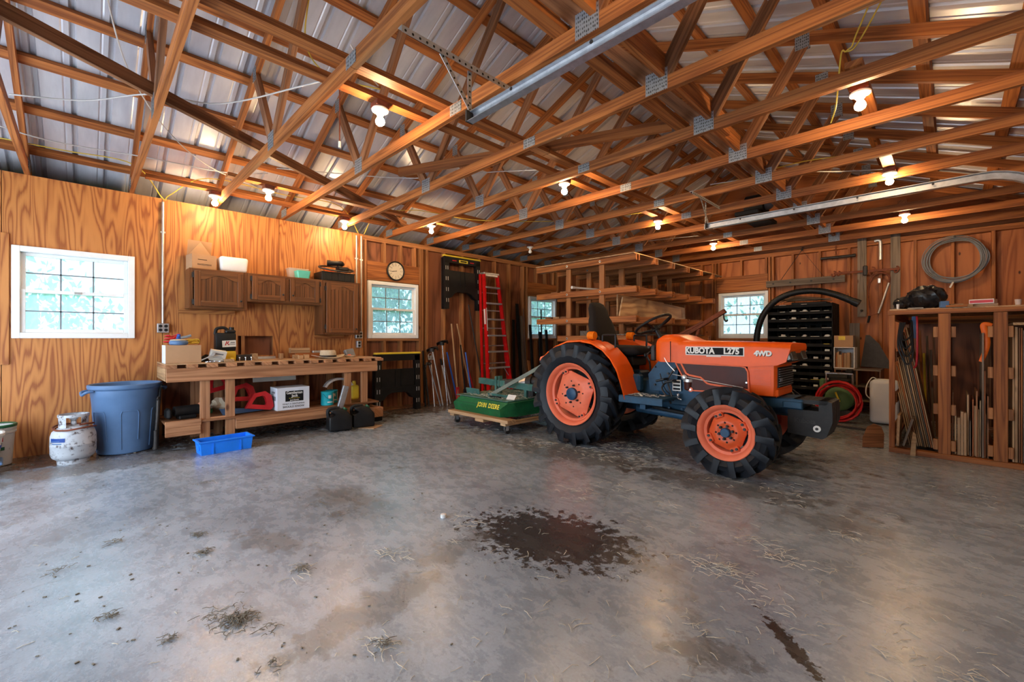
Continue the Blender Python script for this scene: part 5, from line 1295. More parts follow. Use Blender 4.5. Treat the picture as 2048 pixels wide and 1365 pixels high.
t = thing('trash_can', 'large slate blue round trash can with side handles', 'trash can', (-5.955, .30, 0))
b = MB(); prof = [(0, .004), (.215, .004), (.222, .012), (.232, .14), (.262, .56), (.265, .565), (.268, .635), (.288, .65), (.292, .665), (.290, .685), (.280, .69), (.268, .68), (.258, .60), (.226, .15), (.215, .02), (0, .02)]
b.lathe(prof, seg=56); b.build('body', M['slate'], t)
b = MB(); rb = lambda z: .2325+(z-.14)*.0714
for k in range(6):
    a0 = k*pi/3-.2; a1 = a0+.55
    pth = [(a0, .05), (a0, .40), (a0+.04, .43), (a1-.04, .43), (a1, .40), (a1, .05)]
    b.tube([V(((rb(z)+.001)*math.cos(a), (rb(z)+.001)*math.sin(a), z)) for a, z in [((1-f)*p[0]+f*q[0], (1-f)*p[1]+f*q[1]) for p, q in zip(pth[:-1], pth[1:]) for f in (0, .25, .5, .75)]], .005, 6)
b.build('rib_panels', M['slate'], t)
for a in (R(-73), R(107)):
    b = MB(); c, s_ = math.cos(a), math.sin(a); d = V((c, s_, 0)); q = V((-s_, c, 0))
    b.tube([d*.275-q*.06+V((0, 0, .635)), d*.325-q*.05+V((0, 0, .625)), d*.335+V((0, 0, .60)), d*.325+q*.05+V((0, 0, .625)), d*.275+q*.06+V((0, 0, .635))], .013, 8, sm=4); b.build('handle', M['slate'], t)

t = thing('propane_tank', 'chipped white propane tank with a hose coiled round its collar', 'propane tank', (-5.72, -.075, 0))
b = MB(); b.lathe([(0, .028), (.06, .028), (.11, .035), (.142, .06), (.153, .095), (.155, .17), (.156, .172), (.156, .178), (.155, .18), (.153, .255), (.142, .295), (.11, .325), (.06, .342), (0, .345)], seg=48); b.build('body', M['tankw'], t)
b = MB(); b.lathe([(.105, 0), (.108, 0), (.112, .04), (.106, .04)], seg=32); b.build('foot_ring', M['tankw'], t)
for a0, a1 in ((-2.5, -.5), (.6, 2.6)): b = MB(); b.lathe([(.096, .33), (.098, .435), (.104, .445), (.106, .44), (.100, .43), (.099, .33)], seg=14, a0=a0, a1=a1); b.build('collar', M['tankw'], t)
b = MB(); b.lathe([(.097, .425), (.106, .425), (.106, .448), (.097, .448)], seg=32); b.build('collar_rim', M['tankw'], t)
b = MB(); b.cyl((0, 0, .34), (0, 0, .40), .02); b.cyl((0, 0, .40), (0, 0, .43), .032, seg=10); b.cyl((0, 0, .375), (.05, 0, .375), .014); b.build('valve', M['tankw'], t)
b = MB(); b.tube([V((.135*math.cos(a)*(1 if k < 22 else 1.15), .135*math.sin(a)*(1 if k < 22 else 1.1), .352-.0012*k+.01*math.sin(2*a))) for k, a in enumerate([.3+.26*i for i in range(40)])], .008, 7, sm=2); b.build('hose', M['rust'], t)
b = MB(); b.lathe([(.1562, .215), (.1562, .250)], seg=10, a0=-1.15, a1=-.35); lb = b.build('label_band', M['label_b'], t)
b = MB(); b.lathe([(.1564, .196), (.1564, .206)], seg=8, a0=-1.05, a1=-.5); b.lathe([(.1566, .222), (.1566, .227)], seg=8, a0=-1.1, a1=-.6); b.build('label_print', M['slate'], lb)

t = thing('bucket', 'white plastic pail with red and green label and a green lid edge', 'bucket', (-6.06, -.60, 0))
b = MB(); b.lathe([(0, .003), (.118, .003), (.124, .01), (.142, .29), (.151, .295), (.153, .31), (.146, .315), (.153, .325), (.153, .36), (.146, .362), (.140, .35), (.122, .02), (0, .015)], seg=36); b.build('body', M['bucket'], t)
b = MB(); b.lathe([(.154, .345), (.157, .35), (.157, .368), (.150, .372), (.13, .362)], seg=36); b.build('lid_edge', M['green'], t)
b = MB(); b.lathe([(.1400, .225), (.1420, .262)], seg=12, a0=-.75, a1=.6); b.build('red_label', M['red'], t)
b = MB(); b.lathe([(.1345, .145), (.1365, .175)], seg=12, a0=-.8, a1=.7); b.build('green_label', M['green'], t)
t = thing('mop_bucket', 'grey-blue mop bucket on casters at the left edge', 'bucket', (-5.70, -.70, 0), R(5))
b = MB()
rings = [b.ring([(f*.15*math.copysign(abs(math.cos(a))**.6, math.cos(a)), f*.20*math.copysign(abs(math.sin(a))**.6, math.sin(a)), z) for a in [2*pi*k/28 for k in range(28)]]) for f, z in ((.82, .08), (.88, .12), (1.0, .32), (1.06, .325), (1.06, .345), (.99, .345), (.80, .10))]
b.skin(rings); b.build('body', M['bucket'], t)
b = MB(); b.box((0, 0, .095), (.30, .40, .02), bev=.008); b.build('base', M['slate'], t)
b = MB()
rings = [b.ring([(f*.15*math.copysign(abs(math.cos(a))**.6, math.cos(a)), f*.20*math.copysign(abs(math.sin(a))**.6, math.sin(a)), z) for a in [2*pi*k/28 for k in range(28)]]) for f, z in ((.95, .215), (.975, .245))]
b.skin(rings, caps=False); b.build('blue_band', M['label_b'], t)
for x in (-.11, .11):
    for y in (-.15, .15): b = MB(); b.cyl((x-.012, y, .03), (x+.012, y, .03), .03, seg=16); b.box((x, y, .065), (.03, .02, .05)); b.build('caster', M['slate'], t)

# dark tools leaning between trash can and bench
b = MB(); b.tube([(0, 0, .02), (.01, .02, .30), (-.01, .03, .52)], .014, 8, sm=4); b.tube([(-.01, .03, .52), (.03, .03, .55), (.06, .02, .53)], .012, 8, sm=3); b.box((.01, .01, .12), (.06, .03, .2), bev=.01); solo(b, 'jack_stand', M['iron'], 'dark iron jack leaning between trash can and bench', 'tool', (-5.66, .50, 0))
b = MB(); b.tube([(0, 0, .01), (-.02, .01, .35), (-.05, .03, .62)], .012, 8, sm=4); b.tube([(-.05, .03, .62), (-.02, .04, .66), (.03, .03, .65)], .01, 8, sm=3); solo(b, 'pry_bar', M['gunk'], 'black pry bar behind the trash can handle', 'tool', (-5.80, .535, 0))

# ---- conduit and outlet boxes
def conduit(name, y, z0, z1, label, boxes):
    t = thing(name, label, 'conduit', (XL+.02, y, z0))
    b = MB(); b.cyl((0, 0, 0), (0, 0, z1-z0), .0115, seg=12); b.build('pipe', M['conduit'], t)
    for zz in (.75,): b = MB(); b.box((-.005, 0, (z1-z0)*zz), (.018, .045, .018)); b.build('pipe_strap', M['alu'], t)
    return t
def outlet(y, z, label, n):
    t = thing('outlet_box', label, 'outlet', (XL+.027, y, z))
    b = MB(); b.box((0, 0, 0), (.054, .105 if n > 1 else .07, .105), bev=.004); b.build('box', M['galv'], t)
    for k in range(n):
        for s in (-1, 1):
            b = MB(); yy = (k-.5)*.048 if n > 1 else 0; b.cyl((.027, yy, s*.022), (.031, yy, s*.022), .017, seg=14); b.build('socket', M['black'], t)
conduit('conduit', .63, 1.32, 2.70, 'upright metal conduit left of the wall cabinets', 1); outlet(.63, 1.265, 'square outlet box at the foot of the left conduit', 2)
conduit('conduit', 2.91, 1.31, 2.70, 'upright metal conduit right of the cabinets, left one of the pair', 1); conduit('conduit', 2.985, 1.26, 2.70, 'upright metal conduit right of the cabinets, nearer the clock', 1)
outlet(2.94, 1.20, 'upper outlet box below the tall cabinet', 2); outlet(2.94, 1.06, 'lower outlet box below the tall cabinet', 1)

# ---- clock
t = thing('wall_clock', 'round black rimmed wall clock on the timber header', 'clock', (-6.306, 3.57, 2.235), rot=(0, pi/2, 0))
b = MB(); b.lathe([(0, 0), (.150, 0), (.158, .012), (.158, .03), (.148, .04), (.138, .034), (.136, .02)], seg=48); b.build('rim', M['black'], t)
b = MB(); b.lathe([(0, .019), (.137, .019)], seg=48); fc = b.build('dial', M['clockface'], t)
b = MB()
for k in range(12):
    a = 2*pi*k/12; b.box((.115*math.cos(a), .115*math.sin(a), .020), (.022, .006, .001), rot=(0, 0, a))
b.build('hour_marks', M['ink'], fc)
for k in range(12):
    a = 2*pi*k/12; text(str(12 if k == 0 else k), .026, M['ink'], 'numeral', fc, (-.088*math.cos(a), .088*math.sin(a), .020), (0, 0, pi/2), .0003)
# local -x is up, +y is to the right as seen from the room
def hand(a, L, w_): b = MB(); d = V((-math.cos(a), math.sin(a), 0)); b.beam(V((0, 0, .023))-d*.02, V((0, 0, .023))+d*L, w_, .001); b.build('clock_hand', M['ink'], t)
hand(R(258), .065, .008); hand(R(262), .10, .006)

# ---- folding sawhorses
def sawhorse(label, loc, H, W, rot):
    t = thing('sawhorse', label, 'sawhorse', loc, rot=rot, group='folded black sawhorses')
    b = MB(); P = lambda *p: [(x*W, z*H) for x, z in p]
    mm = Matrix(((1, 0, 0, 0), (0, 0, -1, 0), (0, 1, 0, 0), (0, 0, 0, 1)))
    for q in (P((-.5, 0), (-.39, 0), (-.36, .95), (-.48, .95)), P((.39, 0), (.5, 0), (.48, .95), (.36, .95)), P((-.48, .86), (.48, .86), (.48, .97), (-.48, .97))): b.prism(q, .05, mm)
    b.build('legs', M['black'], t)
    b = MB(); b.prism(P((-.36, .42), (.36, .42), (.36, .72), (-.36, .72)), .035, mm)
    ar = [(-.38, .20), (-.38, .42), (.38, .42), (.38, .20), (.31, .22), (.24, .29), (.15, .325), (-.15, .325), (-.24, .29), (-.31, .22)]
    b.prism(P(*ar), .045, mm)
    for x in (-.06, .06): b.box((x*W, -.04, .57*H), (.012, .012, .28*H))
    b.build('panel', M['black'], t)
    b = MB()
    for s in (-1, 1):
        for dx in (.405, .455):
            for k in range(4): b.box((s*W*dx, -.0515, H*(.16+.2*k)), (.012, .003, .065))
    b.build('leg_slots', M['alu'], t)
    b = MB(); b.box((0, -.025, H*.985), (W*1.0, .065, H*.03), bev=.006); b.build('top_strip', M['yellow'], t)
    b = MB(); b.box((0, .045, H*.47), (W*.9, .03, H*.9), bev=.01); 
    b.bm.free()
    b = MB()
    for q in (P((-.5, 0), (-.40, 0), (-.40, .95), (-.48, .95)), P((.40, 0), (.5, 0), (.48, .95), (.40, .95)), P((-.48, .86), (.48, .86), (.48, .96), (-.48, .96)), P(*ar)): b.prism(q, .04, Matrix.Translation((0, .062, 0)) @ mm)
    b.build('back_legs', M['black'], t)
    return t
s1 = sawhorse('folded black sawhorse standing below the clock window', (-6.12, 3.50, .0), .93, .80, (0, 0, pi/2))
s2 = sawhorse('folded black sawhorse hung high on the studs', (-6.20, 4.86, 1.665), .95, .84, (R(-2), 0, pi/2))
b = MB(); b.box((0, -.062, .86), (.20, .006, .05), bev=.002); b.build('tag_panel', M['goldl'], s2)
b = MB(); b.box((0, -.066, .86), (.14, .002, .022)); b.build('tag_print', M['ink'], s2)
for x in (-.2, .2): b = MB(); b.box((x, -.06, .86), (.09, .012, .02), bev=.004); b.build('latch', M['red'], s2)

# ---- red step ladder, closed, leaning on the wall
t = thing('stepladder', 'tall red fibreglass stepladder closed against the left wall', 'ladder', (-5.98, 5.50, 0))
Hh = 2.36
def rail(nm, x0, x1, ya, yb, w_=.028, d=.075, mat='ladder'):
    b = MB(); b.beam((x0, ya, .0), (x1, yb, Hh-.02), d, w_, up=(0, 1, 0)); return b.build(nm, M[mat], t)
fl = rail('front_rail', .06, -.10, -.245, -.235); fr = rail('front_rail', .06, -.10, .36, .10)
rail('rear_rail', -.06, -.15, -.29, -.28, .022, .05); rail('rear_rail', -.06, -.15, .40, .16, .022, .05)
for k in range(7):
    f = (.30+.30*k)/Hh; z = .30+.30*k
    ya = -.245+.01*f; yb = .36-.26*f; x = .06-.16*f
    b = MB(); b.box((x, (ya+yb)/2, z), (.085, yb-ya, .03), bev=.004); st_ = b.build('step', M['alu'], t)
    if k < 2:
        for s, q in ((1, ya), (-1, yb)): b = MB(); b.beam((x, q, z-.16), (x, q+s*.12, z-.01), .014, .006); b.build('step_brace', M['alu'], st_)
b = MB(); b.box((-.12, -.07, Hh), (.13, .38, .03), bev=.008); b.box((-.09, -.07, Hh-.03), (.05, .35, .05), bev=.004); b.build('top_cap', M['alu'], t)
b = MB(); b.box((-.045, -.2555, 1.55), (.04, .002, .28), rot=(0, -.067, 0)); b.box((-.0, -.24, 1.5), (.002, .02, .42), rot=(0, -.067, 0)); b.build('safety_label', M['paper'], fl)
for k in range(6): b = MB(); z = .35+.33*k; b.box((-.10-.02*k/6, -.0+.06-.1*k/6, z), (.03, .60-.03*k, .02)); b.build('rear_bar', M['alu'], t)

# ---- long tools leaning on the studs (floor point and top point given by photo pixels on two real planes)
def lean(ub, vb, ut, vt, xt=-6.29):
    p = atz(ub, vb, 0); q = atx(ut, vt, xt); return p, q
def pole(name, label, cat, ub, vb, ut, vt, r, mat, xt=-6.29, extra=None, group='long tools against the left wall'):
    p, q = lean(ub, vb, ut, vt, xt)
    if p.x < -6.27: p.x = -6.27
    t = thing(name, label, cat, p, 0, group)
    b = MB(); b.cyl((0, 0, .004), q-p, r, r*.92, 10); b.build('shaft', M[mat], t)
    if extra: extra(t, q-p)
    return t
def head(mat, s, shape='blob'):
    def f(t, q):
        b = MB()
        if shape == 'blob': b.sphere(q, s, (.8, 1.2, .7), 12); b.tube([q, q+V((.03, -s*1.5, .02)), q+V((.06, -s*2.6, -.06))], s*.35, 8, sm=3)
        if shape == 'guard':
            b.lathe([(.0, .02), (s, 0), (s*1.02, -.05), (s*.95, -.05), (s*.9, -.01)], Matrix.Translation(q) @ Matrix.Rotation(.35, 4, 'X'), 20, a0=.2, a1=4.2); b.cyl(q, q+V((0, 0, -.06)), s*.4, seg=12)
        if shape == 'shears': b.box(q+V((0, 0, .03)), (.02, s*2, .03)); b.box(q+V((0, 0, .07)), (.03, s*1.4, .04), rot=(.3, 0, 0)); b.tube([q+V((0, -s, .02)), q+V((0, -s*1.2, .1)), q+V((0, 0, .13)), q+V((0, s, .05))], .008, 6, sm=3)
        if shape == 'blade': b.box(q*.12, (.02, .075, .22), rot=(math.atan2(-q.y, q.z), 0, 0), bev=.006)
        if shape == 'grip': b.cyl(q*.86, q*1.0, s, seg=10)
        if shape == 'fork':
            for k in (-1, 0, 1): b.cyl(q*.05+V((0, .022*k, 0)), q*.22+V((0, .014*k, 0)), .008)
        b.build('head' if shape != 'grip' else 'grip', M[mat], t)
    return f
pole('pipe', 'thin black pipe leaning at the window stud', 'pipe', 851, 814, 846, 702, .016, 'blackm')
pole('pipe', 'second black pipe leaning just right of the window stud', 'pipe', 858, 812, 849, 730, .018, 'iron')
pole('hedge_shears', 'long-handled shears with a wire head, leftmost in the tool cluster', 'shears', 869, 814, 862, 722, .009, 'alu', extra=head('alu', .045, 'shears'))
pole('pole_saw', 'slim grey pole tool with dark motor leaning left of the trimmer', 'pole tool', 881, 813, 858, 728, .010, 'grayp', extra=head('iron', .04, 'blob'), xt=-6.2)
pole('string_trimmer', 'string trimmer with a rounded dark guard standing head up', 'trimmer', 886, 812, 864, 697, .012, 'alu', extra=head('iron', .10, 'guard'), xt=-6.19)
pole('string_trimmer', 'string trimmer with bright shaft behind the blue pole', 'trimmer', 895, 812, 884, 684, .013, 'chrome', extra=head('gunk', .10, 'guard'), xt=-6.10)
pole('shaft', 'bright thick aluminium shaft leaning beside the trimmers', 'pole', 901, 808, 881, 718, .015, 'alu', extra=head('black', .018, 'grip'))
pole('broom_handle', 'thin brown handle leaning beside the aluminium shaft', 'handle', 905, 806, 888, 722, .010, 'graywood')
pole('pole', 'bright blue painted pole leaning right of the trimmers', 'pole', 904, 802, 894, 705, .015, 'bluepole')
pole('shovel', 'shovel standing on its red blade with a long pale handle', 'shovel', 917, 806, 903, 648, .016, 'pale', extra=head('red', .1, 'blade'), xt=-6.26)
pole('rake', 'long pale handled rake leaning right of the red shovel', 'rake', 925, 797, 914, 648, .015, 'pale', extra=head('iron', .1, 'fork'))
pole('digging_fork', 'orange headed digging fork with a blue handle section', 'fork', 945, 804, 931, 705, .015, 'bluepole', extra=head('orangeh', .1, 'blade'), xt=-6.2)
pole('edger', 'orange tool head with dark handle beside the digging fork', 'tool', 951, 794, 937, 610, .013, 'iron', extra=head('orangeh', .1, 'fork'))
pole('hoe', 'dark handled hoe leaning behind the orange tools', 'hoe', 932, 804, 921, 690, .014, 'blackm', extra=head('blackm', .1, 'blade'), xt=-6.22)
pole('axe_handle', 'red tool handle leaning behind the pale rake', 'handle', 938, 797, 931, 716, .012, 'red', xt=-6.24)
def slat(name, label, ub, vb, ut, vt, w_, th, mat, xt=-6.28, cat='board'):
    p, q = lean(ub, vb, ut, vt, xt)
    if p.x < -6.26: p.x = -6.26
    b = MB(); b.beam((0, 0, .006), q-p, th, w_, up=(0, 1, 0)); return solo(b, name, M[mat], label, cat, p, group='boards leaning right of the ladder')
slat('board', 'dark stained board leaning just right of the red ladder', 1029, 792, 1027, 640, .06, .02, 'blackm')
slat('board', 'tall black board leaning left of the corner window', 1044, 789, 1034, 608, .07, .025, 'blackm')
slat('board', 'brown board leaning beside the tall black board', 1050, 787, 1042, 632, .06, .03, 'graywood')
slat('metal_bar', 'bright narrow metal bar leaning beside the dark boards', 1054, 787, 1047, 618, .015, .008, 'chrome', cat='metal bar')
slat('board', 'reddish offcut leaning low below the corner window', 1066, 797, 1057, 722, .06, .02, 'lumber', xt=-6.12)
slat('board', 'black square post leaning under the corner window', 1068, 786, 1060, 650, .045, .04, 'blackm')
slat('pipe', 'thin dark pipe reaching up across the corner window', 1086, 783, 1082, 620, .022, .022, 'iron', cat='pipe')
slat('board', 'dark stub post leaning in the corner window, shorter', 1084, 784, 1079, 664, .05, .04, 'blackm')
slat('board', 'dark stub post leaning at the right of the corner window', 1098, 782, 1092, 660, .05, .04, 'blackm')
# ================================================================== cantilever lumber rack in the far corner
LR = thing('lumber_rack', 'tall timber lumber rack with bolted double arms in the far corner', 'lumber rack', (-4.05, 5.6, 0))
FY = [5.60, 6.16, 6.72, 7.28, 7.85, 8.42]
LV = [2.355, 1.898, 1.475, 1.19]
def lr(nm, c, d, mat='stud', parent=None):
    b = MB(); b.box(c, d, bev=.002); return b.build(nm, M[mat], parent or LR, W=True)
for i, y in enumerate(FY):
    for x in (-4.35, -3.72): lr('post', (x, y, 1.17), (.089, .038, 2.33))
    for L, zt in enumerate(LV):
        x0, x1 = (-5.01, -3.12) if L < 3 else (-4.55, -3.2)
        for s in (-1, 1):
            a = lr('arm', ((x0+x1)/2, y+s*.039, zt-.045), (x1-x0, .038, .089), 'lumber')
            if i < 2 and s < 0:
                for x in (-4.35, -3.72):
                    if L == 2 and x > -4 or (i and x > -4): continue
                    b = MB(); b.cyl((x, y-.058, zt-.045), (x, y-.062, zt-.045), .017, seg=16); w_ = b.build('washer', M['alu'], a, W=True)
                    b = MB(); b.cyl((x, y-.062, zt-.045), (x, y-.070, zt-.045), .009, seg=6); b.build('bolt', M['iron'], w_, W=True)
lr('base_plate', (-4.05, 7.0, .02), (.10, 3.0, .038))
b = MB(); b.box((0, 0, .006), (1.86, 3.4, .012)); solo(b, 'plywood_sheet', M['plysheet'], 'full plywood sheet lying flat on the top arms of the lumber rack', 'plywood sheet', (-4.06, 7.2, 2.356))
for k, (x, w_, lb) in enumerate(((-4.75, .14, 'plank lying on the second arms of the rack, leftmost'), (-4.55, .14, 'plank lying on the second arms of the rack beside the left posts'), (-3.45, .2, 'wide plank lying on the second arms of the rack, rightmost'))):
    b = MB(); b.box((0, 0, .019), (w_, 2.9, .037)); solo(b, 'plank', M['lumber_old'], lb, 'plank', (x, 7.15, 1.899))
t = thing('pvc_pipe', 'white plastic pipe with a flared end lying on the rack arms', 'pipe', (-4.22, 5.50, 1.958), 0, rot=(0, 0, R(-12)))
b = MB(); b.cyl((0, .05, 0), (0, .72, 0), .016, seg=14); b.build('tube', M['white'], t)
b = MB(); b.cyl((0, 0, 0), (0, .06, 0), .024, .021, 16); b.cyl((0, -.001, 0), (0, .0, 0), .017, seg=14); b.build('socket_end', M['white'], t)
b = MB(); b.prism([(0, 0), (2.3, 0), (2.25, .24), (.35, .32), (.1, .30)], .022, Matrix(((0, 0, 1, 0), (1, 0, 0, 0), (0, 1, 0, 0), (0, 0, 0, 1)))); solo(b, 'plywood_sheet', M['plysheet'], 'broad knotty panel standing on edge behind the steering wheel', 'plywood sheet', (-3.50, 5.70, 1.476))
b = MB(); b.prism([(0, 0), (1.6, 0), (1.5, .30), (.0, .34)], .018, Matrix(((0, 0, 1, 0), (1, 0, 0, 0), (0, 1, 0, 0), (0, 0, 0, 1)))); solo(b, 'plywood_sheet', M['pale'], 'shorter panel standing behind the broad knotty panel', 'plywood sheet', (-3.56, 5.75, 1.476))
for k in range(3):
    b = MB(); b.box((0, 0, .019), (.13, 2.4, .036)); solo(b, 'plank', M['pale' if k == 1 else 'lumber_old'], ['plank on the third arms nearest the left posts', 'pale plank on the third arms between the posts', 'dark plank on the third arms left of the black seat'][k], 'plank', (-4.88+.17*k, 6.9, 1.476))
b = MB(); n = 20; pr = [(i*.02-.2, .006*math.sin(i*pi/2)) for i in range(n+1)]
A = b.ring([(x, 0, z+.008) for x, z in pr]); B = b.ring([(x, 2.6, z+.008) for x, z in pr]); A2 = b.ring([(x, 0, z+.011) for x, z in pr]); B2 = b.ring([(x, 2.6, z+.011) for x, z in pr])
for j in range(n): b.face([A[j], A[j+1], B[j+1], B[j]]); b.face([A2[j], A2[j+1], B2[j+1], B2[j]]); b.face([A[j], A[j+1], A2[j+1], A2[j]])
solo(b, 'corrugated_sheet', M['galv'], 'ribbed translucent sheet lying on the low rack arms behind the seat', 'corrugated sheet', (-3.45, 5.70, 1.196))
for k in range(3):
    b = MB(); b.box((0, 0, .04), (.16, 2.2, .08)); solo(b, 'plank', M['graywood'], ['thick grey timber low on the rack, left one', 'thick grey timber low on the rack, middle one', 'thick grey timber low on the rack, right one'][k], 'timber', (-4.20+.17*k, 6.9, 1.192))
t = thing('wooden_crate', 'plain wooden crate on the floor at the right foot of the rack', 'crate', (-3.05, 7.6, 0))
for z in (.12, .5, .9):
    b = MB(); b.box((0, -.25, z), (.55, .02, .12)); b.build('front_slat', M['lumber'], t)
for x in (-.26, .26):
    b = MB(); b.box((x, -.23, .5), (.03, .04, 1.0)); b.build('corner_post', M['lumber'], t)
    b = MB(); b.box((x, 0, .5), (.02, .42, .95)); b.build('side_panel', M['sheath_b'], t)

# ================================================================== engine hoist behind the tractor
H = thing('engine_hoist', 'rusty brown engine hoist with its boom raised past the back window', 'hoist', (-2.72, 6.35, 0))
def hb(nm, p0, p1, w_, t_, mat='rust', par=None):
    b = MB(); b.beam(p0, p1, w_, t_, bev=.004); return b.build(nm, M[mat], par or H)
hb('mast', (0, 0, .12), (0, 0, 1.24), .07, .07); bm_ = hb('boom', (-.16, 0, 1.13), (.52, 0, 1.535), .055, .06)
hb('ram', (-.10, .0, .55), (.16, 0, 1.29), .035, .035); hb('tie_bar', (-.14, -.03, 1.20), (.22, -.03, 1.385), .012, .03)
for s in (-1, 1):
    hb('base_leg', (-.25, s*.22, .11), (.75, s*.34, .09), .06, .06)
    for x, y in ((-.22, s*.22), (.72, s*.335)): b = MB(); b.cyl((x, y-.014, .038), (x, y+.014, .038), .038, seg=18); b.box((x, y, .07), (.05, .045, .03)); b.build('caster', M['iron'], H)
hb('cross_bar', (-.22, -.25, .12), (-.22, .25, .12), .06, .06); hb('mast_foot', (-.22, 0, .12), (.02, 0, .12), .07, .07)
b = MB(); b.tube([(.50, 0, 1.50), (.50, 0, 1.44), (.515, 0, 1.40), (.535, 0, 1.385), (.55, 0, 1.41)], .011, 8, sm=4); b.build('hook', M['iron'], H)

# ================================================================== black parts shelf with the big hose draped over it
S = thing('parts_shelf', 'tall black steel parts shelf with many shallow bin rows', 'shelf', (-1.77, 8.74, 0))
SX0, SX1, SY0, SY1 = -.46, .46, -.29, .29
for x in (SX0+.006, SX1-.006): b = MB(); b.box((x, 0, .86), (.012, .58, 1.72)); b.build('side_panel', M['blackm'], S)
b = MB(); b.box((0, SY1-.006, .86), (.92, .012, 1.70)); b.build('back_panel', M['blackm'], S)
RZ = [.03, .18, .32, .44, .55, .66, .775, .90, 1.02, 1.14, 1.28, 1.43, 1.555, 1.67]
for i, z in enumerate(RZ):
    b = MB(); b.box((0, 0, z), (.896, .55, .008)); b.box((0, SY0-.01, z+.018), (.91, .012, .05)); sh = b.build('bin_row', M['blackm'], S)
    b = MB()
    for k in range(1, 6): b.box((SX0+.92*k/6, -.05, z+.05), (.006, .44, .08))
    if i < len(RZ)-1: b.build('bin_dividers', M['blackm'], sh)
    else: b.bm.free()
    for k in range(6):
        if random.random() < .5:
            b = MB(); b.box((SX0+.92*(k+.5)/6, SY0-.0175, z+.040), (random.uniform(.06, .13), .002, .006)); b.build('label_strip', M['goldl'] if random.random() < .15 else M['paper'], sh)
pr0 = None
slots = [(r, k) for r in range(2, 13) for k in range(6)]; random.shuffle(slots)
for i in range(26):
    r, k = slots[i]; z = RZ[r]; x = SX0+.92*(k+.5)/6
    lb = 'small pale hardware part lying in the open bins of the black shelf'
    b = MB(); b.sphere((0, 0, 0), .028, (random.uniform(1, 1.5), 1, .8), 8) if i % 2 else b.cyl((-.03, 0, 0), (.03, 0, 0), .026, .02, 10)
    solo(b, 'small_part', M['paper' if i % 3 else 'porcelain'], lb, 'hardware', (-1.77+x, 8.74+SY0+.05, z+.052+.0), group='small parts in the bins')
b = MB()
for k in range(16):
    y = random.uniform(-.2, .15); b.tube([V((random.uniform(-.36, -.2), y*.7, .10+.05*random.random())), V((random.uniform(-.15, .1), y*.7+.05, .11+.07*random.random())), V((random.uniform(.2, .40), y*.7, .10+.04*random.random()))], .008, 6, sm=4)
solo(b, 'cable_heap', M['graywood'], 'heap of brown wires and cord on top of the black shelf', 'wire heap', (-1.77, 8.74, 1.68))
b = MB(); b.box((0, 0, .014), (.72, .40, .022)); b.box((.06, 0, .055), (.5, .36, .05), bev=.01); solo(b, 'folded_tarp', M['gunk'], 'dark folded tarp under the wire heap on the shelf', 'tarp', (-1.72, 8.78, 1.677))
pts = [aty(u, v, 8.32) for u, v in ((1509, 770), (1511, 720), (1515, 665), (1528, 628), (1553, 601), (1588, 586), (1632, 582), (1672, 590), (1708, 604))]
b = MB(); b.tube(spline(pts, 26), lambda f: .050*(1+.035*math.sin(f*900)), 16); 
hs_ = solo(b, 'drain_hose', M['black'], 'thick black corrugated hose arching over the parts shelf', 'hose', pts[4], W=True)
e = pts[-1]; d = (pts[-1]-pts[-2]).normalized(); b = MB(); b.cyl(e-d*.02, e+d*.07, .056, .060, 18); b.cyl(e+d*.07, e+d*.0705, .046, seg=18); b.build('hose_collar', M['black'], hs_, W=True)

# low stand right of the shelf
t = thing('stand', 'dark low wooden stand right of the black parts shelf', 'stand', (-1.0, 8.62, 0))
for z in (.20, .42, .668): b = MB(); b.box((0, 0, z), (.56, .5, .022)); b.build('shelf_board', M['graywood'], t)
for x in (-.27, .27, .0): b = MB(); b.box((x, .0, .328), (.02, .48, .655)); b.build('side_panel', M['lumber_old'], t)
t = thing('wooden_box', 'white open-fronted box of upright wood pieces on the low stand', 'box', (-1.16, 8.55, .68))
b = MB()
for c, d in (((-.125, 0, .165), (.01, .28, .33)), ((.125, 0, .165), (.01, .28, .33)), ((0, 0, .325), (.24, .28, .01)), ((0, .135, .165), (.24, .01, .33)), ((0, 0, .006), (.25, .28, .012))): b.box(c, d)
b.build('body', M['white'], t)
x = -1.27
for k in range(8):
    w_ = random.choice((.018, .022, .03, .034)); h = random.uniform(.16, .25)
    if x+w_ > -1.055: break
    b = MB(); b.box((w_/2, 0, h/2), (w_, .16, h)); solo(b, 'wood_offcut', M['pale' if k % 3 else 'lumber'], 'upright wood offcut standing in the white box, %s from its left side' % ordn[k], 'wood offcut', (x, 8.50, .693), group='offcuts in the white box'); x += w_+.003
t = thing('cardboard_box', 'cardboard box with a yellow sticker on top of the white box', 'box', (-1.17, 8.55, 1.012))
b = MB(); b.box((0, 0, .09), (.24, .24, .18), bev=.003); b.build('body', M['card'], t)
b = MB(); b.box((-.02, -.1215, .14), (.085, .001, .06)); b.build('sticker', M['yellow'], t)
b = MB(); b.box((.121, 0, .09), (.001, .23, .17)); b.build('end_panel', M['grayp'], t)
pA = aty(1703, 700, 8.75)
b = MB(); b.prism([(0, 0), (.36, -.02), (.34, .10), (.22, .36), (.10, .50), (.05, .50)], .006, Matrix(((1, 0, 0, 0), (0, .2, -1, 0), (0, 1, .2, 0), (0, 0, 0, 1)))); solo(b, 'metal_sheet', M['iron'], 'dark bent metal sheet leaning on the wall above the stand', 'metal sheet', (-1.0, 8.80, .70))
b = MB(); b.box((0, 0, .70), (.13, .02, 1.40)); solo(b, 'board', M['graywood'], 'grey weathered board standing behind the cardboard box', 'board', (-1.10, 9.03, .0), group=None, rot=(R(2), 0, 0))

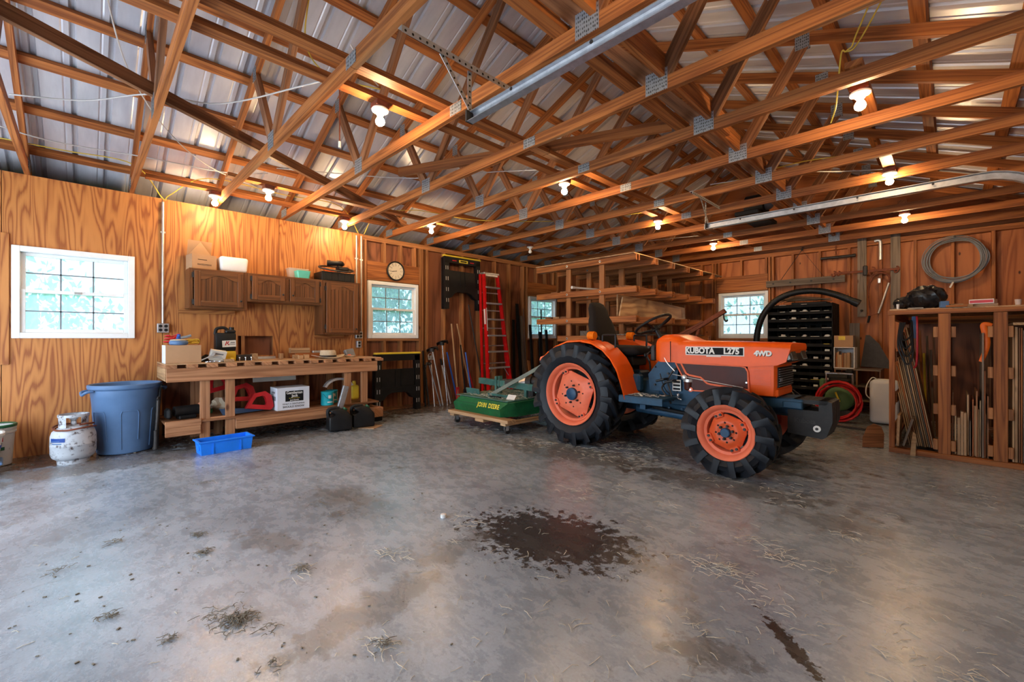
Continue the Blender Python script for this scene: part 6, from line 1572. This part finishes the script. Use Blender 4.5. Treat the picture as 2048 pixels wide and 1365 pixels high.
# air compressor with the red hose
t = thing('air_compressor', 'dark air compressor with a green tank behind the red hose', 'compressor', (-1.12, 7.92, 0))
b = MB(); b.cyl((0, -.22, .28), (0, .30, .28), .17, seg=28); b.sphere((0, -.22, .28), .17, (1, .4, 1), 24); b.sphere((0, .30, .28), .17, (1, .4, 1), 24); b.build('tank', M['gcomp'], t)
b = MB(); b.box((0, .0, .50), (.24, .36, .12), bev=.02); b.cyl((-.16, .1, .56), (.06, .1, .56), .085, seg=18); b.box((.08, .12, .62), (.10, .12, .14), bev=.02); b.build('motor', M['gunk'], t)
b = MB(); b.tube([(-.14, -.26, .42), (-.14, -.28, .62), (-.12, -.28, .645), (.14, -.28, .645), (.16, -.28, .62), (.16, -.26, .42)], .012, 8, sm=3); b.build('handle', M['chrome'], t)
for x in (-.16, .16): b = MB(); b.cyl((x-.02, .2, .07), (x+.02, .2, .07), .07, seg=20); b.build('wheel', M['iron'], t)
b = MB(); b.box((0, -.2, .06), (.30, .03, .12)); b.build('foot', M['iron'], t)
b = MB(); b.box((-.20, -.18, .44), (.07, .08, .24), bev=.02); b.build('green_case', M['gcomp'], t)
b = MB(); b.tube([(0, -.30, .30), (.02, -.32, .25), (-.03, -.30, .38)], .012, sm=3); b.build('valve', M['goldl'], t)
b = MB(); cc = V((-1.09, 7.42, .275)); pts = []
for i in range(9*20):
    a = 2*pi*i/20; k = i/20; r = .25-.012*(k % 3)+.014*math.sin(k*2.3)
    pts.append(cc+V((r*math.cos(a)*1.02+.016*math.sin(k*1.9), -.075+.017*k+.08*math.sin(a)*.9, .012*math.cos(k*2)+r*math.sin(a))))
    if pts[-1].z < .014: pts[-1].z = .014
b.tube(pts, .012, 7); solo(b, 'air_hose', M['hoseRed'], 'large coil of bright red air hose before the compressor', 'hose', cc, W=True)
t = thing('dehumidifier', 'rounded pale grey appliance behind the sheet rack corner post', 'appliance', (-.615, 7.64, 0))
b = MB(); b.box((0, 0, .30), (.30, .26, .58), bev=.05, seg=3); b.build('body', M['cardw'], t)
b = MB(); b.tube([(-.08, -.06, .60), (-.12, -.12, .62), (-.17, -.15, .52), (-.18, -.15, .40), (-.14, -.14, .34)], .007, 7, sm=4); b.build('power_cord', M['ivory'], t)
b = MB(); b.box((0, 0, .595), (.16, .06, .012), bev=.005); b.build('carry_handle', M['ivory'], t)
b = MB(); b.beam((-.25, 0, .012), (.25, .05, .012), .05, .02); solo(b, 'board_scrap', M['iron'], 'dark scrap of wood lying on the floor before the red hose', 'board', (-.86, 6.9, 0), R(-12))
b = MB(); P = [(-.10, 0), (.10, 0), (.10, .14), (.07, .21), (0, .24), (-.06, .21), (-.10, .10)]
b.prism(P, .018, Matrix(((.8, 0, .3, 0), (.6, .3, -.9, 0), (0, 1, .3, 0), (0, 0, 0, 1)))); solo(b, 'round_board', M['lumber_old'], 'rounded board leaning at the foot of the sheet rack post', 'board', (-.572, 5.90, .0))

# ================================================================== sheet rack at the right
RY0, RY1, RX0, RX1, RT = 5.80, 8.0, -.435, .92, 1.43
K = thing('sheet_rack', 'timber frame rack holding upright sheets at the right', 'rack', (.24, 5.82, 0))
def kr(nm, x0, x1, y0, y1, z0, z1, mat='lumber', par=None):
    b = MB(); b.box(((x0+x1)/2, (y0+y1)/2, (z0+z1)/2), (x1-x0, y1-y0, z1-z0), bev=.002); return b.build(nm, M[mat], par or K, W=True)
for x, w_ in ((-.435, .045), (-.08, .085), (.275, .085), (.66, .085)):
    p = kr('post', x, x+w_, RY0, RY0+.038, .05, RT-.045); kr('rear_post', x, x+w_, RY1-.038, RY1, .05, RT-.045, 'lumber_old')
    if w_ > .05:
        for z in (1.16, .79, .42, .08):
            for s in (0, 1): kr('spacer_block', (x-.034) if s == 0 else x+w_+.001, (x-.001) if s == 0 else x+w_+.034, RY0+.02, RY0+.058, z, z+.10, 'stud')
    kr('floor_runner', x+.0, x+.038, RY0+.05, RY1, .05, .085, 'lumber_old')
kr('bottom_rail', RX0, RX1, RY0-.005, RY0+.09, .0, .048, 'lumber'); kr('top_rail', RX0-.01, RX1, RY0-.005, RY0+.04, RT-.043, RT, 'lumber')
kr('rear_rail', RX0, RX1, RY1-.04, RY1, RT-.089, RT); kr('side_rail', RX0, RX0+.038, RY0+.042, RY1-.042, RT-.089, RT)
for z in (.90, .45, .12): kr('side_slat', RX0+.002, RX0+.03, RY0+.042, RY0+.34, z, z+.14, 'lumber'); kr('side_slat', RX0+.002, RX0+.03, RY0+.50, RY1-.05, z, z+.10, 'lumber_old')
kr('top_sheet', RX0, RX1, RY0+.05, RY1-.05, RT-.0, RT+.014, 'plysheet')
kr('back_panel', RX0, RX1, RY1, RY1+.012, .05, RT-.02, 'sheath')
def sheet(xb, xt, zt, th, y, dep, mat, lb, grp, zb=.052):
    b = MB(); m = Matrix.Translation((0, 0, 0)); L = math.hypot(xt-xb, zt-zb); a = math.atan2(xt-xb, zt-zb)
    b.box((0, dep/2, L/2), (th, dep, L), M=Matrix.Rotation(a, 4, 'Y'), ax=2)
    return solo(b, 'board' if th > .017 else 'panel_offcut', M[mat], lb, 'board' if th > .017 else 'panel', (xb, y, zb+abs(math.sin(a))*th/2), group=grp)
G1 = 'panels leaning in the left bay'; cnt = 0
for k in range(13):
    xb = -.115-.0145*k; f = k/12
    zt = [1.26, 1.24, 1.18, 1.02, 1.22, 1.12, .98, .93, .95, .88, .86, .70, .58][k]
    lean_ = .168*(zt-.052)
    if xb-lean_ < -.395: lean_ = xb+.395
    mat = ['plysheet', 'sheath_b', 'graywood', 'pale', 'plysheet', 'graywood', 'pale', 'pale', 'plysheet', 'lumber', 'pale', 'plysheet', 'plysheet'][k]
    sheet(xb, xb-lean_, zt, .0095, 6.02+.012*(k % 4), 45*.01+.04*(k % 5), mat, 'thin panel leaning left in the left bay of the rack, %s from its right post' % ordn[k], G1)
for k, (xb, xt, zt, mat, lb) in enumerate(((-.10, -.13, 1.22, 'lumber_old', 'upright brown board against the left bay right post'), (-.128, -.153, 1.02, 'graywood', 'grey board beside the left bay right post'), (-.186, -.210, .98, 'yellowwood', 'yellow board standing in the left bay'), (-.157, -.186, 1.18, 'graywood', 'dark board behind the yellow board'), (-.215, -.246, 1.24, 'lumber', 'reddish board at the back of the left bay'))):
    sheet(xb, xt, zt, .02, 6.72+.03*k, .06 if k != 2 else .10, {'yellowwood': 'goldl'}.get(mat, mat), lb, 'boards standing in the left bay')
b = MB(); b.box((0, 0, .15), (.02, .3, .30)); solo(b, 'board', M['pale'], 'short upright board just inside the left corner post', 'board', (-.365, 5.86, .09), rot=(0, R(2), 0))
b = MB(); b.box((0, 0, .14), (.018, .25, .28)); solo(b, 'board', M['graywood'], 'short slanting board leaning behind the left corner post', 'board', (-.325, 5.88, .088), rot=(0, R(14), 0))
b = MB(); b.prism([(-.02, 0), (.02, 0), (.015, .22), (-.01, .25)], .012, Matrix(((1, 0, 0, 0), (0, -.3, 1, 0), (0, 1, .3, 0), (0, 0, 0, 1)))); solo(b, 'wood_stake', M['pale'], 'small pale stake leaning outside the bottom rail of the rack', 'stake', (-.255, 5.76, 0), rot=(0, 0, R(10)))
G2 = 'panels upright in the middle bay'
xs = [(.018, .64), (.036, .46), (.118, .62), (.132, .38), (.150, .58), (.163, .52), (.174, .66), (.186, .49), (.197, .57), (.212, 1.2), (.2235, .85), (.232, .45), (.243, .62)]
for k, (x, zt) in enumerate(xs):
    sheet(x, x, zt, [.008, .012, .010, .006][k % 4], 5.86+.02*(k % 3), .5, ['lumber_old', 'pale', 'plysheet', 'graywood', 'sheath_b', 'pale'][k % 6], 'upright panel in the middle bay of the rack, %s from the left' % ordn[k], G2)
for k in range(3):
    sheet(.058+.021*k, .058+.021*k, [.40, .46, .45][k], .018, 5.855, .09, 'pale', 'pale square batten standing in the middle bay, %s of three' % ['left', 'middle', 'right'][k], 'pale battens in the middle bay')
G3 = 'tall sheets in the right bay'
for k, (x, zt, th, mat) in enumerate(((.395, 1.25, .012, 'pale'), (.412, 1.25, .016, 'pale'), (.430, 1.24, .008, 'lumber_old'), (.443, 1.24, .008, 'lumber'), (.456, 1.22, .010, 'graywood'), (.468, 1.25, .006, 'lumber_old'), (.484, 1.24, .010, 'pale'), (.52, 1.26, .006, 'white'), (.553, 1.26, .012, 'plysheet'), (.57, 1.24, .012, 'pale'), (.60, 1.2, .012, 'plysheet'))):
    sheet(x+(.024 if k in (5, 6) else 0), x-(.02 if k in (5, 6) else 0)*0, zt, th, 5.86, .9, mat, 'tall sheet standing in the right bay of the rack, %s from its left post' % ordn[k], G3)
b = MB(); b.box((0, 0, .012), (.22, .5, .022), rot=(0, 0, 0)); solo(b, 'board', M['pale'], 'flat board laid across the tops of the tall sheets', 'board', (.50, 6.05, 1.265))
b = MB(); pth = [aty(u, v, 5.90) for u, v in ((1984, 651), (1975, 649), (1967, 651), (1970, 665), (1974, 685), (1970, 705), (1962, 724))]
b.tube(spline(pth, 5), lambda f: .016+.008*math.sin(pi*f), 10); 
for v in b.bm.verts: v.co.y = 5.90+(v.co.y-5.90)*.6
solo(b, 'sickle_handle', M['orangeh'], 'bright orange hooked handle hanging in the middle bay', 'handle', pth[3], W=True)
# on top of the rack
ZR = RT+.0145
b = MB(); b.sphere((0, 0, .10), .12, (1.25, 1.1, .95), 28); b.sphere((-.14, 0, .05), .08, (1.4, 1, .7), 20)
b.disp(lambda c: c+V((.012*math.sin(c.y*70+c.z*40), .012*math.sin(c.x*80+c.z*50), .014*math.sin(c.x*60+c.y*70)))+V((0, 0, max(0, .0-c.z))))
solo(b, 'plastic_bag', M['bag'], 'black crumpled plastic bag on top of the sheet rack', 'bag', (-.17, 6.02, ZR+.016))
b = MB()
for k in range(4):
    w_ = .03+.012*k; dz = .20+.08*k; b.tube([V((-.02-.012*k, .0, -.02)), V((-.04-.01*k, -.02-.006*k, -dz*.6)), V((-.03+.008*k, -.04, -dz)), V((.02+.006*k, -.02, -dz*.8)), V((.03, .02, -.04)), V((.02, .03, .0))], .008, 8, sm=5)
solo(b, 'garden_hose', M['black'], 'black hose loops hanging inside the left top corner of the rack', 'hose', (-.30, 5.905, RT-.10))
b = MB()
for k in range(3): b.tube([V((.012*k, -.01, .0)), V((.012*k-.005, -.03, -.12)), V((.01*k, -.02, -.22))], .009, 8, sm=5)
solo(b, 'hose_strand', M['slate'], 'blue-grey hose strands hanging beside the black hose loops', 'hose', (-.265, 6.0, RT-.06))
b = MB(); b.tube([V((0, -.01, .0)), V((.004, -.03, -.12)), V((0, -.02, -.45)), V((-.02, 0, -.52))], .009, 8, sm=5); solo(b, 'red_hose', M['red'], 'single red hose hanging behind the black hose loops', 'hose', (-.235, 5.97, RT-.06))
for nm, mat, lb, cat, x, y, d in (('paper_cup', 'ivory', 'white paper cup at the left end of the rack top', 'cup', -.37, 5.84, (.024, .024, .05)), ('card_strip', 'paper', 'flat white card before the black bag', 'card', -.24, 5.83, (.11, .05, .006)),
    ('box', 'slate', 'small grey-blue box right of the black bag', 'box', -.04, 5.86, (.06, .06, .06)), ('wood_block', 'pale', 'wood block right of the grey-blue box', 'wood block', .04, 5.95, (.09, .06, .035)),
    ('wood_block', 'lumber', 'low dark block before the wood block on the rack top', 'wood block', .04, 5.84, (.14, .05, .018)), ('wood_wedge', 'pale', 'pale wedge beside the white and red box', 'wood', .11, 5.87, (.07, .05, .022)), ('glass_jar', 'clearbin', 'cloudy jar at the right end of the rack top', 'jar', .43, 5.95, (.045, .045, .055))):
    b = MB()
    if nm in ('paper_cup', 'glass_jar'): b.lathe([(0, 0), (d[0]*.42, 0), (d[0]*.5, d[2]), (d[0]*.45, d[2]), (d[0]*.38, .004), (0, .004)], seg=18)
    else: b.box((0, 0, d[2]/2), d, rot=(0, 0, .2), bev=.002)
    solo(b, nm, M[mat], lb, cat, (x, y, ZR))
t = thing('carton', 'flat white box with a red edge on top of the rack', 'box', (.215, 5.92, ZR+.0), R(-14))
b = MB(); b.box((0, 0, .012), (.2, .06, .022)); b.build('support_block', M['pale'], t)
b = MB(); b.box((0, 0, .045), (.16, .11, .04), bev=.002); b.build('body', M['ivory'], t)
b = MB(); b.box((0, -.0556, .045), (.15, .001, .026)); b.build('red_edge', M['red'], t)

# ================================================================== things hanging on the back wall
def wb_(u, v, y=9.06): return aty(u, v, y)
p0, p1 = wb_(1724, 476), wb_(1724, 634)
for u, va, vb, lb in ((1724, 476, 634, 'grey weathered upright board on the studs left of the bow saw'), (1791, 466, 627, 'grey weathered upright board on the studs right of the bow saw')):
    a, c = wb_(u, va, 9.075), wb_(u, vb, 9.075)
    t = thing('upright_board', lb, 'board', ((a.x+c.x)/2, 9.08, c.z))
    b = MB(); b.box((0, 0, (a.z-c.z)/2), (.115, .034, a.z-c.z)); b.build('board_face', M['graywood'], t)
    b = MB(); b.cyl((0, -.02, .10), (0, -.05, .10), .012); b.sphere((0, -.05, .10), .018, seg=10); b.build('mounting_bolt', M['iron'], t)
a, c = wb_(1533, 563), wb_(1690, 541)
t = thing('yoke_board', 'long old bolted beam hung level across the back wall studs', 'beam', (a.x, 9.06, a.z-.06))
L = c.x-a.x
b = MB(); b.box((L/2, 0, .0), (L, .04, .115)); b.build('beam', M['graywood'], t)
for f in (.1, .33, .6, .87): b = MB(); b.cyl((L*f, -.021, 0), (L*f, -.03, 0), .016, seg=10); b.build('bolt_head', M['iron'], t)
b = MB(); q = wb_(1604, 500)-V((a.x, 9.06, a.z-.06)); b.tube([V((L*.2, 0, .06)), q], .005, 6); b.tube([q, V((L*.75, 0, .06))], .003, 6); b.sphere(q, .02, seg=8); b.build('hanging_wire', M['iron'], t)
a, c = wb_(1641, 518), wb_(1708, 511); b = MB(); b.cyl(a, c, .022, seg=12); b.cyl(c-V((.02, 0, 0)), c+V((.02, 0, 0)), .028, seg=12); solo(b, 'pipe', M['iron'], 'short black pipe hung level under the rusty chain', 'pipe', a, W=True)
b = MB(); q = wb_(1672, 491)
for k in range(6):
    ce = q+V((0, 0, -.032*k)); b.tube([ce+V((.011*math.cos(x)*(1 if k % 2 else .2), .011*math.cos(x)*(.2 if k % 2 else 1), .022*math.sin(x))) for x in [2*pi*i/10 for i in range(10)]], .005, 6, True)
solo(b, 'chain', M['rust'], 'short rusty chain hanging above the black pipe', 'chain', q, W=True)
a = wb_(1757, 482); t = thing('hooked_pipe', 'bent bright pipe hooked on a stud above the bow saw', 'pipe', a)
b = MB(); z1 = wb_(1759, 520).z-a.z; b.tube([(-.05, 0, 0), (-.01, 0, .008), (.02, 0, -.01), (.025, 0, -.05), (.025, 0, z1)], .022, 12, sm=4); b.build('hanging_pipe', M['alu'], t)
a, c = wb_(1668, 548), wb_(1800, 538)
t = thing('rusty_tool', 'rusty iron bar tool with hooks crossing the grey uprights', 'tool', (a.x, 9.03, a.z)); L = c.x-a.x; dz = c.z-a.z
b = MB(); b.beam((0, 0, 0), (L, 0, dz), .02, .035); b.build('bar', M['rust'], t)
for f, s in ((0, .05), (.08, .04), (.95, .05), (.6, .07)): b = MB(); b.tube([V((L*f-s*.5, 0, dz*f)), V((L*f-s*.3, 0, dz*f-s)), V((L*f+s*.3, 0, dz*f-s*.8)), V((L*f+s*.5, 0, dz*f+s*.5)), V((L*f, 0, dz*f+s*.8))], .011, 7, sm=3); b.build('hook', M['rust'], t)
b = MB(); f = .5; b.box((L*.5, -.01, dz*.5+.01), (.06, .03, .16), bev=.012); b.build('clamp', M['iron'], t)
a = wb_(1757, 552); t = thing('bow_saw', 'bow saw with a pale tubular frame hanging from the studs', 'saw', (a.x, 9.045, a.z))
rel = lambda u, v: wb_(u, v, 9.045)-V((a.x, 9.045, a.z))
b = MB(); b.tube([rel(1740, 566), rel(1748, 552), rel(1760, 546), rel(1773, 548), rel(1779, 556), rel(1778, 566)], .013, 10, sm=5); b.build('bow', M['rust'], t)
b = MB(); b.tube([rel(1778, 566), rel(1757, 627)], .014, 10); b.build('frame_tube', M['alu'], t)
b = MB(); b.tube([rel(1740, 566), rel(1737, 590), rel(1741, 632)], .010, 8, sm=4); b.tube([rel(1741, 632), rel(1757, 627)], .005, 6); b.build('blade', M['rust'], t)
b = MB(); b.cyl(rel(1739, 632), rel(1736, 646), .018, .015, 10); b.build('grip', M['black'], t)
b = MB(); b.box(rel(1759, 562)+V((0, -.02, 0)), (.04, .03, .08), bev=.006); b.build('tube_clamp', M['alu'], t)
cc = aty(1909, 520, 9.03); t = thing('wire_coil', 'large round coil of grey wire hung on the back wall', 'coil', (cc.x, 9.03, cc.z))
b = MB(); rx = (aty(1976, 520, 9.03).x-aty(1841, 520, 9.03).x)/2-.012
for k in range(13):
    b.tube([V(((rx-.022*(k % 4))*math.cos(x)+.006*(k % 5)-.012, -.03+.006*k, (rx-.016*(k % 5))*math.sin(x)-.007*(k % 3)+.012)) for x in [2*pi*i/56 for i in range(56)]], .0065, 6, True)
b.build('wire_loops', M['grayp'], t)
b = MB(); b.cyl((0, .06, rx), (0, -.06, rx-.0), .012); b.build('hanging_peg', M['iron'], t)
b = MB(); b.box((-.03, -.03, -rx-.03), (.02, .01, .09), rot=(0, .4, 0)); b.build('paper_tag', M['paper'], t)
# ================================================================== cables strung along the trusses
def cable(label, pts, mat='cordw', r=.0055, name='cable'):
    pts = [V(p) for p in pts]
    for p in pts:
        if 2.72 < p.z < 2.93 and -6.1 < p.x: p.z = 2.975 if p.y < 4 and p.x < -2.9 else 2.93
    b = MB(); b.tube(spline(pts, 8), r, 6); return solo(b, name, M[mat], label, 'cable', pts[0], W=True, group='cables strung over the trusses')
def chord(u, v, h=1.70): return atz(u, v, CH+h)
Z1 = PLT+.11
cable('yellow cable running along the lamps above the plywood wall', [(-6.05, -1.2, 2.95), (-6.05, -.2, 2.86), (-6.02, .36, 2.90), (-6.20, .62, 2.72), (-6.15, .68, 2.76), (-5.95, 1.0, 2.84), (-5.95, 1.8, 2.82), (-5.92, 2.5, 2.85), (-6.2, 2.90, 2.72)], 'cordy')
cable('yellow cable leaving the conduit pair toward the hanging sawhorse', [(-6.2, 2.99, 2.72), (-5.9, 3.05, 2.84), (-5.4, 3.3, 2.86), (-5.28, 3.57, 2.86), (-5.0, 4.2, 2.85), (-4.2, 5.1, 2.84), (-3.4, 5.5, 2.84), (-2.86, 5.68, 2.87)], 'cordy')
cable('yellow cable looping between the near bulb and the roof', [(-2.86, 1.50, 2.88), (-3.4, 1.35, 3.2), (-3.6, 1.25, 3.5), (-3.2, 1.15, 3.7), (-2.9, 1.12, 3.95), (-2.7, 1.0, 4.2)], 'cordy')
cable('yellow cable hanging down beside the big right-hand bulb', [aty(1762, 4, 3.36), aty(1728, 66, 3.36), aty(1706, 104, 3.36), aty(1692, 150, 3.36), aty(1682, 172, 3.38), aty(1673, 205, 3.47), aty(1662, 246, 3.56)], 'cordy', .0045)
cable('second yellow cable hanging beside the first at upper right', [aty(1738, 10, 3.33), aty(1712, 70, 3.33), aty(1704, 92, 3.33), aty(1699, 128, 3.34), aty(1690, 156, 3.36)], 'cordy', .0045)
cable('yellow cable sagging from the right bulbs to the middle row', [(-.42, 5.55, 2.96), (-1.1, 5.52, 3.06), (-1.8, 5.5, 3.03), (-2.4, 5.5, 3.0), (-2.78, 5.52, 2.97)], 'cordy')
cable('grey cable drooping diagonally across the upper left roof', [(-4.1, .10, 3.55), (-4.7, .25, 3.34), (-5.2, .55, 3.12), (-5.55, .95, 2.98), (-5.9, 1.5, 2.88)])
cable('grey cable swinging from chord to chord in the upper left', [(-4.9, -.4, 2.96), (-4.7, .0, 2.99), (-4.3, .36, 3.02), (-4.0, .75, 2.98), (-3.3, 1.12, 2.98), (-2.9, 1.3, 2.98)])
cable('grey cable running low along the eave purlins', [(-5.6, -.9, 3.02), (-5.75, -.3, 2.95), (-5.7, .4, 2.88), (-5.6, 1.1, 2.87), (-5.3, 1.44, 2.88)])
cable('grey cable lying over the chords toward the second row of bulbs', [(-5.20, 1.50, 3.02), (-4.9, 1.9, 3.0), (-4.3, 2.66, 2.84), (-3.5, 3.2, 2.84), (-2.86, 3.58, 2.88)])
cable('white wire dropping from the brace to the nearest bulb', [(-2.72, 1.22, 3.05), (-2.74, 1.34, 2.93), (-2.80, 1.43, 2.87), (-2.83, 1.47, 2.83)], 'ivory')
cable('grey cable looping under the far door track', [(-1.95, 5.15, 2.76), (-1.2, 5.4, 2.74), (-.8, 5.75, 2.82), (-.2, 6.2, 2.84)])
cable('grey cable along the far chords behind the lumber rack', [(-5.2, 7.6, 2.85), (-4.4, 7.3, 2.84), (-3.6, 7.4, 2.84), (-2.86, 7.66, 2.88)])
# pull chain hanging by the first truss
t = thing('pull_cord', 'dark pull cord with a white end hanging from the roof', 'cord', (-3.55, 1.50, 3.40))
b = MB(); b.cyl((0, 0, 0), (0, 0, -.62), .006, seg=8); b.build('cord', M['rust'], t)
b = MB(); b.cyl((0, 0, -.62), (0, 0, -.67), .011, seg=10); b.build('pull_end', M['ivory'], t)
b = MB(); p = atz(1715, 128, 2.98); b.box((0, 0, 0), (.05, .008, .022)); solo(b, 'paper_tag', M['ivory'], 'small white tag stapled near the hanging yellow cable', 'tag', (p.x, p.y, p.z))
# dark fan-like blower up among the far trusses
t = thing('blower', 'dark round blower sitting on the far chords', 'blower', (-1.95, 6.85, CT+.002))
b = MB(); b.cyl((-.12, 0, .20), (.12, 0, .20), .17, seg=24); b.box((0, 0, .03), (.3, .9, .06), bev=.01); b.build('housing', M['gunk'], t)
b = MB(); b.sphere((.14, 0, .22), .09, seg=14); b.build('motor', M['grayp'], t)

# ================================================================== litter on the floor
def clear(x, y):
    return XL+.3 < x < .8 and -1.0 < y < 8.6
b = MB()
def strand(x, y, z, L, a, w_=.0022, curl=.4):
    n = 3; pts = []; aa = a
    px, py = x, y
    for k in range(n+1):
        pts.append((px, py, z+(.006*random.random() if 0 < k < n else 0))); aa += random.uniform(-curl, curl); px += L/n*math.cos(aa); py += L/n*math.sin(aa)
    for p, q in zip(pts[:-1], pts[1:]): b.beam(p, q, w_, .0014)
for i in range(520):
    u, v = random.uniform(-50, 2100), 900+480*random.random()**1.2
    p = atz(u, v, .002)
    if u < 900 and random.random() < .75: continue
    if p.x < -5.4: continue
    strand(p.x, p.y, .002, random.uniform(.015, .07), random.uniform(0, 6.3), random.uniform(.0012, .0026))
for u, v, n, s in ((1440, 1140, 70, .09), (1570, 1125, 26, .08), (1250, 895, 110, .22), (1210, 915, 60, .2), (1090, 890, 60, .25), (960, 860, 40, .2), (1700, 1075, 14, .06), (1510, 1090, 24, .1), (1840, 1330, 22, .08), (1600, 1240, 12, .1), (1390, 1250, 12, .07), (2000, 1000, 30, .25), (1560, 985, 40, .25), (1150, 985, 30, .2), (760, 1290, 20, .05), (600, 1140, 14, .04), (780, 1110, 20, .06), (1310, 1000, 40, .3), (920, 1040, 14, .08)):
    p = atz(u, v, .002)
    for k in range(n): strand(p.x+random.gauss(0, s), p.y+random.gauss(0, s*.6), .002+.01*random.random(), random.uniform(.025, .08), random.gauss(.6, .7), .0024)
o = b.build('hay_litter', M['straw']); o['kind'] = 'stuff'; tag(o, 'loose pale hay straws scattered over the concrete floor', 'hay')
b = MB()
for u, v, n, s in ((472, 1245, 130, .03), (398, 1072, 34, .014), (407, 1107, 40, .018), (603, 1140, 24, .014), (340, 1278, 16, .015), (770, 1290, 20, .02), (440, 1335*0+1232, 30, .05), (230, 1085, 20, .02), (112, 1145, 14, .02), (220, 1234, 26, .015), (410, 967, 24, .03), (540, 1330, 10, .02), (530, 1262, 12, .02), (800, 938, 20, .03), (630, 1010, 26, .05), (680, 1030, 26, .04)):
    p = atz(u, v, .002)
    for k in range(n): strand(p.x+random.gauss(0, s), p.y+random.gauss(0, s), .002+.012*random.random(), random.uniform(.015, .05), random.uniform(0, 6.3), .0022, 1.1)
for i in range(150):
    p = atz(random.uniform(0, 1000), 905+430*random.random()**1.5, .003); r = random.uniform(.002, .007)
    if p.x > -6.2: b.box(p, (r*2, r, r*.6), rot=(0, 0, random.uniform(0, 3)))
for i in range(160):
    x, y = random.uniform(-6.2, -5.7), random.uniform(-1.2, 5.2); r = random.uniform(.004, .014); b.box((x, y, .003), (r*2, r, r*.6), rot=(0, 0, random.uniform(0, 3)))
o = b.build('debris_litter', M['strawd']); o['kind'] = 'stuff'; tag(o, 'dark dirt clods and tangled dry grass on the floor at left', 'debris')
t = thing('bottle_cap', 'white plastic bottle cap lying alone on the open floor', 'bottle cap', atz(887, 1036, 0))
b = MB(); b.lathe([(0, .001), (.018, .001), (.019, .003), (.019, .022), (.016, .024), (0, .024)], seg=24); b.build('shell', M['ivory'], t)
b = MB(); b.lathe([(.0193, .004), (.0193, .008), (.0188, .008)], seg=24); b.build('seal_ring', M['white'], t)

# ================================================================== trees beyond the windows
def tree_mesh(seed, n, rx, rz):
    random.seed(seed); b = MB()
    cl = [(random.gauss(0, rx*.45), random.gauss(0, rx*.45), random.gauss(0, rz*.4)) for _ in range(26)]
    for i in range(n):
        c = random.choice(cl); p = V((c[0]+random.gauss(0, .35), c[1]+random.gauss(0, .35), c[2]+random.gauss(0, .3)))
        s = random.uniform(.05, .13); m = Euler((random.uniform(0, 6), random.uniform(0, 6), random.uniform(0, 6))).to_matrix()
        b.quad([p+m @ V(q) for q in ((-s, 0, 0), (0, -s*.5, 0), (s, 0, 0), (0, s*.5, .02))])
    return b
def tree(label, loc, h, rx, rz, seed, n=2600):
    t = thing('tree', label, 'tree', loc)
    b = tree_mesh(seed, n, rx, rz); b.bm.transform(Matrix.Translation((0, 0, h))); b.build('crown', M['leaf'], t, fix=False)
    b = MB(); b.tube([(0, 0, 0), (.1, .05, h*.5), (0, .1, h*1.1)], .12, 8, sm=3); b.build('trunk', M['bark'], t)
tree('leafy green tree outside the window under the wall clock', (-10.8, 5.0, -.2), 2.4, 1.6, 1.6, 1)
tree('leafy green tree outside the corner window', (-10.4, 11.2, -.2), 2.3, 1.7, 1.7, 2)
tree('leafy green tree outside the back window, left one', (-6.6, 14.0, -.2), 2.2, 1.7, 1.7, 3)
tree('leafy green tree outside the back window, right one', (-2.4, 14.6, -.2), 2.1, 1.6, 1.6, 4)
tree('thin young tree outside the near left window', (-13.5, -.9, -.2), 1.9, 2.4, 1.2, 5, 900)
